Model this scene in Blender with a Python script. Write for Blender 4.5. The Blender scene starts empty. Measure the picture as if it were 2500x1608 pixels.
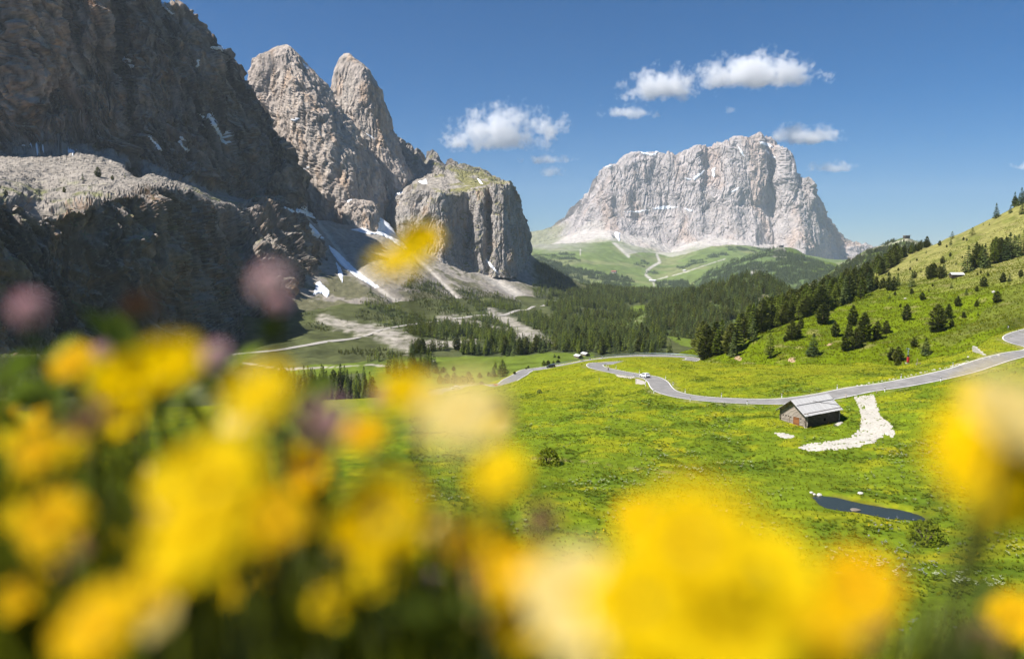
import bpy, bmesh, math, random
import numpy as np
from mathutils import Vector, Matrix
from mathutils.bvhtree import BVHTree

# ------------------------------------------------------------------ camera, sky, sun, exposure
scene = bpy.context.scene
COL = scene.collection
R = math.radians
PITCH = R(6.3)
FPX = 1666.7                       # focal length in photograph pixels (24 mm on 36 mm, 2500 px wide)
cam_d = bpy.data.cameras.new("camera")
cam_d.lens = 24.0
cam_d.sensor_width = 36.0
cam_d.clip_start = 0.01
cam_d.clip_end = 60000.0
cam_d.dof.use_dof = True
cam_d.dof.focus_distance = 140.0
cam_d.dof.aperture_fstop = 1.4
cam_d.dof.aperture_blades = 0
cam = bpy.data.objects.new("camera", cam_d)
cam.location = (0, 0, 0)
cam.rotation_euler = (math.pi / 2 - PITCH, 0, 0)
COL.objects.link(cam)
scene.camera = cam

SUN_EL = R(52.0)
SUN_AZ = R(115.0)                  # degrees to the left of the view direction (+Y)
L = Vector((-math.sin(SUN_AZ) * math.cos(SUN_EL), math.cos(SUN_AZ) * math.cos(SUN_EL), math.sin(SUN_EL)))
world = bpy.data.worlds.new("World")
scene.world = world
world.use_nodes = True
wn = world.node_tree
bg = wn.nodes["Background"]
sky = wn.nodes.new("ShaderNodeTexSky")
sky.sky_type = 'NISHITA'
sky.sun_disc = False
sky.sun_elevation = SUN_EL
sky.sun_rotation = -SUN_AZ
sky.altitude = 2100.0
sky.air_density = 1.15
sky.dust_density = 0.3
sky.ozone_density = 10.0
hs = wn.nodes.new("ShaderNodeHueSaturation")
hs.inputs["Saturation"].default_value = 1.3
wn.links.new(sky.outputs[0], hs.inputs["Color"])
wn.links.new(hs.outputs[0], bg.inputs[0])
bg.inputs[1].default_value = 0.050
sun_d = bpy.data.lights.new("sun", 'SUN')
sun_d.energy = 5.0
sun_d.angle = R(0.5)
sun_d.color = (1.0, 0.955, 0.89)
sun = bpy.data.objects.new("sun", sun_d)
sun.rotation_euler = (-L).to_track_quat('-Z', 'Y').to_euler()
sun.location = (-60, -20, 80)
COL.objects.link(sun)
vs = scene.view_settings
vs.view_transform = 'Standard'
vs.look = 'None'
vs.gamma = 1.0
vs.exposure = 0.82
vs.use_curve_mapping = False
cy = scene.cycles
cy.max_bounces = 6
cy.diffuse_bounces = 2
cy.glossy_bounces = 2
cy.transmission_bounces = 2
cy.transparent_max_bounces = 6
cy.volume_bounces = 6
cy.use_denoising = True
cy.use_adaptive_sampling = True
cy.adaptive_threshold = 0.025

# ------------------------------------------------------------------ helpers: noise, projection, lofts
rng = np.random.default_rng(7)
random.seed(7)
_perm = np.concatenate([rng.permutation(256)] * 3).astype(np.int32)
_g = rng.normal(size=(256, 3)).astype(np.float32)
_g /= np.linalg.norm(_g, axis=1)[:, None]


def perlin(x, y, z):
    x = np.asarray(x, np.float32); y = np.asarray(y, np.float32); z = np.asarray(z, np.float32)
    xf, yf, zf = np.floor(x), np.floor(y), np.floor(z)
    X = xf.astype(np.int32) & 255; Y = yf.astype(np.int32) & 255; Z = zf.astype(np.int32) & 255
    x = x - xf; y = y - yf; z = z - zf
    u = x * x * x * (x * (x * 6 - 15) + 10); v = y * y * y * (y * (y * 6 - 15) + 10); w = z * z * z * (z * (z * 6 - 15) + 10)
    out = 0
    for dx in (0, 1):
        wx = u if dx else 1 - u
        px_ = _perm[X + dx]
        for dy in (0, 1):
            wy = v if dy else 1 - v
            py_ = _perm[px_ + Y + dy]
            for dz in (0, 1):
                wz = w if dz else 1 - w
                g = _g[_perm[py_ + Z + dz]]
                out = out + wx * wy * wz * (g[..., 0] * (x - dx) + g[..., 1] * (y - dy) + g[..., 2] * (z - dz))
    return out * 1.5


def fbm(p, s, octv=4, gain=.5, an=(1, 1, 1), off=0.0):
    o = 0; a = 1.0; f = 1.0 / s
    for k in range(octv):
        o = o + a * perlin(p[..., 0] * f / an[0] + off + 17.3 * k, p[..., 1] * f / an[1] + 5.1 * k + off, p[..., 2] * f / an[2] + 9.7 * k)
        a *= gain; f *= 2.03
    return o


def ridged(p, s, octv=4, gain=.5, an=(1, 1, 1), off=0.0):
    o = 0; a = 1.0; f = 1.0 / s
    for k in range(octv):
        n = 1 - np.abs(perlin(p[..., 0] * f / an[0] + off + 31.3 * k, p[..., 1] * f / an[1] + 7.7 * k + off, p[..., 2] * f / an[2] + 3.3 * k)) * 1.6
        o = o + a * (n - .6); a *= gain; f *= 2.07
    return o


CT, ST = math.cos(PITCH), math.sin(PITCH)


def P(px, py, d):
    """photograph pixel + distance along the view's ground direction -> world point"""
    px = np.asarray(px, float); py = np.asarray(py, float); d = np.asarray(d, float)
    X = (px - 1250) / FPX; Y = (804 - py) / FPX
    wy = CT + Y * ST; wz = -ST + Y * CT
    return np.stack([X / wy * d, d + 0 * X, wz / wy * d], -1)


def proj(p):
    c = p[..., 1] * CT - p[..., 2] * ST
    up = p[..., 1] * ST + p[..., 2] * CT
    return 1250 + FPX * p[..., 0] / c, 804 - FPX * up / c


def smooth1(a, s, axis):
    if s <= 0: return a
    r = int(3 * s) + 1
    k = np.exp(-.5 * (np.arange(-r, r + 1) / s) ** 2); k /= k.sum()
    pad = [(0, 0)] * a.ndim; pad[axis] = (r, r)
    # reflect about the end values so that borders stay put
    b = np.pad(a, pad, mode='reflect', reflect_type='odd') if a.shape[axis] > r else np.pad(a, pad, mode='edge')
    out = np.zeros_like(a)
    n = a.shape[axis]
    for i, w in enumerate(k):
        sl = [slice(None)] * a.ndim; sl[axis] = slice(i, i + n)
        out += w * b[tuple(sl)]
    return out


def loft(px0, px1, nu, curves, rows, su=0.0, sv=0.0, su_last=None):
    """curves: front/bottom to back/top, each a list of (px, py, d); interpolated linearly in 1/d so planes stay planes"""
    px = np.linspace(px0, px1, nu)
    PY, ID = [], []
    for c in curves:
        c = np.array(c, float)
        PY.append(np.interp(px, c[:, 0], c[:, 1])); ID.append(np.interp(px, c[:, 0], 1 / c[:, 2]))
    PY, ID = np.array(PY), np.array(ID)
    if su > 0:
        PYs, IDs = smooth1(PY, su, 1), smooth1(ID, su, 1)
        PY, ID = PYs, IDs
    vy, vi = [], []
    for k in range(len(curves) - 1):
        t = np.linspace(0, 1, rows[k], endpoint=(k == len(curves) - 2))[:, None]
        vy.append(PY[k] * (1 - t) + PY[k + 1] * t); vi.append(ID[k] * (1 - t) + ID[k + 1] * t)
    vy = np.concatenate(vy); vi = np.concatenate(vi)
    if sv > 0:
        vy = smooth1(vy, sv, 0); vi = smooth1(vi, sv, 0)
    return P(np.broadcast_to(px, vy.shape), vy, 1 / vi)


def normals(g):
    du = np.gradient(g, axis=1); dv = np.gradient(g, axis=0)
    n = np.cross(du, dv)
    n /= np.linalg.norm(n, axis=-1, keepdims=True) + 1e-9
    return n


def inpoly(px, py, poly):
    poly = np.asarray(poly, float)
    c = np.zeros(px.shape, bool)
    j = len(poly) - 1
    for i in range(len(poly)):
        xi, yi = poly[i]; xj, yj = poly[j]
        if yi != yj:
            c ^= ((yi > py) != (yj > py)) & (px < (xj - xi) * (py - yi) / (yj - yi) + xi)
        j = i
    return c


def dpoly(px, py, line):
    """distance to a polyline (any 2-D units)"""
    line = np.asarray(line, float); best = np.full(px.shape, 1e9)
    for a, b in zip(line[:-1], line[1:]):
        ab = b - a; l2 = (ab ** 2).sum() + 1e-9
        t = np.clip(((px - a[0]) * ab[0] + (py - a[1]) * ab[1]) / l2, 0, 1)
        best = np.minimum(best, np.hypot(px - a[0] - t * ab[0], py - a[1] - t * ab[1]))
    return best


def sstep(a, b, x):
    t = np.clip((x - a) / (b - a), 0, 1)
    return t * t * (3 - 2 * t)


def mixc(c, col, m):
    m = np.clip(m, 0, 1)[..., None]
    return c * (1 - m) + np.asarray(col, float) * m


def mesh_from(name, verts, faces, smooth=False):
    me = bpy.data.meshes.new(name)
    verts = np.asarray(verts, np.float32).reshape(-1, 3)
    faces = np.asarray(faces, np.int32)
    me.vertices.add(len(verts)); me.vertices.foreach_set("co", verts.ravel())
    n, k = faces.shape
    me.loops.add(n * k); me.loops.foreach_set("vertex_index", faces.ravel())
    me.polygons.add(n)
    me.polygons.foreach_set("loop_start", np.arange(0, n * k, k, dtype=np.int32))
    me.polygons.foreach_set("loop_total", np.full(n, k, np.int32))
    me.polygons.foreach_set("use_smooth", np.full(n, smooth, bool))
    me.update(calc_edges=True)
    return me


def grid_faces(nv, nu, closed=False):
    i = np.arange(nv * nu).reshape(nv, nu)
    if closed:
        i = np.concatenate([i, i[:, :1]], 1)
    return np.stack([i[:-1, :-1], i[:-1, 1:], i[1:, 1:], i[1:, :-1]], -1).reshape(-1, 4)


def link(name, me, mat=None, parent=None, **props):
    o = bpy.data.objects.new(name, me)
    if mat is not None and me is not None and len(me.materials) == 0: me.materials.append(mat)
    COL.objects.link(o)
    if parent is not None: o.parent = parent
    for k, v in props.items():
        if v is not None: o[k] = v
    return o


def set_col(me, col):
    at = me.color_attributes.new("Col", 'FLOAT_COLOR', 'POINT')
    c = np.ones((len(me.vertices), 4), np.float32); c[:, :3] = np.asarray(col, np.float32).reshape(-1, 3)
    at.data.foreach_set("color", c.ravel())


def terrain(name, g, col, mat, smooth=True, closed=False, **props):
    nv, nu = g.shape[:2]
    me = mesh_from(name, g, grid_faces(nv, nu, closed), smooth)
    set_col(me, col)
    return link(name, me, mat, kind="structure", **props)


def patch(name, g, nrm, mask, lift, mat, parent, smooth=True):
    """a thin sheet over the cells of a grid that a mask picks (snow, gravel ...), lifted along the normal"""
    m = mask[:-1, :-1] | mask[1:, :-1] | mask[:-1, 1:] | mask[1:, 1:]
    if m.sum() < 2: return None
    nv, nu = g.shape[:2]
    f = grid_faces(nv, nu)[m.ravel()]
    used, inv = np.unique(f.ravel(), return_inverse=True)
    lift_v = np.where(mask.ravel()[used], lift, -lift * .8)[:, None]
    v = g.reshape(-1, 3)[used] + nrm.reshape(-1, 3)[used] * lift_v
    me = mesh_from(name, v, inv.reshape(-1, 4), smooth)
    return link(name, me, mat, parent)


# ------------------------------------------------------------------ materials
def new_mat(name, rough=.9, spec=.2):
    m = bpy.data.materials.new(name); m.use_nodes = True
    b = m.node_tree.nodes["Principled BSDF"]
    b.inputs["Roughness"].default_value = rough
    b.inputs["Specular IOR Level"].default_value = spec
    return m, m.node_tree, b


def flat(name, col, rough=.8, spec=.25, metal=0.0, noise=None):
    """plain colour with a little procedural unevenness"""
    m, t, b = new_mat(name, rough, spec)
    b.inputs["Metallic"].default_value = metal
    tc = t.nodes.new("ShaderNodeTexCoord")
    nz = t.nodes.new("ShaderNodeTexNoise"); nz.inputs["Scale"].default_value = noise or 3.0; nz.inputs["Detail"].default_value = 4
    t.links.new(tc.outputs["Object"], nz.inputs["Vector"])
    mx = t.nodes.new("ShaderNodeMix"); mx.data_type = 'RGBA'
    mx.inputs[6].default_value = (*[c * .82 for c in col], 1); mx.inputs[7].default_value = (*[min(1, c * 1.15) for c in col], 1)
    t.links.new(nz.outputs[0], mx.inputs[0]); t.links.new(mx.outputs[2], b.inputs["Base Color"])
    return m


def terrain_mat(name, scale, var=.35, bump=.6, bdist=1.0, rough=.92, stretch=(1, 1, 1), det=6):
    """albedo from the mesh's own per-vertex colour map, broken up by world-space noise, plus fine relief"""
    m, t, b = new_mat(name, rough, .04)
    N = t.nodes.new
    at = N("ShaderNodeVertexColor"); at.layer_name = "Col"
    geo = N("ShaderNodeNewGeometry")
    mp = N("ShaderNodeMapping"); mp.inputs["Scale"].default_value = stretch
    t.links.new(geo.outputs["Position"], mp.inputs["Vector"])
    nz = N("ShaderNodeTexNoise"); nz.inputs["Scale"].default_value = 1 / scale; nz.inputs["Detail"].default_value = det; nz.inputs["Roughness"].default_value = .62
    t.links.new(mp.outputs[0], nz.inputs["Vector"])
    mr = N("ShaderNodeMapRange"); mr.inputs[1].default_value = .25; mr.inputs[2].default_value = .75
    mr.inputs[3].default_value = 1 - var; mr.inputs[4].default_value = 1 + var
    t.links.new(nz.outputs[0], mr.inputs[0])
    mul = N("ShaderNodeVectorMath"); mul.operation = 'SCALE'
    t.links.new(at.outputs[0], mul.inputs[0]); t.links.new(mr.outputs[0], mul.inputs["Scale"])
    t.links.new(mul.outputs[0], b.inputs["Base Color"])
    if bump > 0:
        n2 = N("ShaderNodeTexNoise"); n2.inputs["Scale"].default_value = 1.7 / scale; n2.inputs["Detail"].default_value = det; n2.inputs["Roughness"].default_value = .65
        t.links.new(mp.outputs[0], n2.inputs["Vector"])
        bp = N("ShaderNodeBump"); bp.inputs["Strength"].default_value = bump; bp.inputs["Distance"].default_value = bdist
        t.links.new(n2.outputs[0], bp.inputs["Height"]); t.links.new(bp.outputs[0], b.inputs["Normal"])
    return m


def rock_mat(name, sc, bump, bd, var=.3):
    m = terrain_mat(name, sc, var, 0, 1, stretch=(1, 1, .45), det=8)
    t = m.node_tree; b = t.nodes["Principled BSDF"]; N = t.nodes.new
    geo = N("ShaderNodeNewGeometry")
    mp = N("ShaderNodeMapping"); mp.inputs["Scale"].default_value = (1, 1, .35); t.links.new(geo.outputs["Position"], mp.inputs["Vector"])
    r1 = N("ShaderNodeTexNoise"); r1.noise_type = 'RIDGED_MULTIFRACTAL'; r1.inputs["Scale"].default_value = 1.1 / sc; r1.inputs["Detail"].default_value = 7; r1.inputs["Roughness"].default_value = .6
    t.links.new(mp.outputs[0], r1.inputs["Vector"])
    mp2 = N("ShaderNodeMapping"); mp2.inputs["Scale"].default_value = (1, 1, .6); t.links.new(geo.outputs["Position"], mp2.inputs["Vector"])
    vo = N("ShaderNodeTexVoronoi"); vo.feature = 'F1'; vo.inputs["Scale"].default_value = 1.0 / sc; vo.inputs["Detail"].default_value = 3
    t.links.new(mp2.outputs[0], vo.inputs["Vector"])
    ad = N("ShaderNodeMath"); ad.operation = 'MULTIPLY_ADD'; ad.inputs[1].default_value = .55
    t.links.new(vo.outputs["Distance"], ad.inputs[0]); t.links.new(r1.outputs[0], ad.inputs[2])
    bp = N("ShaderNodeBump"); bp.inputs["Strength"].default_value = bump; bp.inputs["Distance"].default_value = bd
    t.links.new(ad.outputs[0], bp.inputs["Height"]); t.links.new(bp.outputs[0], b.inputs["Normal"])
    return m


M_ROCK = rock_mat("dolomite_rock", 14, 1.0, 5.5, .38)
M_FARROCK = rock_mat("far_rock", 50, 1.0, 18.0, .24)
M_SCREE = terrain_mat("scree", 9, .35, .7, 1.6)
M_FOREST_FLOOR = terrain_mat("valley_ground", 16, .4, .5, 1.5)
M_FAR = terrain_mat("far_meadows", 60, .35, .4, 6.0)
M_HILL = terrain_mat("hill_grass", 5.0, .38, .6, .5)
M_MEADOW = terrain_mat("meadow_grass", 1.6, .42, .7, .22, det=7)
M_SNOW = flat("old_snow", (.80, .82, .86), .7, .2, noise=.1)
# ------------------------------------------------------------------ rock
GREY = np.array((.245, .222, .205)); OCHRE = np.array((.31, .21, .13)); DARK = np.array((.095, .088, .083)); PALE = np.array((.31, .29, .268))
SCREE = np.array((.33, .295, .255)); TURF = np.array((.16, .17, .055)); GRASS = np.array((.125, .172, .004))


def steps(q, sharp=.3):
    f = np.floor(q)
    return f + sstep(.5 - sharp / 2, .5 + sharp / 2, q - f)


def rock_relief(g, n, A, S, strata=1.0, off=0.0, vert=4.0, shear=(0, 0), fine=1.0, big=0.0):
    """flat-faced pillars and gullies that run down the wall, cracks, bedding ledges across it, fine breakage"""
    w = np.stack([fbm(g, S * 1.2, 3, off=off + 50), fbm(g, S * 1.2, 3, off=off + 90), fbm(g, S * 1.2, 2, off=off + 70)], -1) * S * .22
    q = g + w
    if shear != (0, 0):
        q = q + np.stack([q[..., 2] * shear[0], q[..., 2] * shear[1], 0 * q[..., 2]], -1)
    h = A * .80 * ridged(q, S * 1.5, 2, .45, (1, 1, vert), off)
    if big: h += A * big * ridged(q, S * 4.2, 2, .4, (1, 1, vert * .9), off + 2.5)
    # faceted blocks: plateaus of a stretched noise with sharp steps between them
    h += A * .42 * (steps(3.2 * fbm(q, S * .75, 2, .5, (1, 1, vert * .75), off + 11), .28) / 3.2)
    h += A * .24 * fine * (steps(3.0 * fbm(q, S * .26, 2, .5, (1, 1, vert * .6), off + 17), .35) / 3.0)
    # cracks and chimneys
    c1 = fbm(q, S * .60, 2, .4, (1, 1, vert * 1.6), off + 29); c2 = fbm(q, S * .22, 2, .4, (1, 1, vert * 1.3), off + 37)
    h -= A * .26 * np.exp(-(c1 / .055) ** 2) + A * .12 * fine * np.exp(-(c2 / .07) ** 2)
    # bedding
    zz = (q[..., 2] + .10 * q[..., 1]) / (S * .34) + .5 * fbm(g, S * 1.6, 2, off=off + 5)
    led = zz - np.floor(zz)
    h += strata * A * .15 * (sstep(0, .18, led) - led) * sstep(-.1, .5, fbm(g, S * 1.1, 2, off=off + 66))
    h += A * .13 * fine * (steps(2.6 * fbm(q, S * .11, 2, .5, (1, 1, vert), off + 19), .4) / 2.6)
    h += A * .13 * fine * (ridged(q, S * .12, 4, .6, (1, 1, vert * .75), off + 23))
    return g + n * h[..., None], h


def rock_colour(g, S, off=0.0, warm=.5, dark=.5):
    c = np.broadcast_to(GREY, g.shape).copy()
    c = mixc(c, PALE, sstep(-.1, .6, fbm(g, S * .9, 4, off=off + 3)) * .55)
    st = fbm(g, S * .22, 3, .55, (1, 1, 7), off + 40)
    c = mixc(c, OCHRE, sstep(.12, .55, fbm(g, S * .8, 3, off=off + 60) * .7 + st * .5) * warm)
    c = mixc(c, DARK, sstep(.18, .6, fbm(g, S * .16, 3, .55, (1, 1, 8), off + 70) * .8 + .35 * fbm(g, S, 2, off=off + 77)) * dark)
    c *= (1 + .14 * fbm(g, S * .06, 3, off=off + 80))[..., None]
    return np.clip(c, .02, .9)


def face_cam(g):
    n = normals(g)
    s = np.sign((n * g).sum(-1, keepdims=True))
    return n * -np.where(s == 0, 1, s)


ROCKS = []       # (grid, normals, object) to pick snow patches from


def rock_sheet(name, g, A, S, strata=1.0, off=0.0, warm=.5, dark=.5, amp=None, colour=None, mat=None, vert=4.0, shear=(0, 0), fine=1.0, big=0.0, smooth=False):
    n = face_cam(g)
    g2, h = rock_relief(g, n, 1.0, S, strata, off, vert, shear, fine, big)
    a = A if amp is None else A * amp
    g2 = g + n * (h * a)[..., None]
    c = rock_colour(g2, S, off, warm, dark)
    if colour is not None: c = colour(g2, c, face_cam(g2))
    o = terrain(name, g2, c, mat or M_ROCK, smooth)
    ROCKS.append((g2, face_cam(g2), o))
    return o, g2


# --- the great shaded wall at left: lower cliff, scree terrace, upper wall, back
C_bot = [(-350, 900, 400), (0, 872, 480), (100, 868, 508), (200, 862, 535), (400, 858, 620), (500, 855, 700), (600, 850, 780), (700, 828, 870), (760, 800, 940), (870, 760, 1010)]
C_edge = [(-350, 470, 420), (0, 458, 515), (60, 482, 525), (100, 508, 538), (150, 505, 550), (200, 490, 562), (300, 476, 602), (400, 462, 650), (460, 474, 740), (520, 500, 895), (600, 502, 1015), (680, 490, 1088), (720, 522, 1118), (760, 600, 1150), (800, 650, 1180), (870, 735, 1215)]
C_back = [(-350, 400, 760), (0, 380, 880), (100, 372, 905), (200, 375, 930), (300, 390, 955), (400, 426, 980), (480, 456, 1000), (560, 478, 1050), (640, 490, 1105), (700, 482, 1120), (730, 520, 1145), (760, 605, 1165), (800, 655, 1190), (870, 738, 1225)]
C_mid = [(-350, 150, 775), (0, 180, 900), (200, 185, 950), (350, 205, 985), (440, 240, 1020), (520, 290, 1065), (600, 350, 1120), (660, 400, 1155), (712, 420, 1155), (726, 470, 1165), (735, 530, 1190), (760, 612, 1200), (800, 660, 1215), (870, 745, 1240)]
C_sky = [(-350, -330, 790), (0, -235, 915), (150, -140, 955), (300, -55, 1000), (371, 0, 1030), (403, 11, 1045), (421, 18, 1050), (438, 20, 1060), (465, 40, 1080), (479, 86, 1090), (497, 97, 1100), (514, 114, 1115), (547, 117, 1130), (561, 127, 1140), (587, 162, 1155), (590, 188, 1160), (599, 204, 1165), (614, 220, 1170), (634, 250, 1175), (655, 295, 1178), (662, 338, 1175), (690, 358, 1168), (706, 385, 1163), (716, 420, 1168), (727, 470, 1178), (735, 535, 1210), (760, 620, 1240), (800, 668, 1260), (870, 755, 1280)]
C_bk = [(px, py + 60 + .2 * max(0, 500 - py), d + 420) for px, py, d in C_sky]
WALL = loft(-350, 870, 560, [C_bot, C_edge, C_back, C_mid, C_sky, C_bk], [150, 34, 90, 110, 14], su=1.2, sv=1.5)
# the wall's own great buttresses and the gully between them
wpx, wpy = proj(WALL); wn_ = face_cam(WALL)
for pc, lean, wl, wr, am, f0, f1 in ((222, .10, 62, 55, 42, 70, 210), (340, .30, 50, 55, 26, 70, 250), (430, .36, 48, 50, 12, 90, 290), (45, .05, 60, 80, 34, 180, 340), (560, .42, 34, 40, 8, 230, 400), (130, .08, 40, 40, 22, 60, 330)):
    t_ = wpx + 10 * fbm(WALL, 60, 2, off=pc) - (pc + lean * wpy)
    pr = np.where(t_ < 0, sstep(-wl, 0, t_), 1 - sstep(0, wr, t_))
    WALL = WALL + wn_ * (am * pr * (1 - sstep(f0, f1, wpy)))[..., None]
for pc, lean, wd_, am in ((288, .12, 20, 34), (478, .32, 14, 22)):
    t_ = wpx - (pc + lean * wpy)
    WALL = WALL - wn_ * (am * np.exp(-(t_ / wd_) ** 2) * (1 - sstep(380, 440, wpy)))[..., None]
row = np.arange(WALL.shape[0])[:, None]
amp = np.ones(WALL.shape[:2])
amp *= 1 - .90 * sstep(134, 160, row) * (1 - sstep(179, 188, row))           # the terrace stays a smooth scree bench
amp = np.where(row > 372, .8, amp)


def wall_colour(g, c, n):
    px, py = proj(g)
    flatn = sstep(.42, .72, n[..., 2])
    nz = fbm(g, 40, 4, off=3)
    c = c * (.68, .63, .60)  # whole wall tinted darker than the other rock to deepen its shade
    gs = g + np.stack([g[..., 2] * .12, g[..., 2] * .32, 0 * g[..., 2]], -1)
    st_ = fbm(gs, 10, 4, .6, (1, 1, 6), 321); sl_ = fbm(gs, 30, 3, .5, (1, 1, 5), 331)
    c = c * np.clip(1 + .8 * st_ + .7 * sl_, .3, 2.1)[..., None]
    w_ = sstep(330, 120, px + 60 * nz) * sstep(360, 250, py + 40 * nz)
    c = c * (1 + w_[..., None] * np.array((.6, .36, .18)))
    c = mixc(c, np.array((.33, .21, .12)), sstep(.15, .5, fbm(g, 34, 3, .55, (1, 1, 4), 311)) * .45 * sstep(430, 500, py))
    c = mixc(c, SCREE * .8, flatn * .95)
    c = mixc(c, TURF, sstep(.45, .75, n[..., 2]) * sstep(-.15, .3, nz) * sstep(440, 475, py + 22 * nz) * sstep(-.1, .35, fbm(g, 16, 3, off=341)) * .8)
    return c


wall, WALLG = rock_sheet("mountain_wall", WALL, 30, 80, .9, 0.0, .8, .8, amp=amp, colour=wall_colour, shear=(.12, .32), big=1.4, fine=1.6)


# --- free-standing towers and blocks, each a closed body built from level rings
def tower(name, rows_, d, ratio, phi, A, S, off, n=180, m=150, boxy=3.0, warm=.4, dark=.25, lean=0.0, colour=None):
    r = np.array(rows_, float)
    py = np.linspace(r[0, 0], r[-1, 0], m)
    l = np.interp(py, r[:, 0], r[:, 1]); rr = np.interp(py, r[:, 0], r[:, 2])
    th = np.linspace(0, 2 * math.pi, n, endpoint=False)
    ct, st = np.cos(th), np.sin(th)
    k = (np.abs(ct) ** boxy + np.abs(st) ** boxy) ** (-1 / boxy)
    x, y = ct * k, st * k * ratio
    xr = x * math.cos(phi) - y * math.sin(phi); yr = x * math.sin(phi) + y * math.cos(phi)
    s = np.abs(xr).max(); xr /= s; yr /= s
    c = P((l + rr) / 2, py, d + lean * (py - r[0, 0]))
    hw = (rr - l) / 2 / FPX * c[:, 1]
    g = np.zeros((m, n, 3))
    g[..., 0] = c[:, None, 0] + hw[:, None] * xr[None]
    g[..., 1] = c[:, None, 1] + hw[:, None] * yr[None]
    g[..., 2] = c[:, None, 2]
    gg = np.concatenate([g[:, -1:], g, g[:, :1]], 1)
    nn = np.cross(np.gradient(gg, axis=1), np.gradient(gg, axis=0))[:, 1:-1]
    nn /= np.linalg.norm(nn, axis=-1, keepdims=True) + 1e-9
    cen = g.mean(1, keepdims=True)
    nn *= np.sign(((g - cen) * nn).sum(-1).mean())
    g2, h = rock_relief(g, nn, 1.0, S, .4, off, 4.5, (0, 0), 1.1)
    a = A * np.clip(hw / hw.max() * 1.6, .25, 1)[:, None]
    g2 = g + nn * (h * a)[..., None]
    g2 = np.concatenate([np.broadcast_to(g2[:1].mean(1, keepdims=True), (1, n, 3)), g2], 0)
    nn = np.concatenate([np.broadcast_to(np.array((0, 0, 1.0)), (1, n, 3)), nn], 0)
    col = np.clip(rock_colour(g2, S, off, warm, dark) * (1.46, 1.38, 1.30), 0, .7)
    if colour is not None: col = colour(g2, col, nn)
    o = terrain(name, g2, col, M_ROCK, False, closed=True)
    front = nn[..., 1].mean(0) < .3
    ROCKS.append((g2[:, front], nn[:, front], o))
    return o


tower("rock_tower", [(108, 696, 705), (114, 682, 713), (124, 666, 725), (134, 648, 735), (148, 620, 745), (160, 616, 752), (182, 613, 769), (210, 612, 788), (237, 612, 804), (262, 612, 822), (300, 614, 858), (334, 618, 876), (362, 622, 892), (400, 628, 912), (440, 634, 928), (480, 640, 940), (590, 650, 965)],
      1500, .8, R(-24), 15, 70, 3.0, n=200, m=190, boxy=4.0)
tower("rock_tower", [(133, 840, 856), (144, 830, 867), (157, 827, 887), (171, 823, 901), (186, 819, 909), (206, 816, 919), (219, 815, 930), (245, 813, 934), (268, 811, 944), (292, 809, 949), (319, 806, 955), (350, 804, 972), (400, 800, 990), (440, 798, 1004), (480, 795, 1015), (590, 790, 1030)],
      1640, .75, R(-20), 14, 70, 21.0, n=190, m=180, boxy=4.0)
tower("rock_block", [(488, 862, 892), (494, 850, 906), (504, 842, 918), (525, 838, 928), (550, 836, 934), (600, 832, 940)],
      1345, .8, R(-25), 9, 40, 33.0, n=110, m=70, boxy=3.4, dark=.5)


# --- ridge of small spires behind the bluff, and the bluff with its buttresses
Sp_sky = [(930, 345, 1720), (952, 325, 1720), (964, 327, 1725), (975, 338, 1730), (983, 340, 1730), (988, 352, 1735), (994, 350, 1735), (1006, 354, 1740), (1012, 366, 1740), (1018, 360, 1740), (1030, 373, 1745), (1040, 391, 1750), (1045, 372, 1750), (1057, 368, 1750), (1069, 375, 1750), (1077, 394, 1750), (1088, 405, 1755), (1096, 392, 1760), (1112, 394, 1760), (1118, 401, 1760), (1139, 403, 1765), (1162, 410, 1770), (1186, 418, 1770), (1201, 428, 1765), (1225, 443, 1750), (1245, 452, 1740), (1262, 480, 1740)]
Sp_foot = [(930, 470, 1640), (1000, 440, 1640), (1045, 428, 1650), (1080, 420, 1660), (1110, 415, 1680), (1150, 418, 1700), (1200, 434, 1700), (1245, 456, 1700), (1262, 484, 1720)]
Sp_low = [(930, 520, 1500), (975, 482, 1500), (1006, 466, 1490), (1077, 476, 1470), (1100, 478, 1490), (1162, 468, 1490), (1201, 455, 1510), (1245, 460, 1560), (1262, 490, 1600)]
Sp_deep = [(px, py + 30, d - 6) for px, py, d in Sp_low]
Sp_bk = [(px, py + 40, d + 200) for px, py, d in Sp_sky]


def bench_colour(g, c, n):
    px, py = proj(g)
    nz = fbm(g, 45, 4, off=14)
    c = mixc(c, SCREE * .9, sstep(.40, .62, n[..., 2]) * .9)
    turf = sstep(-.25, .15, nz + (px - 1120) / 220) * sstep(.45, .68, n[..., 2])
    return mixc(c, (.19, .18, .06), turf * .85)


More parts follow.
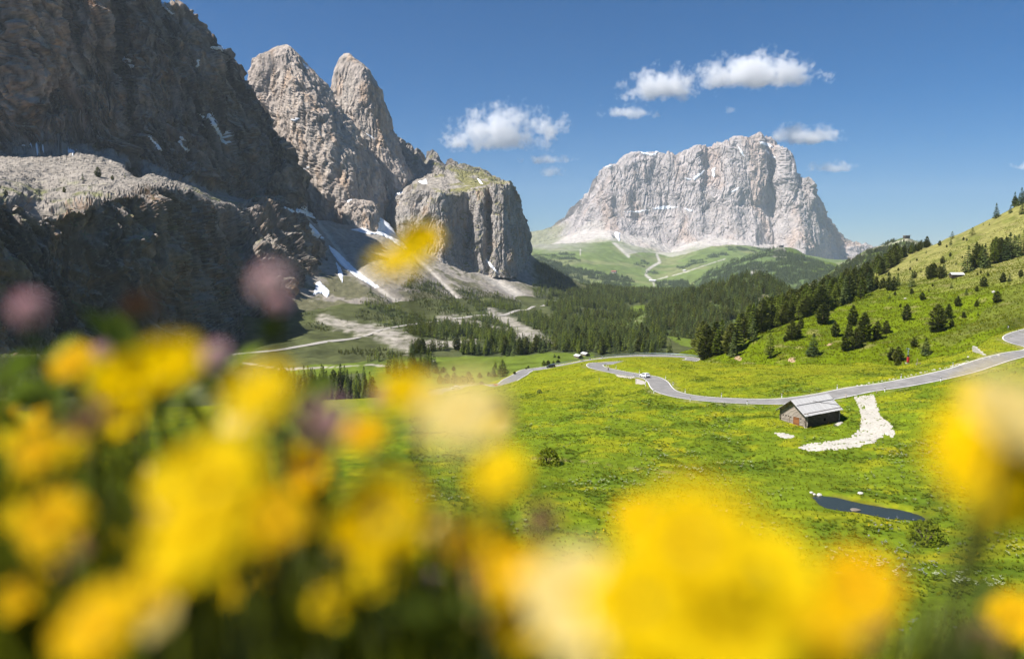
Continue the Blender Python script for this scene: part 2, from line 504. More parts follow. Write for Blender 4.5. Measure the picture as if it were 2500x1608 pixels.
g = loft(930, 1262, 240, [Sp_deep, Sp_low, Sp_foot, Sp_sky, Sp_bk], [8, 60, 80, 10], su=.6)
a_ = np.ones(g.shape[:2]) * .35; a_[60:] = 1.0
rock_sheet("spire_ridge", g, 9, 42, 1.0, 44.0, .3, .4, amp=smooth1(a_, 6, 0), colour=bench_colour)
Bl_top = [(958, 520, 1500), (966, 490, 1490), (975, 478, 1470), (1006, 461, 1430), (1040, 466, 1412), (1077, 472, 1400), (1090, 476, 1408), (1110, 474, 1440), (1140, 470, 1480), (1150, 468, 1480), (1168, 464, 1450), (1182, 460, 1455), (1192, 456, 1478), (1206, 450, 1445), (1230, 448, 1440), (1244, 450, 1455), (1256, 462, 1490), (1264, 485, 1530), (1273, 514, 1570), (1283, 545, 1610), (1289, 590, 1640), (1293, 615, 1650)]
Bl_mid = [(958, 545, 1470), (985, 550, 1425), (1040, 560, 1392), (1077, 566, 1380), (1090, 570, 1390), (1110, 566, 1425), (1136, 560, 1468), (1150, 560, 1472), (1166, 560, 1432), (1182, 560, 1440), (1192, 556, 1470), (1206, 556, 1430), (1230, 556, 1425), (1246, 560, 1445), (1262, 570, 1500), (1280, 585, 1580), (1289, 600, 1630), (1293, 622, 1650)]
Bl_bot = [(958, 600, 1440), (985, 625, 1400), (1040, 650, 1372), (1100, 690, 1365), (1145, 705, 1400), (1182, 690, 1420), (1210, 675, 1410), (1250, 680, 1430), (1280, 665, 1560), (1293, 650, 1650)]
Bl_rim = [(px, py - 2 if px < 1245 else py, d + 30) for px, py, d in Bl_top]
Bl_bk = [(px, py + 14, d + 120) for px, py, d in Bl_top]
g = loft(958, 1293, 270, [Bl_bot, Bl_mid, Bl_top, Bl_rim, Bl_bk], [95, 95, 10, 6], su=.8)
rock_sheet("rock_bluff", g, 12, 48, .6, 71.0, .6, .45, colour=lambda g, c, n: bench_colour(g, c * 1.3, n))

# --- the far massif
far_d = [(1250, 6500), (1320, 6400), (1400, 6150), (1455, 5950), (1490, 5780), (1530, 5830), (1600, 5850), (1650, 5800), (1700, 5790), (1727, 5850), (1760, 5760), (1800, 5740), (1840, 5680), (1856, 5700), (1874, 5900), (1890, 5880), (1912, 5640), (1930, 5690), (1945, 5740), (1960, 5640), (1985, 5520), (1995, 5660), (2020, 6050), (2070, 6600), (2140, 6500)]
fd = lambda px: float(np.interp(px, *zip(*far_d)))
F_sky = [(1250, 585), (1291, 567), (1318, 562), (1344, 557), (1359, 546), (1382, 531), (1397, 512), (1412, 499), (1427, 477), (1444, 465), (1451, 439), (1460, 426), (1472, 411), (1482, 406), (1490, 404), (1500, 407), (1506, 403), (1521, 397), (1528, 389), (1536, 386), (1551, 379), (1566, 373), (1588, 376), (1607, 371), (1615, 375), (1626, 380), (1636, 379), (1648, 377), (1660, 370), (1675, 366), (1686, 370), (1694, 364), (1701, 359), (1712, 352), (1722, 354), (1727, 360), (1739, 356), (1769, 346), (1780, 345), (1791, 338), (1800, 341), (1817, 336), (1836, 331), (1851, 333), (1870, 336), (1885, 343), (1894, 356), (1905, 361), (1915, 368), (1922, 374), (1926, 381), (1929, 401), (1930, 418), (1936, 421), (1941, 420), (1956, 433), (1962, 434), (1979, 445), (1985, 452), (1992, 465), (2002, 495), (2013, 518), (2024, 541), (2043, 569), (2062, 587), (2077, 597), (2096, 600), (2140, 606)]
F_sky = [(px, py, fd(px) + 250) for px, py in F_sky]
F_led = [(px, py, fd(px) + 60) for px, py in [(1250, 600), (1360, 585), (1430, 545), (1480, 535), (1560, 530), (1620, 505), (1700, 500), (1800, 500), (1880, 500), (1950, 510), (2000, 560), (2050, 600), (2140, 620)]]
F_base = [(px, py, fd(px) - 120) for px, py in [(1250, 610), (1330, 590), (1400, 570), (1464, 561), (1490, 558), (1532, 570), (1588, 582), (1626, 602), (1640, 610), (1663, 598), (1701, 588), (1731, 579), (1776, 585), (1814, 587), (1844, 600), (1866, 596), (1889, 598), (1964, 622), (2039, 640), (2140, 640)]]
F_tal = [(px, py, d) for px, py, d in [(1250, 640, 5000), (1350, 625, 5000), (1470, 615, 5050), (1560, 628, 5100), (1640, 648, 5100), (1700, 628, 5150), (1800, 622, 5150), (1900, 630, 5150), (2140, 660, 5200)]]
F_bk = [(px, py + 30, d + 900) for px, py, d in F_sky]
g = loft(1250, 2140, 600, [F_tal, F_base, F_led, F_sky, F_bk], [60, 110, 160, 8], su=.7, sv=.8)
r_ = np.arange(g.shape[0])[:, None] + 0 * g[..., 0]
pxg, pyg = proj(g)
a_ = sstep(45, 85, r_) * (.35 + .65 * sstep(1330, 1470, pxg)) * (1 - .25 * sstep(300, 332, r_)) * (.62 + .38 * sstep(120, 200, r_))
base_line = np.interp(pxg[0], [p[0] for p in F_base], [p[1] for p in F_base])


def far_colour(g, c, n):
    px, py = proj(g)
    lo = py - np.interp(px, [p[0] for p in F_base], [p[1] for p in F_base]) + 6 * fbm(g, 200, 3, off=4)
    c = c * .35 + .65 * np.array((.44, .39, .378)) * (1 + .18 * fbm(g, 160, 4, .6, (1, 1, 2), 9))[..., None]
    c = mixc(c, (.40, .30, .24), sstep(.0, .5, fbm(g, 230, 3, .5, (1, 1, 3), 31)) * .6)
    tal = sstep(-4, 4, lo)
    c = mixc(c, (.46, .42, .385), tal * (.55 + .45 * sstep(-.2, .3, fbm(g, 120, 4, off=12))))
    green = sstep(14, 34, lo + 10 * fbm(g, 260, 4, off=18) + .55 * np.maximum(0, 1460 - px) * sstep(1500, 1400, px) * 0)
    c = mixc(c, (.17, .20, .085), green)
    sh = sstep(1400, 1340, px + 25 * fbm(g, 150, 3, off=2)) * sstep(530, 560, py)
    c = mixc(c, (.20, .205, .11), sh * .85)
    fan = inpoly(px, py, [(1445, 535), (1478, 542), (1470, 575), (1400, 590), (1350, 606), (1330, 604), (1400, 570)])
    c = mixc(c, (.44, .40, .365), fan * .8)
    return np.clip(c, .02, .85)


far, FARG = rock_sheet("distant_mountain", g, 58, 150, .5, 5.0, .3, .15, amp=a_, colour=far_colour, mat=M_FARROCK, vert=5.0, fine=.6, big=1.35)
# ------------------------------------------------------------------ scree slope, valley floor, foothills, hillside, meadow
S0 = [(660, 845, 740), (690, 835, 760), (800, 805, 850), (900, 780, 900), (1000, 765, 960), (1100, 755, 1040), (1200, 750, 1130), (1300, 745, 1260), (1430, 725, 1500)]
S1 = [(660, 770, 870), (690, 760, 900), (800, 720, 980), (900, 690, 1040), (1000, 680, 1120), (1100, 690, 1200), (1200, 705, 1300), (1300, 705, 1420), (1430, 708, 1600)]
S2 = [(660, 650, 980), (690, 640, 1010), (800, 610, 1130), (900, 600, 1230), (1000, 620, 1290), (1100, 660, 1320), (1200, 672, 1420), (1300, 672, 1560), (1430, 698, 1700)]
S3 = [(660, 480, 1100), (690, 480, 1130), (760, 515, 1220), (800, 535, 1270), (870, 545, 1350), (930, 520, 1430), (965, 560, 1410), (1000, 592, 1400), (1100, 645, 1400), (1150, 675, 1400), (1200, 642, 1500), (1270, 600, 1650), (1292, 612, 1680), (1320, 638, 1740), (1360, 660, 1800), (1400, 680, 1820), (1430, 700, 1820)]
S4 = [(px, py + 20, d + 160) for px, py, d in S3]
g = loft(660, 1430, 330, [S0, S1, S2, S3, S4], [60, 60, 80, 6], su=5, sv=6)
n = face_cam(g)
pxg, pyg = proj(g)
rough_s = fbm(g, 60, 4, off=3)
g = g + n * (2.6 * rough_s + 1.3 * fbm(g, 12, 3, off=6))[..., None]
# debris chutes run straight down the slope
for line, wd, dep in (([(760, 520), (850, 640), (960, 730), (1120, 800)], 10, 5), ([(985, 600), (1080, 690), (1160, 770)], 7, 4), ([(1165, 650), (1230, 700), (1330, 760)], 10, 5)):
    g[..., 2] -= dep * np.exp(-(dpoly(pxg, pyg, line) / wd) ** 2)
SCREEG, SCREEN = g, face_cam(g)


def scree_colour(g, py_shift=0):
    px, py = proj(g)
    nz = fbm(g, 55, 4, off=21); fine = fbm(g, 9, 3, off=27)
    c = np.broadcast_to(np.array((.28, .25, .215)), g.shape).copy()
    c *= (1 + .16 * nz + .14 * fine)[..., None]
    veg = sstep(-.12, .22, nz * .9 + .3 * fine + (py - 690) / 90)
    veg *= 1 - np.exp(-(dpoly(px, py, [(760, 520), (850, 640), (960, 730), (1080, 780), (1180, 840)]) / 15) ** 2)
    veg *= 1 - np.exp(-(dpoly(px, py, [(985, 600), (1040, 650), (1110, 720), (1165, 772)]) / 8) ** 2)
    veg *= 1 - np.exp(-(dpoly(px, py, [(1165, 650), (1230, 700), (1290, 735), (1340, 770)]) / 22) ** 2)
    c = mixc(c, (.085, .085, .036), veg * .85)
    c = mixc(c, (.10, .105, .045), sstep(1285, 1320, px + 14 * nz) * sstep(0, 1, (py - 612) / 20) * sstep(760, 700, py) * (px > 1285) * .9)
    for line, wd in (([(760, 520), (850, 640), (905, 690), (960, 730), (1040, 765), (1120, 800)], 5), ([(985, 600), (1040, 650), (1090, 700), (1120, 730), (1165, 772)], 3.4), ([(1165, 650), (1230, 700), (1275, 728), (1340, 770)], 12)):
        c = mixc(c, (.42, .385, .34), np.exp(-(dpoly(px, py, line) / (wd * (1 + .5 * nz))) ** 4) * .95)
    return c


terrain("scree_slope", g, scree_colour(g), M_SCREE)
ROCKS.append((g, SCREEN, bpy.data.objects["scree_slope"]))
SCREE_O = bpy.data.objects["scree_slope"]

V0 = [(-450, 1150, 330), (700, 1010, 380), (1000, 975, 400), (1200, 950, 400), (1450, 915, 420), (1700, 905, 420), (2150, 905, 420)]
V1 = [(-450, 1000, 450), (300, 960, 450), (700, 925, 470), (1000, 900, 500), (1300, 882, 520), (1500, 874, 530), (1700, 868, 560), (2150, 862, 600)]
V2 = [(-450, 905, 560), (300, 890, 570), (700, 868, 600), (1000, 850, 650), (1300, 832, 690), (1500, 828, 720), (1700, 818, 780), (2150, 805, 900)]
V3 = [(-450, 862, 630), (300, 852, 670), (700, 815, 770), (1000, 792, 870), (1300, 782, 950), (1500, 778, 1000), (1700, 770, 1100), (2150, 755, 1200)]
V4 = [(-450, 835, 670), (300, 825, 720), (500, 805, 770), (700, 778, 850), (900, 750, 920), (1100, 740, 1050), (1300, 738, 1270), (1400, 728, 1400), (1500, 728, 1450), (1700, 728, 1500), (2150, 728, 1600)]
V5 = [(-450, 820, 690), (300, 815, 735), (700, 760, 880), (900, 738, 960), (1100, 728, 1100), (1300, 708, 1500), (1380, 694, 1800), (1450, 696, 1950), (1550, 703, 2000), (1700, 708, 2000), (2150, 708, 2100)]
V6 = [(px, py + 25, d + 250) for px, py, d in V5]
g = loft(-450, 2150, 620, [V0, V1, V2, V3, V4, V5, V6], [26, 40, 40, 36, 30, 6], su=8, sv=5)
pxg, pyg = proj(g)
hum = fbm(g, 120, 4, off=41) * 7 + fbm(g, 22, 3, off=47) * 1.2
g[..., 2] += hum * sstep(300, 600, g[..., 1])
VALG = g
GRAVEL_LINES = [([(1080, 778), (1150, 790), (1220, 808), (1290, 822), (1345, 838)], 11), ([(900, 800), (960, 815), (1040, 838), (1160, 840)], 9),
                ([(790, 778), (850, 800), (930, 815), (1000, 850)], 13), ([(560, 880), (700, 902), (900, 890), (1010, 898), (1060, 880)], 2.2), ([(1200, 760), (1270, 800), (1330, 830)], 12)]
CLEAR = [[(1600, 778), (1625, 757), (1660, 752), (1676, 775), (1690, 800), (1706, 838), (1690, 848), (1660, 842), (1630, 822), (1618, 800)],
         [(1528, 752), (1570, 744), (1625, 757), (1610, 776), (1560, 764)], [(1420, 705), (1452, 700), (1462, 712), (1430, 716)],
         [(900, 900), (1000, 872), (1120, 872), (1250, 868), (1290, 868), (1340, 858), (1450, 860), (1450, 905), (1300, 915), (1180, 935), (1000, 960), (900, 950)],
         [(640, 920), (760, 893), (900, 880), (1000, 872), (1000, 905), (760, 925)], [(1630, 745), (1662, 735), (1662, 750), (1640, 757)]]


def valley_colour(g):
    px, py = proj(g)
    nz = fbm(g, 70, 4, off=51); fine = fbm(g, 14, 3, off=57)
    c = np.broadcast_to(np.array((.070, .078, .030)), g.shape).copy() * (1 + .3 * nz + .25 * fine)[..., None]
    for poly in CLEAR:
        pol = np.array(poly, float)
        c = mixc(c, GRASS * .92, inpoly(px + 10 * nz, py + 4 * nz, pol) * (.9 + .1 * fine))
    for line, wd in GRAVEL_LINES:
        c = mixc(c, (.36, .325, .28), np.exp(-(dpoly(px, py * 1.0, line) / (wd * (1 + .6 * nz + .7 * fine))) ** 4) * (.75 + .6 * fine + .5 * fbm(g, 5, 2, off=59)))
    c = mixc(c, (.36, .33, .29), sstep(640, 560, g[..., 1]) * 0)
    return np.clip(c, .02, .8)


terrain("valley_floor", g, valley_colour(g), M_FOREST_FLOOR)
VALLEY_O = bpy.data.objects["valley_floor"]

# wooded knoll, far foothills, spur and ridge
K0 = [(1520, 880, 640), (1700, 870, 650), (1850, 860, 620), (2040, 840, 600)]
K1 = [(1520, 800, 800), (1600, 785, 830), (1700, 770, 850), (1829, 760, 860), (1946, 775, 820), (2040, 790, 760)]
K2 = [(1520, 785, 950), (1600, 752, 980), (1680, 712, 1020), (1760, 690, 1050), (1829, 672, 1060), (1880, 677, 1040), (1946, 725, 1000), (1990, 765, 960), (2040, 790, 900)]
K3 = [(px, py + 40, d + 200) for px, py, d in K2]
g = loft(1520, 2040, 170, [K0, K1, K2, K3], [30, 46, 12], su=4, sv=4)
g[..., 2] += fbm(g, 60, 4, off=61) * 5
c = np.broadcast_to(np.array((.10, .13, .035)), g.shape) * (1 + .35 * fbm(g, 30, 4, off=63))[..., None]
pxg, pyg = proj(g)
c = mixc(c, (.30, .25, .17), sstep(.25, .5, fbm(g, 35, 3, off=66)))
c = mixc(c, GRASS * .9, sstep(0, 10, 10 - np.abs(pyg - np.interp(pxg, [1640, 1700, 1760, 1800], [734, 706, 690, 682])) * 2.5) * (pxg < 1800) * .9)
terrain("wooded_knoll", g, c, M_FOREST_FLOOR); KNOLL_O = bpy.data.objects["wooded_knoll"]; KNOLLG = g

F0 = [(1230, 790, 2100), (1500, 785, 2150), (1700, 780, 2200), (2260, 770, 2300)]
F1 = [(1230, 720, 2500), (1400, 716, 2600), (1560, 722, 2700), (1700, 718, 2800), (1900, 705, 2800), (2260, 695, 2600)]
F2 = [(1230, 680, 3200), (1400, 682, 3300), (1550, 690, 3500), (1620, 694, 3500), (1750, 672, 3500), (1900, 662, 3400), (2260, 655, 3200)]
F3 = [(1230, 640, 4200), (1400, 634, 4300), (1500, 642, 4500), (1600, 652, 4700), (1640, 646, 4800), (1750, 626, 4700), (1900, 640, 4500), (2260, 645, 4500)]
F4 = [(1230, 604, 5000), (1300, 596, 5100), (1400, 588, 5200), (1470, 582, 5250), (1540, 594, 5300), (1630, 616, 5350), (1700, 600, 5350), (1780, 594, 5350), (1900, 604, 5400), (2000, 627, 5400), (2260, 645, 5400)]
F5 = [(px, py + 14, d + 300) for px, py, d in F4]
g = loft(1230, 2260, 420, [F0, F1, F2, F3, F4, F5], [16, 36, 40, 44, 6], su=8, sv=5)
g[..., 2] += fbm(g, 330, 4, off=71) * 16 + fbm(g, 60, 3, off=73) * 4
pxg, pyg = proj(g)
nz = fbm(g, 260, 4, off=75)
c = np.broadcast_to(np.array((.125, .165, .045)), g.shape) * (1 + .2 * nz)[..., None]
c = mixc(c, (.20, .20, .09), sstep(0, .5, fbm(g, 400, 3, off=77)) * .7)
c = mixc(c, (.30, .28, .24), sstep(622, 600, pyg + 14 * nz) * sstep(1480, 1380, pxg) * .75)
c = mixc(c, (.40, .37, .33), inpoly(pxg, pyg, [(1495, 575), (1540, 592), (1640, 612), (1700, 596), (1760, 590), (1735, 602), (1680, 618), (1640, 628), (1600, 618), (1560, 616), (1530, 622), (1505, 600)]) * (.62 + .5 * nz))
for line, wd in (([(1490, 560), (1496, 590), (1535, 626)], 3.5), ([(1604, 622), (1611, 640), (1590, 652), (1580, 660), (1577, 672), (1590, 682)], 3.2), ([(1600, 683), (1660, 668), (1720, 648), (1770, 632)], .9), ([(1416, 606), (1418, 628)], .8), ([(1595, 690), (1600, 715)], 1.5)):
    c = mixc(c, (.42, .39, .34), np.exp(-(dpoly(pxg, pyg, line) / wd) ** 4))
terrain("foothills", g, np.clip(c, .02, .8), M_FAR); FOOT_O = bpy.data.objects["foothills"]; FOOTG = g

Q0 = [(1590, 800, 2200), (1800, 790, 2200), (2090, 770, 2200)]
Q1 = [(1590, 778, 2700), (1677, 740, 2800), (1776, 700, 2850), (1905, 670, 2850), (2000, 690, 2700), (2090, 700, 2600)]
Q2 = [(1590, 772, 3000), (1640, 742, 3050), (1677, 706, 3150), (1718, 664, 3300), (1776, 638, 3400), (1850, 614, 3450), (1895, 598, 3480), (1916, 597, 3480), (1938, 603, 3450), (1964, 618, 3400), (1987, 626, 3350), (2040, 642, 3200), (2090, 662, 3100)]
Q3 = [(px, py + 30, d + 500) for px, py, d in Q2]
g = loft(1590, 2090, 220, [Q0, Q1, Q2, Q3], [24, 70, 10], su=2, sv=3)
g[..., 2] += fbm(g, 160, 4, off=81) * 9
nz = fbm(g, 130, 4, off=83)
c = np.broadcast_to(np.array((.10, .14, .045)), g.shape) * (1 + .3 * nz)[..., None]
pxg, pyg = proj(g)
c = mixc(c, (.28, .25, .22), inpoly(pxg + 5 * nz, pyg + 4 * nz, [(1880, 625), (1900, 600), (1912, 602), (1925, 625)]) * .8)
c = mixc(c, (.33, .29, .27), inpoly(pxg + 5 * nz, pyg + 4 * nz, [(1832, 660), (1845, 650), (1865, 655), (1862, 672), (1835, 672)]) * .8)
c = mixc(c, GRASS * .8, inpoly(pxg + 5 * nz, pyg, [(1925, 605), (1965, 622), (1940, 640), (1905, 640)]) * .6 + inpoly(pxg, pyg, [(1960, 640), (2040, 640), (2060, 650), (1990, 668)]) * .8)
terrain("wooded_spur", g, c, M_FAR); SPUR_O = bpy.data.objects["wooded_spur"]; SPURG = g

E0 = [(1880, 800, 1000), (2100, 780, 1000), (2420, 760, 1000)]
E1 = [(1880, 760, 1400), (1980, 720, 1400), (2073, 680, 1450), (2150, 650, 1500), (2220, 640, 1500), (2420, 650, 1500)]
E2 = [(1880, 742, 1700), (1980, 690, 1800), (2040, 652, 1880), (2073, 630, 1950), (2110, 610, 2000), (2150, 596, 2030), (2180, 584, 2050), (2200, 578, 2060), (2218, 577, 2060), (2235, 586, 2060), (2260, 592, 2060), (2420, 600, 2060)]
E3 = [(px, py + 40, d + 300) for px, py, d in E2]
g = loft(1880, 2420, 180, [E0, E1, E2, E3], [14, 56, 8], su=2.5, sv=3)
g[..., 2] += fbm(g, 110, 4, off=91) * 6
nz = fbm(g, 90, 4, off=93)
c = np.broadcast_to(np.array((.115, .145, .045)), g.shape) * (1 + .3 * nz)[..., None]
pxg, pyg = proj(g)
c = mixc(c, (.27, .23, .18), sstep(.05, .4, nz) * .6)
c = mixc(c, GRASS * .85, inpoly(pxg, pyg, [(2105, 632), (2130, 614), (2150, 608), (2152, 620), (2120, 640)]))
c = mixc(c, (.42, .40, .30), np.exp(-(dpoly(pxg, pyg, [(2150, 608), (2175, 594), (2200, 588), (2216, 584)]) / 1.6) ** 4) * .9)
terrain("wooded_ridge", g, c, M_FAR); RIDGE_O = bpy.data.objects["wooded_ridge"]; RIDGEG = g

H0 = [(1640, 915, 300), (1700, 899, 292), (1800, 899, 268), (1900, 900, 248), (2060, 900, 232), (2200, 906, 214), (2330, 884, 203), (2420, 858, 205), (2500, 800, 218), (2950, 650, 245)]
H1 = [(1640, 892, 320), (1750, 862, 310), (1850, 828, 305), (1990, 776, 325), (2150, 736, 345), (2335, 692, 362), (2500, 645, 372), (2950, 500, 385)]
H2 = [(1640, 880, 335), (1750, 848, 342), (1850, 806, 352), (1990, 752, 390), (2150, 704, 420), (2335, 670, 430), (2500, 626, 440), (2950, 460, 445)]
H3 = [(1640, 874, 350), (1750, 828, 380), (1816, 798, 410), (1849, 782, 440), (1897, 756, 480), (1962, 730, 520), (2027, 708, 560), (2082, 680, 600), (2125, 662, 620), (2157, 636, 640), (2206, 614, 640), (2254, 594, 630), (2287, 582, 620), (2319, 565, 610), (2378, 540, 590), (2449, 507, 570), (2500, 482, 560), (2950, 230, 540)]
H4 = [(px, py + 60, d + 250) for px, py, d in H3]
g = loft(1640, 2950, 520, [H0, H1, H2, H3, H4], [90, 34, 90, 8], su=5, sv=6)
pxg, pyg = proj(g)
near = sstep(200, 260, g[..., 1])
g[..., 2] += (fbm(g, 45, 4, off=101) * 2.2 + fbm(g, 7, 3, off=103) * .35) * near
HILLG = g
nz = fbm(g, 38, 4, off=105); fine = fbm(g, 4, 3, off=107) + .6 * fbm(g, 1.5, 2, off=108)
c = np.broadcast_to(GRASS * (.86, .84, 1.0), g.shape) * (1 + .2 * nz + .24 * fine)[..., None]
dry = sstep(735, 640, pyg + 30 * nz) * .85 * sstep(1950, 2100, pxg)
c = mixc(c, (.245, .225, .075), dry)
c = mixc(c, (.075, .10, .010), sstep(.05, .5, fbm(g, 18, 4, off=109) + .3 * fine) * .55)
c = mixc(c, (.27, .22, .10), sstep(.3, .6, fbm(g, 9, 3, off=111)) * .4 * near)
c = mixc(c, (.12, .125, .03), inpoly(pxg + 14 * nz, pyg + 8 * nz, [(2270, 830), (2330, 810), (2500, 690), (2500, 760), (2420, 800), (2320, 850)]) * .5)
terrain("hillside", g, c, M_HILL); HILL_O = bpy.data.objects["hillside"]

M0 = [(-550, 1760, 26), (3050, 1760, 26)]
M1 = [(-550, 1420, 48), (900, 1420, 48), (1600, 1400, 52), (2100, 1390, 54), (3050, 1380, 52)]
M2 = [(-550, 1260, 72), (600, 1250, 74), (1300, 1180, 92), (1700, 1200, 88), (2000, 1215, 86), (2120, 1235, 82), (2260, 1262, 78), (2500, 1230, 78), (3050, 1200, 74)]
M3 = [(-550, 1150, 105), (600, 1140, 108), (1300, 1100, 118), (1700, 1105, 112), (2000, 1120, 104), (2260, 1130, 98), (2500, 1110, 98), (3050, 1060, 94)]
M4 = [(-550, 1090, 135), (600, 1070, 140), (1300, 1020, 155), (1600, 1030, 142), (1900, 1040, 131), (2000, 1040, 129), (2200, 1030, 126), (2400, 1010, 124), (3050, 930, 122)]
M5 = [(-550, 1060, 190), (500, 1020, 205), (1000, 990, 220), (1300, 958, 205), (1500, 940, 200), (1620, 954, 184), (1750, 982, 160), (1900, 985, 153), (2060, 968, 155), (2200, 930, 165), (2330, 894, 177), (2440, 862, 187), (2540, 836, 195), (3050, 720, 225)]
M6 = [(-550, 1040, 240), (500, 1005, 250), (1000, 982, 270), (1150, 945, 275), (1300, 910, 262), (1435, 893, 250), (1510, 905, 232), (1590, 921, 215), (1700, 926, 203), (1900, 926, 190), (2100, 915, 185), (2200, 905, 190), (2330, 876, 193), (2440, 842, 202), (2500, 812, 212), (3050, 660, 245)]
M7 = [(-550, 1025, 280), (500, 995, 285), (1000, 975, 295), (1060, 966, 300), (1160, 946, 298), (1236, 934, 298), (1277, 921, 300), (1332, 904, 300), (1400, 892, 285), (1440, 887, 270), (1490, 875, 272), (1530, 874, 264), (1560, 874, 262), (1620, 875, 262), (1700, 882, 258), (1800, 887, 255), (1900, 890, 250), (2060, 891, 238), (2200, 893, 225), (2330, 866, 212), (2440, 822, 222), (2500, 788, 232), (3050, 635, 262)]
M7b = [(-550, 1022, 292), (500, 992, 296), (1000, 970, 305), (1060, 957, 310), (1173, 943, 308), (1236, 928, 308), (1277, 914, 311), (1332, 899, 314), (1400, 888, 305), (1440, 884, 295), (1490, 880, 288), (1530, 882, 286), (1620, 884, 288), (1690, 886, 288), (1760, 890, 276), (1800, 890, 270), (1900, 894, 262), (2060, 897, 250), (2200, 899, 238), (2330, 873, 226), (2440, 831, 231), (2500, 796, 241), (3050, 642, 270)]
M8 = [(-550, 1020, 305), (500, 990, 308), (1000, 965, 316), (1060, 948, 320), (1173, 940, 318), (1236, 922, 318), (1277, 907, 322), (1332, 895, 328), (1430, 874, 334), (1530, 865, 338), (1620, 866, 335), (1690, 873, 325), (1800, 893, 290), (1900, 898, 275), (2060, 902, 262), (2200, 905, 250), (2330, 880, 240), (2440, 840, 240), (2500, 805, 250), (3050, 650, 280)]
M9 = [(px, py + 22, d + 30) for px, py, d in M8]
MEADOW = loft(-550, 3050, 860, [M0, M1, M2, M3, M4, M5, M6, M7, M7b, M8, M9], [24, 44, 44, 34, 40, 50, 44, 22, 22, 16], su=5, sv=3)
# ------------------------------------------------------------------ meadow: road beds, pond hollow, gravel, colours
MPX = np.linspace(-550, 3050, MEADOW.shape[1])


def on_meadow(px, py):
    """first point of the smooth meadow surface that the given pixel sees"""
    c = (px + 550) / 3600 * (MEADOW.shape[1] - 1); i = int(np.clip(c, 0, MEADOW.shape[1] - 2)); f = c - i
    colm = MEADOW[:, i] * (1 - f) + MEADOW[:, i + 1] * f
    _, y = proj(colm)
    k = np.where((y[:-1] >= py) & (y[1:] < py))[0]
    if len(k) == 0: return colm[np.argmin(np.abs(y - py))]
    k = k[0]; t = (y[k] - py) / (y[k] - y[k + 1])
    return colm[k] * (1 - t) + colm[k + 1] * t


def catmull(pts, step=1.0):
    p = np.array(pts, float); p = np.concatenate([2 * p[:1] - p[1:2], p, 2 * p[-1:] - p[-2:-1]])
    out = []
    for i in range(1, len(p) - 2):
        n_ = max(2, int(np.linalg.norm(p[i + 1] - p[i]) / step))
        for t in np.linspace(0, 1, n_, endpoint=False):
            a, b, c_, d_ = p[i - 1], p[i], p[i + 1], p[i + 2]
            out.append(.5 * ((2 * b) + (c_ - a) * t + (2 * a - 5 * b + 4 * c_ - d_) * t * t + (3 * b - a - 3 * c_ + d_) * t ** 3))
    out.append(p[-2])
    return np.array(out)


ROAD_PX = [(2570, 796, 236), (2520, 806, 225), (2484, 818, 216), (2478, 829, 209), (2500, 842, 202), (2535, 850, 196), (2528, 858, 190), (2495, 862, 187.5), (2440, 872), (2354, 902), (2270, 922), (2180, 939), (2100, 952), (2000, 970), (1900, 979), (1800, 978), (1725, 974), (1680, 969), (1645, 962), (1622, 953), (1612, 942), (1606, 932), (1589, 922), (1556, 916), (1520, 910), (1486, 903), (1464, 898), (1452, 893), (1456, 888.5), (1475, 886, 262), (1500, 884, 268), (1540, 884, 275), (1600, 884, 284), (1650, 884, 294), (1685, 880, 306), (1690, 874, 318), (1660, 870.5, 326), (1620, 869, 330), (1570, 868.5, 332), (1530, 869.5, 330), (1480, 874, 327), (1440, 879.5, 324), (1400, 886, 320), (1345, 895), (1307, 903.5), (1277, 913.5), (1236, 928), (1200, 936), (1160, 943), (1105, 950), (1075, 954), (1062, 959, 308), (1070, 965, 303), (1095, 972, 300), (1180, 985, 297)]
rp = np.array([on_meadow(*q) if len(q) == 2 else P(*q) for q in ROAD_PX])
ROAD = catmull(rp, 1.2)
ROAD[:, :2] = smooth1(ROAD[:, :2], 1.5, 0)
ROAD[:, 2] = smooth1(ROAD[:, 2], 9, 0)
# the road bed is cut into the slope: terrain follows the road's level beside it
flatxy = MEADOW[..., :2].reshape(-1, 2)
sel = np.where((flatxy[:, 1] > 135) & (flatxy[:, 0] > -75) & (flatxy[:, 0] < 250))[0]
best = np.full(len(sel), 1e9); bz = np.zeros(len(sel))
for a in range(0, len(ROAD), 1):
    d_ = (flatxy[sel, 0] - ROAD[a, 0]) ** 2 + (flatxy[sel, 1] - ROAD[a, 1]) ** 2
    m_ = d_ < best
    best[m_] = d_[m_]; bz[m_] = ROAD[a, 2]
best = np.sqrt(best)
w_ = 1 - sstep(3.9, 9.5, best)
mz = MEADOW[..., 2].reshape(-1).copy()
hum = (fbm(MEADOW, 26, 4, off=121) * .9 + fbm(MEADOW, 3.0, 3, off=123) * .14).reshape(-1)
bank = fbm(MEADOW, 9, 3, off=125).reshape(-1) * .35
mz += (hum + bank) * sstep(30, 60, flatxy[:, 1]) * (1 - sstep(238, 262, flatxy[:, 1]) * .7)
mz[sel] = mz[sel] * (1 - w_) + (bz - .05 - .12 * sstep(3.0, 3.9, best)) * w_
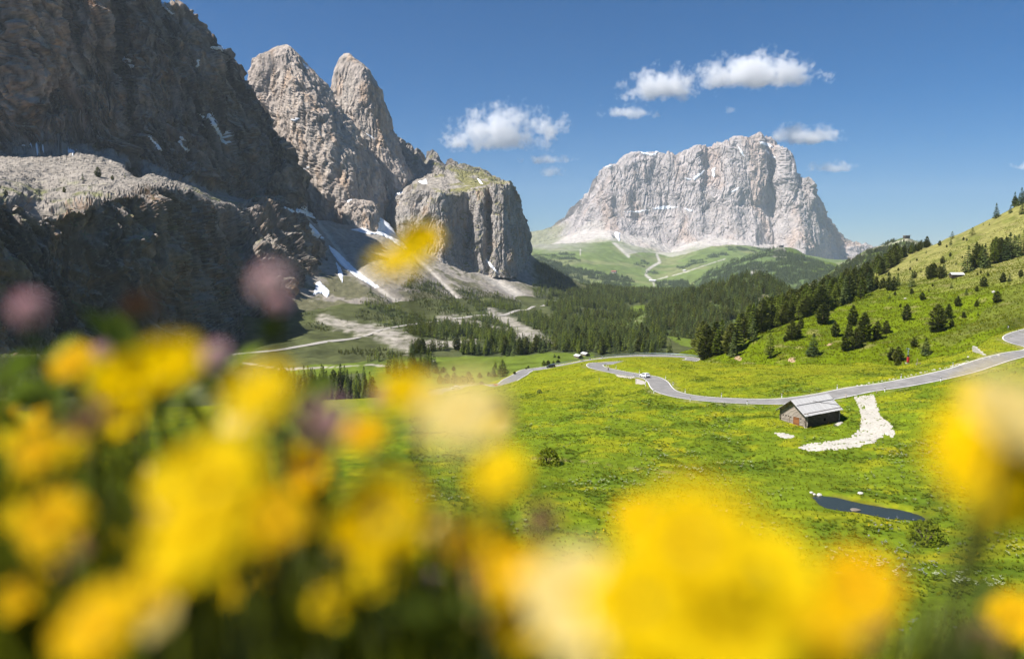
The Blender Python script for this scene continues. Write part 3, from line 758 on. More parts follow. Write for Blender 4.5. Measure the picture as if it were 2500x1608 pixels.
# the hillside keeps clear of the road bed too
hf = HILLG.reshape(-1, 3)
hs_ = np.where((hf[:, 1] < 262) & (hf[:, 0] > 100))[0]
hb = np.full(len(hs_), 1e9); hzr = np.zeros(len(hs_))
for a in range(0, 140):
    d_ = (hf[hs_, 0] - ROAD[a, 0]) ** 2 + (hf[hs_, 1] - ROAD[a, 1]) ** 2
    m_ = d_ < hb; hb[m_] = d_[m_]; hzr[m_] = ROAD[a, 2]
hb = np.sqrt(hb); cap = hzr - .5 + np.maximum(0, hb - 6.0) * .75
hf[hs_, 2] = np.where(hb < 26, np.minimum(hf[hs_, 2], cap), hf[hs_, 2])
HILLG = hf.reshape(HILLG.shape)
HILL_O.data.vertices.foreach_set("co", HILLG.astype(np.float32).ravel()); HILL_O.data.update()
ROADDIST = np.full(len(mz), 1e3); ROADDIST[sel] = best; ROADDIST = ROADDIST.reshape(MEADOW.shape[:2])

POND_PX = [(1984, 1213), (1992, 1209), (2010, 1210), (2045, 1214), (2075, 1222), (2110, 1230), (2150, 1237), (2190, 1243), (2225, 1251), (2250, 1260), (2261, 1268), (2256, 1272), (2235, 1270), (2200, 1268), (2170, 1266), (2130, 1258), (2100, 1252), (2080, 1249), (2050, 1246), (2020, 1240), (2005, 1234), (1996, 1226)]
pc = on_meadow(2120, 1240)
ZP = float(pc[2])


def on_plane(px, py, z):
    r = P(px, py, 1.0)
    return r * (z / r[..., 2])[..., None]


POND = on_plane(np.array([p[0] for p in POND_PX]), np.array([p[1] for p in POND_PX]), ZP)
selp = np.where((flatxy[:, 1] > 50) & (flatxy[:, 1] < 120) & (flatxy[:, 0] > 20) & (flatxy[:, 0] < 90))[0]
fx, fy = flatxy[selp, 0], flatxy[selp, 1]
dp = dpoly(fx, fy, np.concatenate([POND[:, :2], POND[:1, :2]]))
ins = inpoly(fx, fy, POND[:, :2])
sd = np.where(ins, -dp, dp)
lev = np.where(sd < 0, ZP - .7 * sstep(0, 1.0, -sd) - .05, ZP + .05 + .28 * sstep(0, 1.2, sd))
k_ = 1 - sstep(.8, 6.0, sd)
mz[selp] = mz[selp] * (1 - k_) + lev * k_
# level the ground a little under the barn
BARN_C = P(1968, 1043, 130.0); BARN_A = R(31.0)
bt = np.array((math.cos(BARN_A), math.sin(BARN_A))); bn = np.array((-math.sin(BARN_A), math.cos(BARN_A)))
BARN_L, BARN_W = 10.3, 5.8
rel = flatxy - BARN_C[:2]
ba, bb = rel @ bt, rel @ bn
outd = np.hypot(np.maximum(0, np.abs(ba - BARN_L / 2) - BARN_L / 2), np.maximum(0, np.abs(bb - BARN_W / 2) - BARN_W / 2))
kb = 1 - sstep(.6, 5.0, outd)
mz = mz * (1 - kb) + (BARN_C[2] - .05 + .06 * bb) * kb
MEADOW[..., 2] = mz.reshape(MEADOW.shape[:2])
MN = normals(MEADOW); MN *= np.sign(MN[..., 2:3])

mpx, mpy = proj(MEADOW)
nz = fbm(MEADOW, 22, 4, off=131); fine = fbm(MEADOW, 2.2, 3, off=133); mid = fbm(MEADOW, 7, 3, off=135)
fine2 = fbm(MEADOW, .9, 3, off=134)
c = np.broadcast_to(GRASS, MEADOW.shape) * (1 + .14 * nz + .16 * fine + .16 * fine2)[..., None]
c = mixc(c, (.245, .238, .008), np.maximum(sstep(.0, .55, mid + .5 * nz + .25 * fine) * .6, sstep(150, 200, MEADOW[..., 1]) * (.5 + .25 * mid + .15 * fine)))                       # yellow-green hay
c = mixc(c, (.060, .105, .006), sstep(.1, .5, fbm(MEADOW, 11, 5, .6, off=137) + .3 * fine - .3 * sstep(190, 230, MEADOW[..., 1])) * .6)   # lush dark docks
c = mixc(c, (.33, .27, .012), sstep(.44, .7, fbm(MEADOW, 8, 4, off=139) + .4 * fine2 + .25 * fine) * .35)                               # buttercup drifts
c = mixc(c, (.24, .22, .12), np.exp(-((ROADDIST - 4.2) / .9) ** 2) * .55 * sstep(-.2, .3, mid + .5 * fine))                      # dusty verge
c = mixc(c, (.22, .17, .09), np.exp(-(dpoly(mpx, mpy, [(1300, 1118), (1450, 1128), (1600, 1148), (1690, 1160)]) / 4) ** 2) * sstep(-.2, .3, fine + .5 * mid) * .6)
sdm = np.full(flatxy.shape[0], 99.0); sdm[selp] = sd; sdm = sdm.reshape(MEADOW.shape[:2])
c = mixc(c, (.12, .11, .025), np.exp(-((sdm - .15) / .25) ** 2) * .7)
c = mixc(c, (.035, .03, .015), sstep(.0, -.4, sdm))
MEADOW_COL = np.clip(c, .01, .8)
meadow_o = terrain("meadow", MEADOW, MEADOW_COL, M_MEADOW)

M_GRAVEL, t, b = new_mat("white_gravel", .95, .05)
geo = t.nodes.new("ShaderNodeNewGeometry"); vo = t.nodes.new("ShaderNodeTexVoronoi"); vo.inputs["Scale"].default_value = 3.2
t.links.new(geo.outputs["Position"], vo.inputs["Vector"])
cr = t.nodes.new("ShaderNodeValToRGB"); cr.color_ramp.elements[0].color = (.33, .305, .255, 1); cr.color_ramp.elements[1].color = (.46, .43, .375, 1); cr.color_ramp.elements[1].position = .55
t.links.new(vo.outputs["Color"], cr.inputs[0]); t.links.new(cr.outputs[0], b.inputs["Base Color"])
bp = t.nodes.new("ShaderNodeBump"); bp.inputs["Strength"].default_value = .35; bp.inputs["Distance"].default_value = .08
t.links.new(vo.outputs["Distance"], bp.inputs["Height"]); t.links.new(bp.outputs[0], b.inputs["Normal"])
gn = fbm(MEADOW, 1.3, 3, off=141)
TRACK = [[(2084, 968), (2132, 962), (2139, 985), (2146, 1010), (2155, 1022), (2172, 1032), (2186, 1062), (2176, 1066), (2160, 1058), (2150, 1066), (2128, 1080), (2080, 1092), (2020, 1098), (1972, 1099), (1950, 1092), (1975, 1083), (2030, 1077), (2075, 1068), (2098, 1050), (2104, 1020), (2097, 992)],
         [(1889, 1056), (1915, 1058), (1940, 1064), (1930, 1070), (1905, 1066)], [(2036, 1038), (2053, 1028), (2056, 1033), (2044, 1040)]]
tm = np.zeros(mpx.shape, bool)
for poly in TRACK: tm |= inpoly(mpx, mpy, poly)
tm &= (outd.reshape(tm.shape) > .15)
# the track itself on a four times finer copy of that piece of ground
ci = np.where((MPX > 1870) & (MPX < 2210))[0]; ri = np.where((mpy[:, ci] < 1115).any(1) & (mpy[:, ci] > 955).any(1))[0]
sub_ = MEADOW[ri[0]:ri[-1] + 1, ci[0]:ci[-1] + 1]


def upsample(a_, k_, ax):
    n0 = a_.shape[ax]; x_ = np.linspace(0, n0 - 1, (n0 - 1) * k_ + 1); i0 = np.minimum(x_.astype(int), n0 - 2); f_ = x_ - i0
    sh = [1, 1, 1]; sh[ax] = -1; f_ = f_.reshape(sh)
    return np.take(a_, i0, ax) * (1 - f_) + np.take(a_, i0 + 1, ax) * f_


fg = upsample(upsample(sub_, 2, 0), 7, 1)
fpx, fpy = proj(fg)
g1 = fbm(fg, 1.6, 4, .6, off=142); g2_ = fbm(fg, .45, 3, off=143)
fm = np.zeros(fpx.shape, bool)
for poly in TRACK: fm |= inpoly(fpx + 5 * g1 + 2 * g2_, fpy + 2.5 * g1 + g2_, poly)
fm &= (g1 + .8 * g2_ < .40 - .25 * sstep(985, 965, fpy))
rel_ = fg[..., :2] - BARN_C[:2]
fm &= (np.hypot(np.maximum(0, np.abs(rel_ @ bt - BARN_L / 2) - BARN_L / 2), np.maximum(0, np.abs(rel_ @ bn - BARN_W / 2) - BARN_W / 2)) > .15)
fg[..., 2] += .05 * fbm(fg, .5, 3, off=144) + .05
gravel = patch("gravel_track", fg, np.broadcast_to(np.array((0, 0, 1.0)), fg.shape), fm, .04, M_GRAVEL, None); gravel["kind"] = "structure"
tm2 = inpoly(mpx + 5 * gn, mpy + 3 * gn, [(1500, 912), (1545, 918), (1560, 921), (1535, 923), (1508, 919)]) | inpoly(mpx + 3 * gn, mpy + 3 * gn, [(1552, 924), (1577, 931), (1577, 938), (1553, 937)]) | inpoly(mpx + 6 * gn, mpy + 3 * gn, [(2330, 892), (2380, 878), (2390, 880), (2340, 894)])
lay = patch("gravel_layby", MEADOW, MN, tm2 & (ROADDIST > 3.3), .06, flat("dusty_gravel", (.46, .42, .36), .95, .1, noise=2), None); lay["kind"] = "structure"


def ribbon(name, line, offs, lift, mat, parent=None, **props):
    t = np.gradient(line[:, :2], axis=0); t /= np.linalg.norm(t, axis=1, keepdims=True) + 1e-9
    nrm = np.stack([-t[:, 1], t[:, 0]], 1)
    g = np.zeros((len(line), len(offs), 3))
    for j, o_ in enumerate(offs):
        g[:, j, :2] = line[:, :2] + nrm * o_; g[:, j, 2] = line[:, 2] + lift
    me = mesh_from(name, g, grid_faces(len(line), len(offs)), True)
    return link(name, me, mat, parent, **props)


M_ASPH, t, b = new_mat("asphalt", .85, .25)
geo = t.nodes.new("ShaderNodeNewGeometry")
n1 = t.nodes.new("ShaderNodeTexNoise"); n1.inputs["Scale"].default_value = .35; n1.inputs["Detail"].default_value = 8
n1.inputs["Roughness"].default_value = .7
t.links.new(geo.outputs["Position"], n1.inputs["Vector"])
cr = t.nodes.new("ShaderNodeValToRGB")
cr.color_ramp.elements[0].position = .32; cr.color_ramp.elements[0].color = (.165, .158, .15, 1)
cr.color_ramp.elements[1].position = .72; cr.color_ramp.elements[1].color = (.30, .285, .27, 1)
t.links.new(n1.outputs[0], cr.inputs[0]); t.links.new(cr.outputs[0], b.inputs["Base Color"])
M_PAINT = flat("road_paint", (.72, .70, .66), .7, .2, noise=.6)
road = ribbon("road", ROAD, np.linspace(-3.25, 3.25, 9), .03, M_ASPH, kind="structure")
ribbon("edge_line", ROAD, (2.92, 3.18), .045, M_PAINT, road); ribbon("edge_line", ROAD, (-3.18, -2.92), .045, M_PAINT, road)

# water
M_WATER, t, b = new_mat("pond_water", .22, .2)
b.inputs["Base Color"].default_value = (.026, .034, .028, 1)
nw = t.nodes.new("ShaderNodeTexNoise"); nw.inputs["Scale"].default_value = 1.6; nw.inputs["Detail"].default_value = 3
bp = t.nodes.new("ShaderNodeBump"); bp.inputs["Strength"].default_value = .05; bp.inputs["Distance"].default_value = .1
t.links.new(nw.outputs[0], bp.inputs["Height"]); t.links.new(bp.outputs[0], b.inputs["Normal"])
bmw = bmesh.new()
cw = POND[:, :2].mean(0)
vsn = [bmw.verts.new((cw[0] + (p[0] - cw[0]) * 1.06, cw[1] + (p[1] - cw[1]) * 1.0, ZP)) for p in POND]
bmw.faces.new(vsn)
me = bpy.data.meshes.new("pond_water"); bmw.to_mesh(me); bmw.free()
link("pond_water", me, M_WATER, kind="structure")

# ------------------------------------------------------------------ looking things up on the finished ground
dg = bpy.context.evaluated_depsgraph_get(); dg.update()
BVH = {o.name: BVHTree.FromObject(o, dg) for o in (meadow_o, HILL_O, VALLEY_O, SCREE_O, KNOLL_O, FOOT_O, SPUR_O, RIDGE_O, wall)}


def hit(px, py, *names):
    r = Vector(P(px, py, 1.0)).normalized()
    best_ = None
    for nme in names or BVH:
        h_ = BVH[nme].ray_cast(Vector((0, 0, 0)), r)
        if h_[0] is not None and (best_ is None or h_[3] < best_[1]): best_ = (h_[0], h_[3], h_[1], nme)
    return best_


def drop(x, y, *names):
    zb = None
    for nme in names or BVH:
        h_ = BVH[nme].ray_cast(Vector((x, y, 900)), Vector((0, 0, -1)))
        if h_[0] is not None and (zb is None or h_[0].z > zb): zb = h_[0].z
    return zb


vr = []
for q in [(560, 866), (640, 860), (700, 853), (763, 840), (840, 831), (908, 814), (950, 800), (1013, 793), (1076, 783), (1101, 776.6), (1151, 773), (1201, 769), (1251, 762), (1300, 749), (1345, 738), (1380, 729)]:
    h_ = hit(*q, "valley_floor", "scree_slope")
    if h_: vr.append(h_[0])
vr = catmull(vr, 6.0); vr[:, :2] = smooth1(vr[:, :2], 2, 0)
tv = np.gradient(vr[:, :2], axis=0); tv /= np.linalg.norm(tv, axis=1, keepdims=True)
gv = np.zeros((len(vr), 5, 3))
for j, o_ in enumerate((-2.8, -1.4, 0, 1.4, 2.8)):
    for i in range(len(vr)):
        x, y = vr[i, 0] - tv[i, 1] * o_, vr[i, 1] + tv[i, 0] * o_
        z = drop(x, y, "valley_floor", "scree_slope")
        gv[i, j] = (x, y, (z if z is not None else vr[i, 2]))
gv[..., 2] = smooth1(gv[..., 2], 1.2, 0) + .45
me = mesh_from("valley_road", gv, grid_faces(len(vr), 5), True)
link("valley_road", me, flat("pale_road", (.36, .335, .30), .9, .1, noise=.2), kind="structure")
# ------------------------------------------------------------------ trees
def foliage(name, dark, light, trans=.25):
    m, t, b = new_mat(name, .75, .15)
    N = t.nodes.new
    oi = N("ShaderNodeObjectInfo"); geo = N("ShaderNodeNewGeometry")
    nz = N("ShaderNodeTexNoise"); nz.inputs["Scale"].default_value = .9; nz.inputs["Detail"].default_value = 3
    t.links.new(geo.outputs["Position"], nz.inputs["Vector"])
    ad = N("ShaderNodeMath"); ad.operation = 'ADD'
    t.links.new(oi.outputs["Random"], ad.inputs[0]); t.links.new(nz.outputs[0], ad.inputs[1])
    mr = N("ShaderNodeMapRange"); mr.inputs[1].default_value = .35; mr.inputs[2].default_value = 1.55
    t.links.new(ad.outputs[0], mr.inputs[0])
    mx = N("ShaderNodeMix"); mx.data_type = 'RGBA'; mx.inputs[6].default_value = (*dark, 1); mx.inputs[7].default_value = (*light, 1)
    t.links.new(mr.outputs[0], mx.inputs[0]); t.links.new(mx.outputs[2], b.inputs["Base Color"])
    tr = N("ShaderNodeBsdfTranslucent"); ms = N("ShaderNodeMixShader"); ms.inputs[0].default_value = trans
    t.links.new(mx.outputs[2], tr.inputs[0]); t.links.new(b.outputs[0], ms.inputs[1]); t.links.new(tr.outputs[0], ms.inputs[2])
    t.links.new(ms.outputs[0], t.nodes["Material Output"].inputs[0])
    return m


M_PINE = foliage("pine_needles", (.048, .066, .013), (.140, .150, .028), .28)
M_SPRUCE = foliage("spruce_needles", (.052, .082, .024), (.140, .175, .048), .3)
M_LARCH = foliage("larch_needles", (.12, .165, .020), (.24, .285, .040), .4)
M_BARK = flat("bark", (.10, .075, .055), .95, .1, noise=4)


def crown_mesh(name, kind, seed, n):
    """needle sprays spread through the crown's volume, height 1"""
    r = random.Random(seed)
    V, F = [], []
    prof = {"spruce": lambda t: .205 * (1 - t) ** .85 + .006, "larch": lambda t: .19 * min(1, (t / .10 + .35)) * (1 - t) ** .75 + .006,
            "pine": lambda t: .285 * min(1, .55 + t / .30 * .45) * (1 - t ** 2.3) ** .75 + .012}[kind]
    t0 = {"spruce": .05, "larch": .12, "pine": .03}[kind]
    lobes = [(r.uniform(0, 6.28), r.uniform(.15, .95), r.uniform(.82, 1.22)) for _ in range(9)]
    for i in range(n):
        t = t0 + (1 - t0) * (i + r.random()) / n
        t = min(.99, t0 + (1 - t0) * ((t - t0) / (1 - t0)) ** 1.25)
        if kind != "pine": t = round(t * 13 + r.uniform(-.22, .22)) / 13 if t < .85 else t
        t = max(t0, min(.985, t))
        a = r.uniform(0, 2 * math.pi)
        k = 1.0
        for la, lt, ls in lobes:
            k *= 1 + (ls - 1) * math.exp(-((math.remainder(a - la, 2 * math.pi)) / .8) ** 2 - ((t - lt) / .13) ** 2)
        R_ = prof((t - t0) / (1 - t0)) * k
        rad = R_ * (r.uniform(.35, 1.0) ** .6)
        ln = (.055 + .42 * R_) * r.uniform(.7, 1.25); wd = ln * r.uniform(.42, .75)
        ca, sa = math.cos(a), math.sin(a)
        dz = {"spruce": -.35, "larch": -.05, "pine": .42}[kind] + r.uniform(-.35, .35)
        base = Vector((ca * (rad - ln * .6), sa * (rad - ln * .6), t - dz * ln * .4))
        d = Vector((ca + r.uniform(-.5, .5), sa + r.uniform(-.5, .5), dz)).normalized()
        side = d.cross(Vector((r.uniform(-.6, .6), r.uniform(-.6, .6), 1))).normalized()
        tip = base + d * ln; mid = base + d * ln * .5 + Vector((0, 0, ln * r.uniform(-.1, .12)))
        b0 = len(V)
        V += [base, mid + side * wd * .5, tip, mid - side * wd * .5]
        F.append((b0, b0 + 1, b0 + 2, b0 + 3))
    # leader
    b0 = len(V); V += [Vector((0.012, 0, .9)), Vector((0, .012, .94)), Vector((0, 0, 1.0)), Vector((-.012, 0, .93))]; F.append((b0, b0 + 1, b0 + 2, b0 + 3))
    me = mesh_from(name, np.array([tuple(v) for v in V]), F, False)
    me.materials.append({"spruce": M_SPRUCE, "larch": M_LARCH, "pine": M_PINE}[kind])
    return me


def trunk_mesh(name, kind, seed):
    r = random.Random(seed); V, F = [], []
    r0 = {"spruce": .018, "larch": .017, "pine": .026}[kind]
    hs = (-.03, .1, .35, .7, .93)
    bx = [r.uniform(-.008, .008) for _ in hs]; by = [r.uniform(-.008, .008) for _ in hs]
    for k, h in enumerate(hs):
        rr = r0 * (1 - .93 * max(0, h)) * (1.25 if k == 0 else 1)
        for j in range(6): V.append((bx[k] + rr * math.cos(j * 1.047), by[k] + rr * math.sin(j * 1.047), h))
    for k in range(len(hs) - 1):
        for j in range(6): F.append((k * 6 + j, k * 6 + (j + 1) % 6, k * 6 + 6 + (j + 1) % 6, k * 6 + 6 + j))
    # a few bare limbs low down
    for _ in range(7):
        h = r.uniform(.12, .7); a = r.uniform(0, 6.28); ln = r.uniform(.08, .18) * (1 - h)
        b0 = len(V); w = .006
        V += [(0, 0, h), (0, w, h + w), (ln * math.cos(a), ln * math.sin(a), h + .02), (w * .3, 0, h - w)]
        F.append((b0, b0 + 1, b0 + 2, b0 + 3))
    me = mesh_from(name, V, F, True); me.materials.append(M_BARK)
    return me


KINDS = {"pine": "stone_pine", "larch": "larch_tree", "spruce": "spruce_tree"}
NEAR = {k: [(crown_mesh(k + "_crown", k, 100 + i, 460 if k == "pine" else 380), trunk_mesh(k + "_trunk", k, 300 + i)) for i in range(5)] for k in KINDS}
TREE_N = 0


def tree(kind, loc, h, label, group=None, wide=1.0):
    global TREE_N
    TREE_N += 1
    cm, tm_ = NEAR[kind][random.randrange(5)]
    e = bpy.data.objects.new(KINDS[kind], None); COL.objects.link(e)
    e.empty_display_size = .1
    e.location = loc; e.rotation_euler = (random.uniform(-.03, .03), random.uniform(-.03, .03), random.uniform(0, 6.28))
    e.scale = (h * wide, h * wide, h)
    e["label"] = label; e["category"] = {"pine": "pine tree", "larch": "larch tree", "spruce": "spruce tree"}[kind]
    if group: e["group"] = group
    link("crown", cm, None, e); link("trunk", tm_, None, e)
    return e


def tree_px(px, py, hpx, kind, label, group=None, names=("hillside",), wide=1.0):
    h_ = hit(px, py, *names)
    if h_ is None: return
    p = h_[0]
    return tree(kind, p, max(.8, hpx / FPX * p.y * 1.02), label, group, wide)


# --- hand-placed trees on the right-hand hillside: (x, base y, height) in the photograph
o7 = lambda x, y: (1800 + x / 3.08, 450 + y / 3.08)
HT = [  # notable ones with their own labels
    (1500, 1105, 205, "pine", "biggest rounded dark pine standing alone on the green slope above the red padded pylon", 1.25),
    (1585, 1012, 112, "pine", "smaller pine tucked against the right side of the biggest rounded slope pine", 1.0),
    (1612, 1070, 60, "pine", "stunted pine at the foot of the biggest rounded slope pine", 1.2),
    (1270, 1022, 122, "pine", "lone egg-shaped pine in the middle of the bright green slope", 1.1),
    (1655, 915, 76, "pine", "round pine alone above the biggest slope pine", 1.2),
    (1850, 772, 78, "pine", "bushy pine pair-like clump high on the right of the green slope", 1.3),
    (1800, 806, 45, "pine", "little pine just left below the bushy high clump", 1.1),
    (1722, 830, 52, "spruce", "small pointed spruce left of the bushy high clump", 1.3),
    (1950, 890, 88, "pine", "ragged dark pine leaning on the steep grass near the right edge", 1.3),
    (1996, 736, 72, "pine", "left pine of the pair high up near the right edge", 1.2),
    (2046, 731, 62, "spruce", "right spruce of the pair high up near the right edge", 1.3),
    (1416, 1282, 132, "spruce", "broad pointed spruce standing right behind the red padded pylon", 1.6),
    (1325, 1226, 76, "pine", "small bushy pine between the pylon and the broad spruce", 1.3),
    (1208, 1332, 116, "pine", "dark bushy pine immediately left of the red padded pylon", 1.3),
    (1160, 1322, 96, "pine", "pine at the left end of the clump beside the pylon", 1.3),
    (1206, 1386, 88, "pine", "front low pine of the clump beside the pylon", 1.1),
    (950, 1192, 232, "pine", "tallest pine of the dark clump in the middle of the lower slope", 1.0),
    (890, 1232, 152, "pine", "front pine of the dark clump in the middle of the lower slope", 1.1),
    (812, 1252, 130, "pine", "lowest left pine of the dark clump in the middle of the lower slope", 1.1),
    (838, 1145, 110, "pine", "rear left pine of the dark clump in the middle of the lower slope", 1.1),
    (1048, 1166, 140, "pine", "pine on the right shoulder of the dark clump of the lower slope", 1.1),
    (1118, 1122, 100, "pine", "outermost right pine of the dark clump of the lower slope", 1.2),
    (870, 1062, 152, "pine", "tall pine rising behind the dark clump of the lower slope", 1.0),
    (735, 1146, 116, "pine", "lone pine left of the dark clump of the lower slope", 1.1),
    (570, 1288, 168, "spruce", "wide pyramid spruce alone low on the slope above the bare earth scar", 1.5),
    (640, 1050, 160, "pine", "full rounded pine alone at the forest edge upslope", 1.3),
    (405, 1166, 146, "pine", "left pine of the pair above the earth scar", 1.1),
    (455, 1152, 104, "pine", "right pine of the pair above the earth scar", 1.2),
    (475, 1086, 82, "pine", "small pine behind the pair above the earth scar", 1.2),
    (360, 1180, 48, "pine", "shrubby little pine left of the pair above the earth scar", 1.3),
    (245, 1308, 192, "larch", "grey-green larch at the foot of the slope, first right of the dark forest corner", 1.25),
    (1765, 386, 62, "larch", "bright green leafy-looking larch alone near the top of the dry slope", 1.9),
    (1615, 411, 56, "larch", "green larch on the upper edge of the dry slope", 1.7),
    (1605, 456, 44, "spruce", "dark pointed spruce below the green larch of the dry slope", 1.6),
    (1540, 393, 42, "pine", "dark pine on the skyline left of the green larch", 1.3),
    (1480, 426, 36, "pine", "second small skyline pine left of the green larch", 1.2),
    (1405, 441, 36, "pine", "small skyline pine nearest the distant hilltop building", 1.2),
    (1760, 299, 52, "spruce", "taller spruce of the skyline pair above the dry slope", 1.2),
    (1742, 299, 34, "spruce", "shorter spruce of the skyline pair above the dry slope", 1.2),
    (1945, 256, 112, "spruce", "tall slim spruce near the skyline at the right edge", 1.1),
    (2052, 216, 56, "spruce", "short spruce right of the tall slim skyline spruce", 1.3),
    (2140, 221, 92, "spruce", "dark spruce touching the right edge of the picture near the skyline", 1.2),
]
for x, y, h, k, lab, wd in HT:
    tree_px(*o7(x, y), h / 3.08, k, lab, None, wide=wd)
SM = [(1610, 780, 40), (1390, 870, 55), (1310, 825, 40), (1145, 860, 35), (1185, 835, 28), (1225, 925, 28), (1468, 768, 22), (1800, 920, 45), (1700, 1005, 45), (1810, 985, 30), (2130, 695, 50), (1520, 460, 35),
      (1540, 595, 50), (1550, 635, 40), (1430, 665, 45), (1480, 635, 40), (1380, 660, 28), (1300, 645, 22), (1210, 650, 22), (1140, 690, 30), (1117, 685, 28), (1330, 705, 50), (1645, 605, 28), (1755, 545, 24), (1600, 545, 20), (1690, 555, 16), (1615, 600, 18), (1570, 578, 20), (1420, 520, 22), (1350, 575, 18), (1300, 590, 20), (1850, 310, 18), (1895, 308, 18), (1875, 262, 24), (1700, 420, 22), (1725, 425, 18), (1575, 475, 20), (1600, 540, 26), (1885, 690, 24), (1830, 670, 22), (1805, 685, 20), (1440, 810, 16), (1630, 825, 16), (1075, 790, 30), (1240, 545, 18), (1650, 700, 20)]
for x, y, h in SM:
    lab = "young dark pine dotted on the dry upper slope" if y < 700 else "little dark pine scattered on the lower green slope"
    tree_px(*o7(x, y), h / 3.08 * 1.1, random.choice(("pine", "pine", "spruce")), lab, "small scattered trees of the upper dry slope" if y < 700 else "small scattered trees of the lower green slope", wide=1.25)
GROUPS = [  # clumps: polygon in photograph pixels (tree bases), count, height m, kinds, label, group
    ([(2090, 705), (2215, 695), (2235, 700), (2130, 722), (2090, 722)], 16, (7, 11), "ppls", "mid-slope conifer in the row along the bench below the dry slope", "row of conifers along the bench"),
    ([(2245, 690), (2310, 680), (2325, 668), (2280, 672)], 7, (6, 10), "pps", "dark conifer in the clump left of the hillside shed", "conifers left of the hillside shed"),
    ([(2350, 668), (2420, 655), (2470, 636), (2500, 630), (2500, 610), (2440, 622), (2380, 645)], 24, (10, 17), "plsp", "tall conifer in the grove right of the hillside shed", "grove right of the hillside shed"),
    ([(2440, 505), (2500, 482), (2500, 500), (2450, 512)], 9, (8, 13), "sps", "conifer on the highest skyline of the right hill", "conifers on the highest skyline"),
    ([(1690, 880), (1760, 872), (1800, 876), (1830, 846), (1870, 806), (1830, 815), (1745, 850)], 26, (11, 17), "ppls", "big dark conifer in the forest corner at the foot of the right hill", "forest corner at the foot of the right hill"),
    ([(1850, 815), (1960, 778), (2040, 752), (2120, 722), (2120, 705), (2020, 735), (1930, 765), (1860, 790)], 90, (9, 15), "pplsll", "conifer along the lower edge of the wood on the right hill", "lower edge of the hillside wood"),
    ([(1800, 815), (1850, 785), (1900, 758), (1962, 730), (2030, 706), (2090, 678), (2130, 662), (2160, 640), (2200, 622), (2215, 628), (2160, 665), (2120, 690), (2060, 720), (1960, 755), (1870, 795)], 150, (9, 15), "ppllsp", "conifer on the spine of the wood on the right hill", "spine of the hillside wood"),
    ([(2150, 645), (2215, 618), (2260, 600), (2290, 590), (2262, 606), (2200, 632), (2160, 655)], 30, (6, 10), "ppl", "conifer in the thin upper strip of wood below the skyline", "upper strip of the hillside wood")]


def sample_poly(poly, n_, names, mind, seed, tries=60):
    r = random.Random(seed); out = []
    poly = np.array(poly, float); lo, hi = poly.min(0), poly.max(0)
    for _ in range(n_ * tries):
        if len(out) >= n_: break
        x, y = r.uniform(lo[0], hi[0]), r.uniform(lo[1], hi[1])
        if not inpoly(np.array([x]), np.array([y]), poly)[0]: continue
        h_ = hit(x, y, *names)
        if h_ is None: continue
        p = h_[0]
        if any((p.x - q.x) ** 2 + (p.y - q.y) ** 2 < mind * mind for q in out): continue
        out.append(p)
    return out


KC = {"p": "pine", "l": "larch", "s": "spruce"}
for gi, (poly, cnt, (h0, h1), ks, lab, grp) in enumerate(GROUPS):
    for p in sample_poly(poly, cnt, ("hillside",), 2.6, 900 + gi):
        k = KC[random.choice(ks)]
        tree(k, p, random.uniform(h0, h1), lab.replace("conifer", KINDS[k].replace("_tree", "").replace("_", " ")), grp, random.uniform(.9, 1.2) if k == "pine" else 1.05)

# --- single trees on the valley meadow beyond the lower road
o4 = lambda x, y: (1040 + x / 5.9875, 850 + y / 5.9875)
for x, y, h, k, lab, wd in [
    (1120, 412, 250, "larch", "big bright larch beside the lower road above the red car", 1.35), (985, 415, 150, "spruce", "dark spruce hugging the left of the big bright larch", 1.3),
    (1010, 300, 110, "larch", "slim larch behind the dark spruce near the big bright larch", 1.1), (788, 435, 85, "pine", "round dark pine alone on the valley meadow with a long shadow", 1.2),
    (915, 410, 68, "pine", "smaller round pine right of the lone valley pine", 1.1), (620, 500, 165, "pine", "right-hand big pine of the row behind the hairpin", 1.1),
    (420, 515, 165, "pine", "middle big pine of the row behind the hairpin", 1.1), (310, 510, 150, "pine", "left-middle pine of the row behind the hairpin", 1.1),
    (205, 515, 135, "pine", "left-hand pine of the row behind the hairpin", 1.1), (535, 500, 110, "pine", "smaller pine between the big ones behind the hairpin", 1.1), (490, 520, 120, "larch", "yellowish larch in the row behind the hairpin", 1.1),
    (692, 505, 45, "pine", "little bush-like pine ending the row behind the hairpin", 1.5), (1295, 378, 45, "pine", "tiny pine right of the big bright larch by the road", 1.4), (1496, 288, 35, "pine", "upper of two tiny pines on the bright valley meadow", 1.3),
    (1462, 305, 28, "pine", "lower of two tiny pines on the bright valley meadow", 1.3), (1785, 245, 72, "pine", "dark pine in the light thicket above the black car", 1.2), (1720, 250, 80, "larch", "light green larch shrub left in the thicket above the black car", 1.9),
    (1860, 235, 55, "larch", "light green larch shrub right in the thicket above the black car", 2.0), (1930, 225, 60, "pine", "rounded pine closing the thicket above the black car", 1.4), (1940, 150, 45, "pine", "dark pine below the forest left of the two small barns", 1.2),
    (1880, 132, 52, "spruce", "dark spruce at the forest foot left of the two small barns", 1.3), (150, 365, 95, "pine", "pine at the left of the valley meadow above the row", 1.3), (255, 350, 80, "pine", "bushy pine beside others left on the valley meadow", 1.4), (405, 330, 70, "pine", "dark pine at the forest foot on the valley meadow", 1.2)]:
    tree_px(*o4(x, y), h / 5.9875, k, lab, None, ("valley_floor", "meadow"), wd * 1.5)

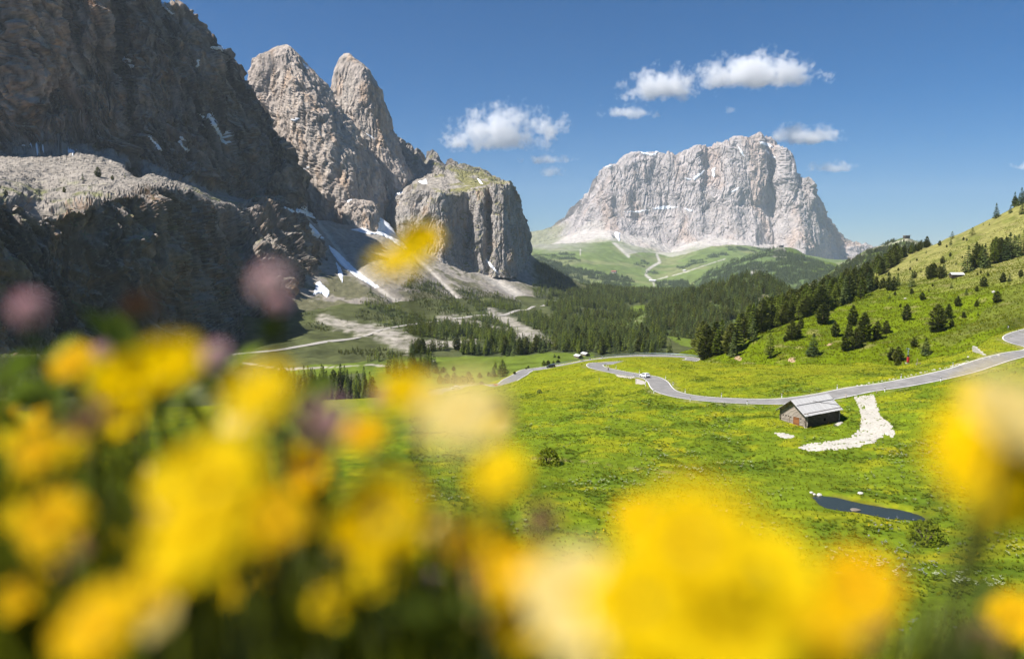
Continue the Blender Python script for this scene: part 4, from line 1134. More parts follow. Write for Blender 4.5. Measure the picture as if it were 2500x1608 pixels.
# --- the forests: scattered over the ground, the largest in view as trees of their own, the rest as woods
WOODS = [  # grid, polygons of tree bases in photograph px, spacing m, density noise cut, heights, kinds, min label size
    ("valley_floor", [[(1000, 872), (1060, 858), (1120, 872), (1200, 872), (1290, 868), (1345, 856), (1400, 862), (1480, 868), (1560, 864), (1690, 868), (1720, 880), (1720, 845), (1660, 842), (1625, 822), (1606, 790), (1560, 766), (1520, 748), (1440, 720), (1400, 700), (1360, 700), (1330, 740), (1290, 770), (1350, 838), (1290, 822), (1180, 795), (1080, 795), (970, 810), (1030, 835), (1160, 838), (1200, 845), (1000, 855)]], 5.6, -.32, (9, 15), "ssllp"),
    ("valley_floor", [[(1560, 766), (1590, 745), (1640, 735), (1700, 735), (1760, 760), (1720, 830), (1706, 838), (1676, 775), (1660, 752), (1625, 757)], [(1380, 705), (1460, 695), (1560, 705), (1720, 708), (1720, 740), (1600, 745), (1500, 745), (1400, 735)]], 7.5, -.3, (10, 15), "sllp"),
    ("valley_floor", [[(720, 975), (760, 945), (850, 930), (905, 945), (905, 985), (800, 1000)], [(0, 960), (200, 900), (330, 905), (330, 960)]], 6.0, -.2, (9, 15), "ssl"),
    ("valley_floor", [[(540, 985), (640, 935), (760, 925), (905, 940), (930, 985), (620, 1020)], [(-100, 880), (300, 870), (560, 882), (660, 900), (560, 925), (300, 960), (-100, 975)], [(930, 905), (1010, 890), (1060, 885), (1075, 900), (1040, 925), (960, 930)]], 6.5, -.25, (8, 14), "ssllp"),
    ("valley_floor", [[(900, 895), (1000, 880), (1010, 868), (950, 872), (860, 884)], [(930, 800), (1060, 795), (1010, 806)], [(560, 900), (660, 890), (700, 902), (600, 912)]], 11.0, -.1, (5, 10), "sl"),
    ("valley_floor", [[(860, 815), (880, 755), (930, 740), (1010, 770), (1060, 785), (1000, 798), (930, 805)], [(1060, 745), (1150, 735), (1290, 745), (1250, 762), (1150, 772), (1110, 765)]], 7.5, -.2, (7, 12), "lsll"),
    ("scree_slope", [[(870, 800), (885, 745), (905, 712), (950, 735), (1010, 770), (1060, 785), (1000, 795)], [(970, 715), (1010, 664), (1060, 688), (1100, 702), (1200, 708), (1300, 740), (1260, 765), (1150, 775), (1100, 760), (1030, 740)]], 4.2, -.35, (1.8, 3.6), "p"),
    ("valley_floor", [[(860, 815), (880, 755), (930, 740), (1010, 770), (1060, 785), (1000, 798), (930, 805)], [(960, 740), (1040, 725), (1150, 720), (1300, 730), (1260, 766), (1150, 774), (1100, 772), (1000, 775)], [(1090, 790), (1150, 778), (1290, 765), (1330, 800), (1340, 830), (1220, 800)], [(820, 860), (900, 845), (1000, 858), (980, 872), (860, 880)], [(740, 790), (830, 775), (860, 790), (780, 810)]], 4.2, -.3, (1.8, 3.8), "p"),
    ("valley_floor", [[(1090, 790), (1150, 778), (1290, 765), (1330, 800), (1340, 830), (1220, 800)]], 6.5, -.3, (8, 13), "lsls"),
    ("scree_slope", [[(860, 800), (880, 745), (905, 712), (950, 735), (1010, 770), (1060, 785), (1000, 795), (930, 800)]], 7.0, -.15, (8, 13), "llsl"),
    ("scree_slope", [[(980, 700), (1010, 665), (1060, 690), (1100, 705), (1200, 715), (1290, 745), (1250, 760), (1150, 770), (1110, 740), (1060, 720)]], 8.0, -.1, (6, 11), "lsls"),
    ("scree_slope", [[(1300, 700), (1320, 680), (1380, 700), (1400, 720), (1330, 745), (1300, 720)]], 8.5, -.25, (8, 13), "ls"),
    ("scree_slope", [[(1296, 632), (1330, 648), (1370, 668), (1410, 695), (1400, 712), (1340, 690), (1305, 660)]], 8.5, -.4, (9, 13), "s"),
    ("scree_slope", [[(690, 800), (750, 770), (850, 760), (900, 780), (850, 800), (760, 820)]], 13.0, .0, (6, 11), "ls"),
    ("wooded_knoll", [[(1530, 860), (1585, 768), (1640, 738), (1690, 716), (1760, 694), (1829, 675), (1880, 680), (1946, 728), (2000, 780), (2030, 800), (1900, 850), (1700, 870)]], 6.0, -.62, (10, 15), "sspl"),
    ("foothills", [[(1240, 712), (1500, 712), (1560, 700), (1540, 680), (1470, 665), (1400, 650), (1330, 632), (1300, 640), (1260, 650)], [(1600, 690), (1660, 680), (1700, 700), (1690, 720), (1640, 722), (1610, 715)]], 7.0, -.12, (13, 19), "s"),
    ("foothills", [[(1270, 625), (1400, 615), (1420, 640), (1350, 660), (1280, 655)], [(1540, 640), (1575, 632), (1590, 645), (1560, 655)], [(1575, 662), (1605, 660), (1608, 668), (1580, 672)], [(1650, 650), (1760, 615), (1790, 618), (1700, 650), (1660, 660)], [(1770, 602), (1880, 606), (1850, 618), (1780, 614)]], 11.0, -.02, (11, 17), "s"),
    ("wooded_spur", [[(1640, 745), (1680, 708), (1720, 668), (1780, 642), (1850, 618), (1890, 606), (1960, 625), (2050, 655), (2080, 690), (1900, 760), (1650, 780)]], 8.5, -.3, (13, 19), "s"),
    ("wooded_ridge", [[(1900, 745), (1990, 695), (2070, 640), (2110, 616), (2180, 590), (2230, 590), (2280, 600), (2280, 650), (2100, 720), (1950, 770)]], 7.5, -.2, (9, 14), "sp")]
WORLDAREA = []
rs = np.random.default_rng(11)
GRIDS = {"valley_floor": VALG, "scree_slope": SCREEG, "wooded_knoll": KNOLLG, "foothills": FOOTG, "wooded_spur": SPURG, "wooded_ridge": RIDGEG}
FOREST = {}
BIG = []
for wi, (nm, polys, sp, cut, hh, ks) in enumerate(WOODS):
    g = GRIDS[nm]
    px, py = proj(g)
    m = np.zeros(px.shape, bool)
    jx = 9 * fbm(g, sp * 9, 3, off=200 + wi)
    for poly in polys: m |= inpoly(px + jx, py + jx * .4, poly)
    m &= fbm(g, sp * 7, 3, off=220 + wi) > cut
    if nm == "valley_floor": m &= ~inpoly(px, py, [(1592, 772), (1625, 752), (1664, 748), (1684, 775), (1700, 805), (1712, 840), (1712, 868), (1640, 866), (1620, 830)])
    if nm in ("scree_slope", "valley_floor"):
        for line, wd in GRAVEL_LINES + [([(760, 520), (850, 640), (960, 730), (1120, 800)], 9), ([(985, 600), (1080, 690), (1165, 772)], 7), ([(1165, 650), (1230, 700), (1340, 770)], 16)]:
            m &= dpoly(px, py, line) > wd * .8
        m &= dpoly(px, py, [(700, 853), (763, 840), (840, 831), (908, 814), (950, 800), (1013, 793), (1076, 783), (1151, 773), (1201, 769), (1251, 762), (1300, 749), (1380, 729)]) > 3
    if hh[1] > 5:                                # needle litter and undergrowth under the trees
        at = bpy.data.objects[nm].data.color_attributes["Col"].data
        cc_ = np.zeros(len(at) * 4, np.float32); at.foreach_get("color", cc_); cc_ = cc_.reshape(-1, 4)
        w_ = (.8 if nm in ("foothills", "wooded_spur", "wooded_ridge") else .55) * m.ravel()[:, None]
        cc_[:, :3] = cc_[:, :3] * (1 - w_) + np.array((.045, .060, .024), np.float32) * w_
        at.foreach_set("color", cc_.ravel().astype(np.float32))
    mc = m[:-1, :-1] & m[1:, 1:]
    a, b_, c_, d_ = g[:-1, :-1][mc], g[:-1, 1:][mc], g[1:, 1:][mc], g[1:, :-1][mc]
    area = .5 * np.abs((c_[:, 0] - a[:, 0]) * (d_[:, 1] - b_[:, 1]) - (d_[:, 0] - b_[:, 0]) * (c_[:, 1] - a[:, 1]))
    n_ = int(min(16000, area.sum() / (sp * sp * .8)))
    idx = rs.choice(len(area), n_, p=area / area.sum())
    u, v = rs.random((n_, 1)), rs.random((n_, 1))
    pts = (a[idx] * (1 - u) + b_[idx] * u) * (1 - v) + (d_[idx] * (1 - u) + c_[idx] * u) * v
    # thin out to the spacing
    cell = {}; keep = []
    for i, q in enumerate(pts):
        key = (int(q[0] // (sp * .75)), int(q[1] // (sp * .75)))
        if key in cell: continue
        cell[key] = 1; keep.append(i)
    pts = pts[keep]
    for q in pts:
        h = random.uniform(*hh) * random.uniform(.85, 1.1)
        FOREST.setdefault(nm, []).append((q, h, KC[random.choice(ks)]))
cand = [(h / q[1], nm, i) for nm in ("valley_floor", "wooded_knoll") for i, (q, h, k) in enumerate(FOREST[nm]) if 690 < proj(q)[0] < 1900 and h > 5]
cand.sort(reverse=True)
BIGN = 230
taken = {}
for _, nm, i in cand[:BIGN]:
    taken.setdefault(nm, set()).add(i)
    q, h, k = FOREST[nm][i]
    x, y = proj(q)
    where = "at the foot of the forest left of the barns" if x < 1390 and q[1] > 520 else ("in the front row of forest behind the curved guard rail" if q[1] > 420 and x >= 1390 else "in the wood below the left hairpin")
    tree(k, Vector(q) - Vector((0, 0, .2)), h, f"{KINDS[k].replace('_tree', '').replace('_', ' ')} {where}", "trees " + where, 1.0)


def gn_scatter(name, pts, scl, rot, kind_idx, coll, mat_dummy=None, **props):
    me = bpy.data.meshes.new(name)
    me.vertices.add(len(pts)); me.vertices.foreach_set("co", np.asarray(pts, np.float32).ravel())
    for an, ty, val in (("scl", 'FLOAT', scl), ("rot", 'FLOAT', rot), ("kind_i", 'INT', kind_idx)):
        at = me.attributes.new(an, ty, 'POINT'); at.data.foreach_set("value", np.asarray(val, np.int32 if ty == 'INT' else np.float32))
    me.update()
    o = link(name, me, None, None, **props)
    ng = bpy.data.node_groups.new(name + "_nodes", 'GeometryNodeTree')
    ng.interface.new_socket("Geometry", in_out='INPUT', socket_type='NodeSocketGeometry')
    ng.interface.new_socket("Geometry", in_out='OUTPUT', socket_type='NodeSocketGeometry')
    N, Lk = ng.nodes.new, ng.links.new
    gi, go = N("NodeGroupInput"), N("NodeGroupOutput")
    m2p = N("GeometryNodeMeshToPoints"); iop = N("GeometryNodeInstanceOnPoints"); ci = N("GeometryNodeCollectionInfo")
    ci.inputs["Collection"].default_value = coll; ci.inputs["Separate Children"].default_value = True; ci.inputs["Reset Children"].default_value = True
    def attr(nm_, ty):
        a_ = N("GeometryNodeInputNamedAttribute"); a_.data_type = ty; a_.inputs["Name"].default_value = nm_; return a_.outputs["Attribute"]
    cx = N("ShaderNodeCombineXYZ"); Lk(attr("rot", 'FLOAT'), cx.inputs[2])
    Lk(gi.outputs[0], m2p.inputs[0]); Lk(m2p.outputs[0], iop.inputs["Points"]); Lk(ci.outputs[0], iop.inputs["Instance"])
    iop.inputs["Pick Instance"].default_value = True
    Lk(attr("kind_i", 'INT'), iop.inputs["Instance Index"]); Lk(cx.outputs[0], iop.inputs["Rotation"]); Lk(attr("scl", 'FLOAT'), iop.inputs["Scale"])
    Lk(iop.outputs[0], go.inputs[0])
    md = o.modifiers.new("scatter", 'NODES'); md.node_group = ng
    return o


tcol = bpy.data.collections.new("tree_variants")
order = {}
for k in KINDS:
    for i in range(4):
        cm = crown_mesh(k + "_far", k, 500 + i, 170)
        tm_ = trunk_mesh(k + "_fart", k, 600 + i)
        bm_ = bmesh.new(); bm_.from_mesh(cm); nf = len(bm_.faces); bm_.from_mesh(tm_); bm_.faces.ensure_lookup_table()
        for f_ in bm_.faces[nf:]: f_.material_index = 1
        me = bpy.data.meshes.new("wood_tree"); bm_.to_mesh(me); bm_.free()
        me.materials.append(cm.materials[0]); me.materials.append(M_BARK)
        nm_ = f"variant_{len(order):02d}"
        ob = bpy.data.objects.new(nm_, me); tcol.objects.link(ob); order[(k, i)] = len(order)
WOODLAB = {"valley_floor": "dark spruce and larch forest filling the valley floor behind the road", "scree_slope": "thin larch wood on the pale scree below the bluff", "wooded_knoll": "forest covering the round knoll in the valley",
           "foothills": "distant dark woods on the foothills under the far massif", "wooded_spur": "dense distant forest on the spur below the far massif", "wooded_ridge": "distant wood on the ridge with the hilltop building"}
for nm, lst in FOREST.items():
    lst = [t_ for i, t_ in enumerate(lst) if i not in taken.get(nm, ())]
    gn_scatter("conifer_forest", [q - (0, 0, .2) for q, h, k in lst], [h for q, h, k in lst], [random.uniform(0, 6.28) for _ in lst], [order[(k, random.randrange(4))] for q, h, k in lst], tcol,
               kind="stuff", label=WOODLAB[nm], category="forest")

# ------------------------------------------------------------------ built things
def empty(name, loc, rz=0.0, label=None, cat=None, group=None, scale=1.0):
    e = bpy.data.objects.new(name, None); COL.objects.link(e); e.empty_display_size = .2
    e.location = loc; e.rotation_euler = (0, 0, rz); e.scale = (scale,) * 3
    if label: e["label"] = label; e["category"] = cat
    if group: e["group"] = group
    return e


def tag(o, label, cat, group=None):
    o["label"] = label; o["category"] = cat
    if group: o["group"] = group
    return o


def hit_(px, py, *names):
    for k in range(40):
        h = hit(px, py + k * .75, *names)
        if h: return h
    return hit(px, py)


class MB:
    """collects boxes, prisms and tubes into one mesh"""
    def __init__(s): s.v, s.f = [], []
    def add(s, v, f):
        b = len(s.v); s.v += [tuple(x) for x in v]; s.f += [tuple(i + b for i in q) for q in f]; return s
    def box(s, c, d, rot=None, taper=1.0):
        x, y, z = d[0] / 2, d[1] / 2, d[2] / 2
        v = [Vector((sx * x * (taper if sz > 0 else 1), sy * y * (taper if sz > 0 else 1), sz * z)) for sz in (-1, 1) for sx, sy in ((-1, -1), (1, -1), (1, 1), (-1, 1))]
        if rot is not None: v = [rot @ q for q in v]
        return s.add([q + Vector(c) for q in v], [(3, 2, 1, 0), (4, 5, 6, 7), (0, 1, 5, 4), (1, 2, 6, 5), (2, 3, 7, 6), (3, 0, 4, 7)])
    def tube(s, pts, rad, n=8, cap=True):
        pts = [Vector(p) for p in pts]; rad = rad if isinstance(rad, (list, tuple)) else [rad] * len(pts)
        b = len(s.v)
        for i, p in enumerate(pts):
            t = (pts[min(i + 1, len(pts) - 1)] - pts[max(i - 1, 0)]).normalized()
            u = t.orthogonal().normalized() if i == 0 else (u - t * u.dot(t)).normalized()
            w = t.cross(u)
            s.v += [tuple(p + (u * math.cos(2 * math.pi * k / n) + w * math.sin(2 * math.pi * k / n)) * rad[i]) for k in range(n)]
        for i in range(len(pts) - 1):
            for k in range(n): s.f.append((b + i * n + k, b + i * n + (k + 1) % n, b + i * n + n + (k + 1) % n, b + i * n + n + k))
        if cap:
            s.f.append(tuple(b + k for k in reversed(range(n)))); e = b + (len(pts) - 1) * n; s.f.append(tuple(e + k for k in range(n)))
        return s
    def prism(s, prof, y0, y1):
        """closed profile in x-z pushed from y0 to y1"""
        n = len(prof); b = len(s.v)
        s.v += [(x, y0, z) for x, z in prof] + [(x, y1, z) for x, z in prof]
        s.f += [(b + k, b + (k + 1) % n, b + n + (k + 1) % n, b + n + k) for k in range(n)]
        s.f += [tuple(b + k for k in reversed(range(n))), tuple(b + n + k for k in range(n))]
        return s
    def mesh(s, name, mat=None, smooth=False, bevel=0.0):
        me = bpy.data.meshes.new(name); me.from_pydata(s.v, [], s.f)
        if bevel or True:
            bm_ = bmesh.new(); bm_.from_mesh(me); bmesh.ops.recalc_face_normals(bm_, faces=bm_.faces)
            if bevel: bmesh.ops.bevel(bm_, geom=[e for e in bm_.edges if e.is_manifold and e.calc_face_angle(0) > .6], offset=bevel, segments=2, affect='EDGES', profile=.5)
            bm_.to_mesh(me); bm_.free()
        if smooth: me.shade_smooth()
        if mat: me.materials.append(mat)
        return me
    def obj(s, name, mat, parent=None, smooth=False, bevel=0.0, **pr):
        return link(name, s.mesh(name, mat, smooth, bevel), None, parent, **pr)


def wood(name, c1, c2, sc=(1, 1, 14), rough=.85):
    m, t, b = new_mat(name, rough, .2)
    N = t.nodes.new
    tc = N("ShaderNodeTexCoord"); mp = N("ShaderNodeMapping"); mp.inputs["Scale"].default_value = sc
    oi = N("ShaderNodeObjectInfo")
    t.links.new(tc.outputs["Object"], mp.inputs["Vector"])
    nz = N("ShaderNodeTexNoise"); nz.noise_dimensions = '4D'; nz.inputs["Scale"].default_value = 1.5; nz.inputs["Detail"].default_value = 6
    ml = N("ShaderNodeMath"); ml.operation = 'MULTIPLY'; ml.inputs[1].default_value = 37.0
    t.links.new(oi.outputs["Random"], ml.inputs[0]); t.links.new(ml.outputs[0], nz.inputs["W"]); t.links.new(mp.outputs[0], nz.inputs["Vector"])
    ad = N("ShaderNodeMath"); ad.operation = 'MULTIPLY_ADD'; ad.inputs[1].default_value = .35
    t.links.new(oi.outputs["Random"], ad.inputs[0]); t.links.new(nz.outputs[0], ad.inputs[2])
    mr = N("ShaderNodeMapRange"); mr.inputs[1].default_value = .3; mr.inputs[2].default_value = .95
    t.links.new(ad.outputs[0], mr.inputs[0])
    mx = N("ShaderNodeMix"); mx.data_type = 'RGBA'; mx.inputs[6].default_value = (*c1, 1); mx.inputs[7].default_value = (*c2, 1)
    t.links.new(mr.outputs[0], mx.inputs[0]); t.links.new(mx.outputs[2], b.inputs["Base Color"])
    bp = N("ShaderNodeBump"); bp.inputs["Strength"].default_value = .4; bp.inputs["Distance"].default_value = .02
    t.links.new(nz.outputs[0], bp.inputs["Height"]); t.links.new(bp.outputs[0], b.inputs["Normal"])
    return m


M_LOG_LIT = wood("lit_side_logs", (.23, .19, .155), (.46, .40, .335), (6, .5, 6))  # gable logs: paler tone, sunlight on that side put into the colour
M_LOG_SHADE = wood("shade_side_logs", (.060, .046, .036), (.145, .115, .092), (.5, 6, 6))  # same logs darkened for the long walls: their shade is painted in
M_LOGEND = wood("log_ends", (.20, .15, .10), (.40, .33, .25), (3, 3, 3))
M_BOARD = wood("grey_roof_boards", (.42, .405, .39), (.55, .535, .52), (8, .5, 4))
M_DOOR = wood("brown_door", (.17, .065, .022), (.30, .125, .045), (9, 9, .6))
M_DARKWOOD = wood("dark_wood", (.035, .026, .02), (.075, .055, .042), (3, 3, 3))
M_VOID = flat("dark_interior", (.008, .007, .006), .95, .0)
M_STONE = flat("pale_stone", (.52, .49, .44), .95, .1, noise=1.8)
M_STEEL = flat("galvanised_steel", (.30, .36, .36), .45, .5, .6, noise=2)
M_WHITE = flat("white_paint", (.76, .76, .74), .5, .3)
M_BLACK = flat("black_paint", (.02, .02, .022), .5, .3)
M_RED = flat("red_padding", (.42, .025, .03), .6, .3)
M_CONC = flat("concrete", (.36, .35, .33), .9, .1)
M_GLASS, t_, b_g = new_mat("dark_glass", .08, .5); b_g.inputs["Base Color"].default_value = (.015, .018, .022, 1)
M_RUBBER = flat("rubber", (.018, .018, .018), .8, .2)

# --- the log barn: x along the long wall, y away from the viewer along the gable, origin at the near corner
barn = empty("log_barn", Vector(BARN_C) + Vector((0, 0, -.05)), BARN_A, "old log barn with grey board roof below the road beside the white gravel track", "barn")
Lb, Wb, HW, RH = BARN_L, BARN_W, 2.75, 4.95
NL = 11; LH = HW / NL
logx = MB().tube([(-.28, 0, 0), (0, 0, 0), (Lb / 2, 0, .01), (Lb, 0, 0), (Lb + .28, 0, 0)], [.095, .105, .11, .105, .095], 8).mesh("long_log", M_LOG_SHADE, True)
logy = MB().tube([(0, -.28, 0), (0, 0, 0), (0, Wb / 2, .01), (0, Wb, 0), (0, Wb + .28, 0)], [.095, .105, .11, .105, .095], 8).mesh("gable_log", M_LOG_LIT, True)
r_ = random.Random(5)
long_w = [MB().box((Lb / 2, y, HW / 2 - .1), (Lb - .1, .1, HW + .15)).obj("long_wall", M_VOID, barn) for y in (0, Wb)]
gab_w = [MB().prism([(0 + .05, -.1), (Wb - .05, -.1), (Wb - .05, HW), (Wb / 2, RH - .22), (.05, HW)], -.05, .05).obj("gable_wall", M_VOID, barn) for x in (0, 1)]
for i, w in enumerate(gab_w): w.rotation_euler = (0, 0, R(90)); w.location = (0 if i == 0 else Lb, 0, 0)
for k in range(NL):
    z = .12 + k * LH
    for y, w in ((0, long_w[0]), (Wb, long_w[1])):
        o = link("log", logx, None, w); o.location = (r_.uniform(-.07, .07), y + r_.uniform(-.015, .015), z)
    for x, w in ((0, gab_w[0]), (Lb, gab_w[1])):
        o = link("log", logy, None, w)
        # children of the turned wall: undo its turn
        o.matrix_parent_inverse = Matrix.Rotation(R(-90), 4, 'Z') @ Matrix.Translation((0, 0, 0))
        o.location = (r_.uniform(-.015, .015), r_.uniform(-.07, .07), z + LH / 2)
        if x: o.location.x -= 0
k = 0
z = HW + .12
while z < RH - .35:
    half = (RH - z) / (RH - HW) * Wb / 2 - .02
    me = MB().tube([(0, Wb / 2 - half, 0), (0, Wb / 2, 0), (0, Wb / 2 + half, 0)], [.105, .115, .105], 8).mesh("gable_log", M_LOG_LIT, True)
    for w in gab_w:
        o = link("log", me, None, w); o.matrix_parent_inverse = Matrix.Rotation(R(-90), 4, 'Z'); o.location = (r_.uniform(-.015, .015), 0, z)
    z += LH; k += 1
# roof: two slopes of boards in two courses each
sl = math.atan2(RH - HW, Wb / 2); ex = .62; sl_len = (Wb / 2) / math.cos(sl) + ex
roof = MB().tube([(-.85, Wb / 2, RH - .07), (Lb + .55, Wb / 2, RH - .07)], .09, 8)
for y, z in ((.0, HW + .02), (Wb, HW + .02), (Wb * .25, HW + .5 * (RH - HW) - .05), (Wb * .75, HW + .5 * (RH - HW) - .05)): roof.tube([(-.85, y, z), (Lb + .55, y, z)], .085, 8)
roof = roof.obj("roof", M_DARKWOOD, barn)
bw = .30
x = -.95
bl1, bl2 = sl_len * .36, sl_len * .68
b_up = MB().box((0, 0, 0), (bw * .94, bl1, .035)).mesh("roof_board", M_BOARD); b_lo = MB().box((0, 0, 0), (bw * .94, bl2, .035)).mesh("roof_board", M_BOARD)
while x < Lb + .62:
    for side in (-1, 1):
        for me, mid, up in ((b_up, bl1 / 2, .075), (b_lo, sl_len - bl2 / 2, .03)):
            o = link("board", me, None, roof)
            dist = mid + r_.uniform(-.03, .03)
            y = Wb / 2 + side * dist * math.cos(sl); z = RH - dist * math.sin(sl) + up + r_.uniform(-.006, .006)
            o.location = (x, y, z); o.rotation_euler = (side * -sl, 0, r_.uniform(-.006, .006))
    x += bw
# three long poles that weigh the boards down
for (xa, da), (xb, db) in (((-.9, .36), (Lb + .5, .36)), ((4.6, .28), (Lb + .45, .72)),):
    MB().tube([(xa, Wb / 2 - da * sl_len * math.cos(sl), RH - da * sl_len * math.sin(sl) + .14), (xb, Wb / 2 - db * sl_len * math.cos(sl), RH - db * sl_len * math.sin(sl) + .14)], .035, 6).obj("roof_pole", M_DARKWOOD, roof, True)
# barge boards along the front gable
for side in (-1, 1):
    MB().box((0, 0, 0), (.05, sl_len, .16)).obj("barge_board", M_DARKWOOD, roof).location = (-.97, Wb / 2 + side * sl_len / 2 * math.cos(sl), RH - sl_len / 2 * math.sin(sl) - .05)
    bpy.context.scene.collection.objects[-1].rotation_euler = (side * -sl, 0, 0)
# door with two leaves in the gable, a row of air slots, the post and the stone footing
door = MB().box((-.135, 2.15, .85), (.05, 1.32, 1.62)).obj("door", M_DARKWOOD, barn)
for i in range(5):
    MB().box((-.185, 1.63 + i * .262, .85 + r_.uniform(-.03, .03)), (.04, .235, 1.55)).obj("plank", M_DOOR, door)
MB().box((-.215, 2.15, 1.35), (.03, 1.2, .08)).obj("ledge", M_DARKWOOD, door); MB().box((-.215, 2.15, .4), (.03, 1.2, .08)).obj("ledge", M_DARKWOOD, door)
for y, z in ((5.2, 1.5), (4.55, 1.5), (3.95, 1.5), (3.45, 1.45), (1.15, 1.5), (.35, 1.15)):
    MB().box((-.115, y, z), (.06, .2, .2)).obj("air_slot", M_VOID, barn)
MB().box((5.6, -.115, .95), (.55, .06, .5)).obj("air_slot", M_VOID, barn)
MB().box((-.16, 3.75, .75), (.09, .12, 1.7)).obj("post", M_LOGEND, barn)
for sx, sy in ((0, 0), (Lb, 0), (0, Wb), (Lb, Wb)):
    foot = MB()
    for i in range(3): foot.box((sx + r_.uniform(-.15, .15), sy + r_.uniform(-.15, .15), -.28 + i * .14), (.55, .5, .16), Matrix.Rotation(r_.uniform(0, 1), 3, 'Z'))
    foot.obj("footing_stone", M_STONE, barn)


# --- cars
def car(label, loc, rz, col, suv=False, s=1.0):
    e = empty("parked_car" if False else "car", loc, rz, label, "car", None, s)
    paint, t, b = new_mat("car_paint", .25, .5); b.inputs["Base Color"].default_value = (*col, 1); b.inputs["Coat Weight"].default_value = .6
    H = 1.62 if suv else 1.46; Lc, Wc = (4.35, 1.82) if suv else (4.2, 1.76)
    lo = [(-Lc / 2, .32), (-Lc / 2 + .02, .78), (-Lc / 2 + .12, .95), (-1.15, 1.0), (.95, .95), (Lc / 2 - .28, .82), (Lc / 2 - .03, .62), (Lc / 2, .34)]
    arch = []
    prof = lo + [(1.72, .26), (1.62, .52), (1.35, .64), (1.08, .52), (.98, .24), (-.98, .24), (-1.08, .52), (-1.35, .64), (-1.62, .52), (-1.72, .28)]
    body = MB().prism(prof, -Wc / 2, Wc / 2).obj("body", paint, e, False, .05)
    # cabin narrows towards the roof
    cab = [(-Lc / 2 + .12, .93), (-1.75, 1.30), (-1.5, H - .04), (-.9, H), (.2, H - .01), (.62, H - .12), (1.25, .94)]
    v = []
    for y, k in ((-Wc / 2 + .06, 0), (Wc / 2 - .06, 0)):
        for x, z in cab:
            inset = .17 * (z - .93) / (H - .93)
            v.append((x, y + (inset if y < 0 else -inset), z))
    n = len(cab)
    f = [(k, (k + 1) % n, n + (k + 1) % n, n + k) for k in range(n)] + [tuple(reversed(range(n))), tuple(range(n, 2 * n))]
    MB().add(v, f).obj("roof", paint, e, False, .04)
    q = lambda x, z, sd: (x, sd * (Wc / 2 - .055 - .17 * (z - .93) / (H - .93)), z)
    for sd in (-1, 1):
        for nm_, xs in (("front_side_window", ((-.15, 1.0), (1.02, 1.0), (.55, H - .17), (-.15, H - .1))), ("rear_side_window", ((-1.35, 1.02), (-.25, 1.0), (-.25, H - .1), (-1.25, H - .13)))):
            w = [Vector(q(x, z, sd)) + Vector((0, sd * .012, 0)) for x, z in xs]
            MB().add(w + [p - Vector((0, sd * .03, 0)) for p in w], [(0, 1, 2, 3), (7, 6, 5, 4), (0, 4, 5, 1), (1, 5, 6, 2), (2, 6, 7, 3), (3, 7, 4, 0)]).obj(nm_, M_GLASS, e)
        MB().box((.78, sd * (Wc / 2 + .07), 1.0), (.14, .16, .13)).obj("mirror", paint, e, False, .02)
    for nm_, (xa, za), (xb, zb) in (("windscreen", (1.22, .97), (.66, H - .15)), ("rear_window", (-Lc / 2 + .2, 1.03), (-1.70, H - .13))):
        ya, yb = Wc / 2 - .16, Wc / 2 - .27
        w = [(xa, -ya, za), (xa, ya, za), (xb, yb, zb), (xb, -yb, zb)]
        o_ = .02 if xa > 0 else -.03
        MB().add([(x + o_, y, z + .012) for x, y, z in w] + [(x - o_, y, z - .02) for x, y, z in w], [(0, 1, 2, 3), (7, 6, 5, 4), (0, 4, 5, 1), (1, 5, 6, 2), (2, 6, 7, 3), (3, 7, 4, 0)]).obj(nm_, M_GLASS, e)
    for x in (-1.35, 1.35):
        for sd in (-1, 1):
            wh = empty("wheel", (x, sd * (Wc / 2 - .1), .33)); wh.parent = e
            MB().tube([(0, -.1, 0), (0, -.09, 0), (0, .09, 0), (0, .1, 0)], [.27, .33, .33, .27], 18).obj("tyre", M_RUBBER, wh, True)
            MB().tube([(0, -.105, 0), (0, .105, 0)], .2, 12).obj("rim", M_STEEL, wh)
    lamp = flat("lamp_glass", (.7, .7, .68), .2, .5); tail = flat("tail_lamp", (.35, .01, .01), .3, .5)
    for sd in (-1, 1):
        MB().box((Lc / 2 - .13, sd * .62, .68), (.22, .32, .13)).obj("headlight", lamp, e, False, .02)
        MB().box((-Lc / 2 + .03, sd * .68, .84), (.1, .26, .2)).obj("tail_light", tail, e, False, .02)
    MB().box((-Lc / 2 - .01, 0, .42), (.06, Wc - .3, .16)).obj("bumper", M_BLACK, e, False, .02); MB().box((Lc / 2 - .01, 0, .4), (.06, Wc - .3, .16)).obj("bumper", M_BLACK, e, False, .02)
    MB().box((-Lc / 2 - .02, 0, .72), (.04, .5, .11)).obj("number_plate", M_WHITE, e)
    return e


def on_road(px, py, side=0.0):
    """nearest spot of the road to a pixel's ground point: position and heading"""
    p = on_plane(np.array(px), np.array(py), float(hit(px, py, "meadow")[0].z))
    i = int(np.argmin(np.hypot(ROAD[:, 0] - p[0], ROAD[:, 1] - p[1])))
    t = ROAD[min(i + 2, len(ROAD) - 1)] - ROAD[max(i - 2, 0)]; t /= np.linalg.norm(t)
    nrm = np.array((-t[1], t[0], 0))
    return Vector(ROAD[i] + nrm * side + np.array((0, 0, .04))), math.atan2(t[1], t[0]), Vector(t), i


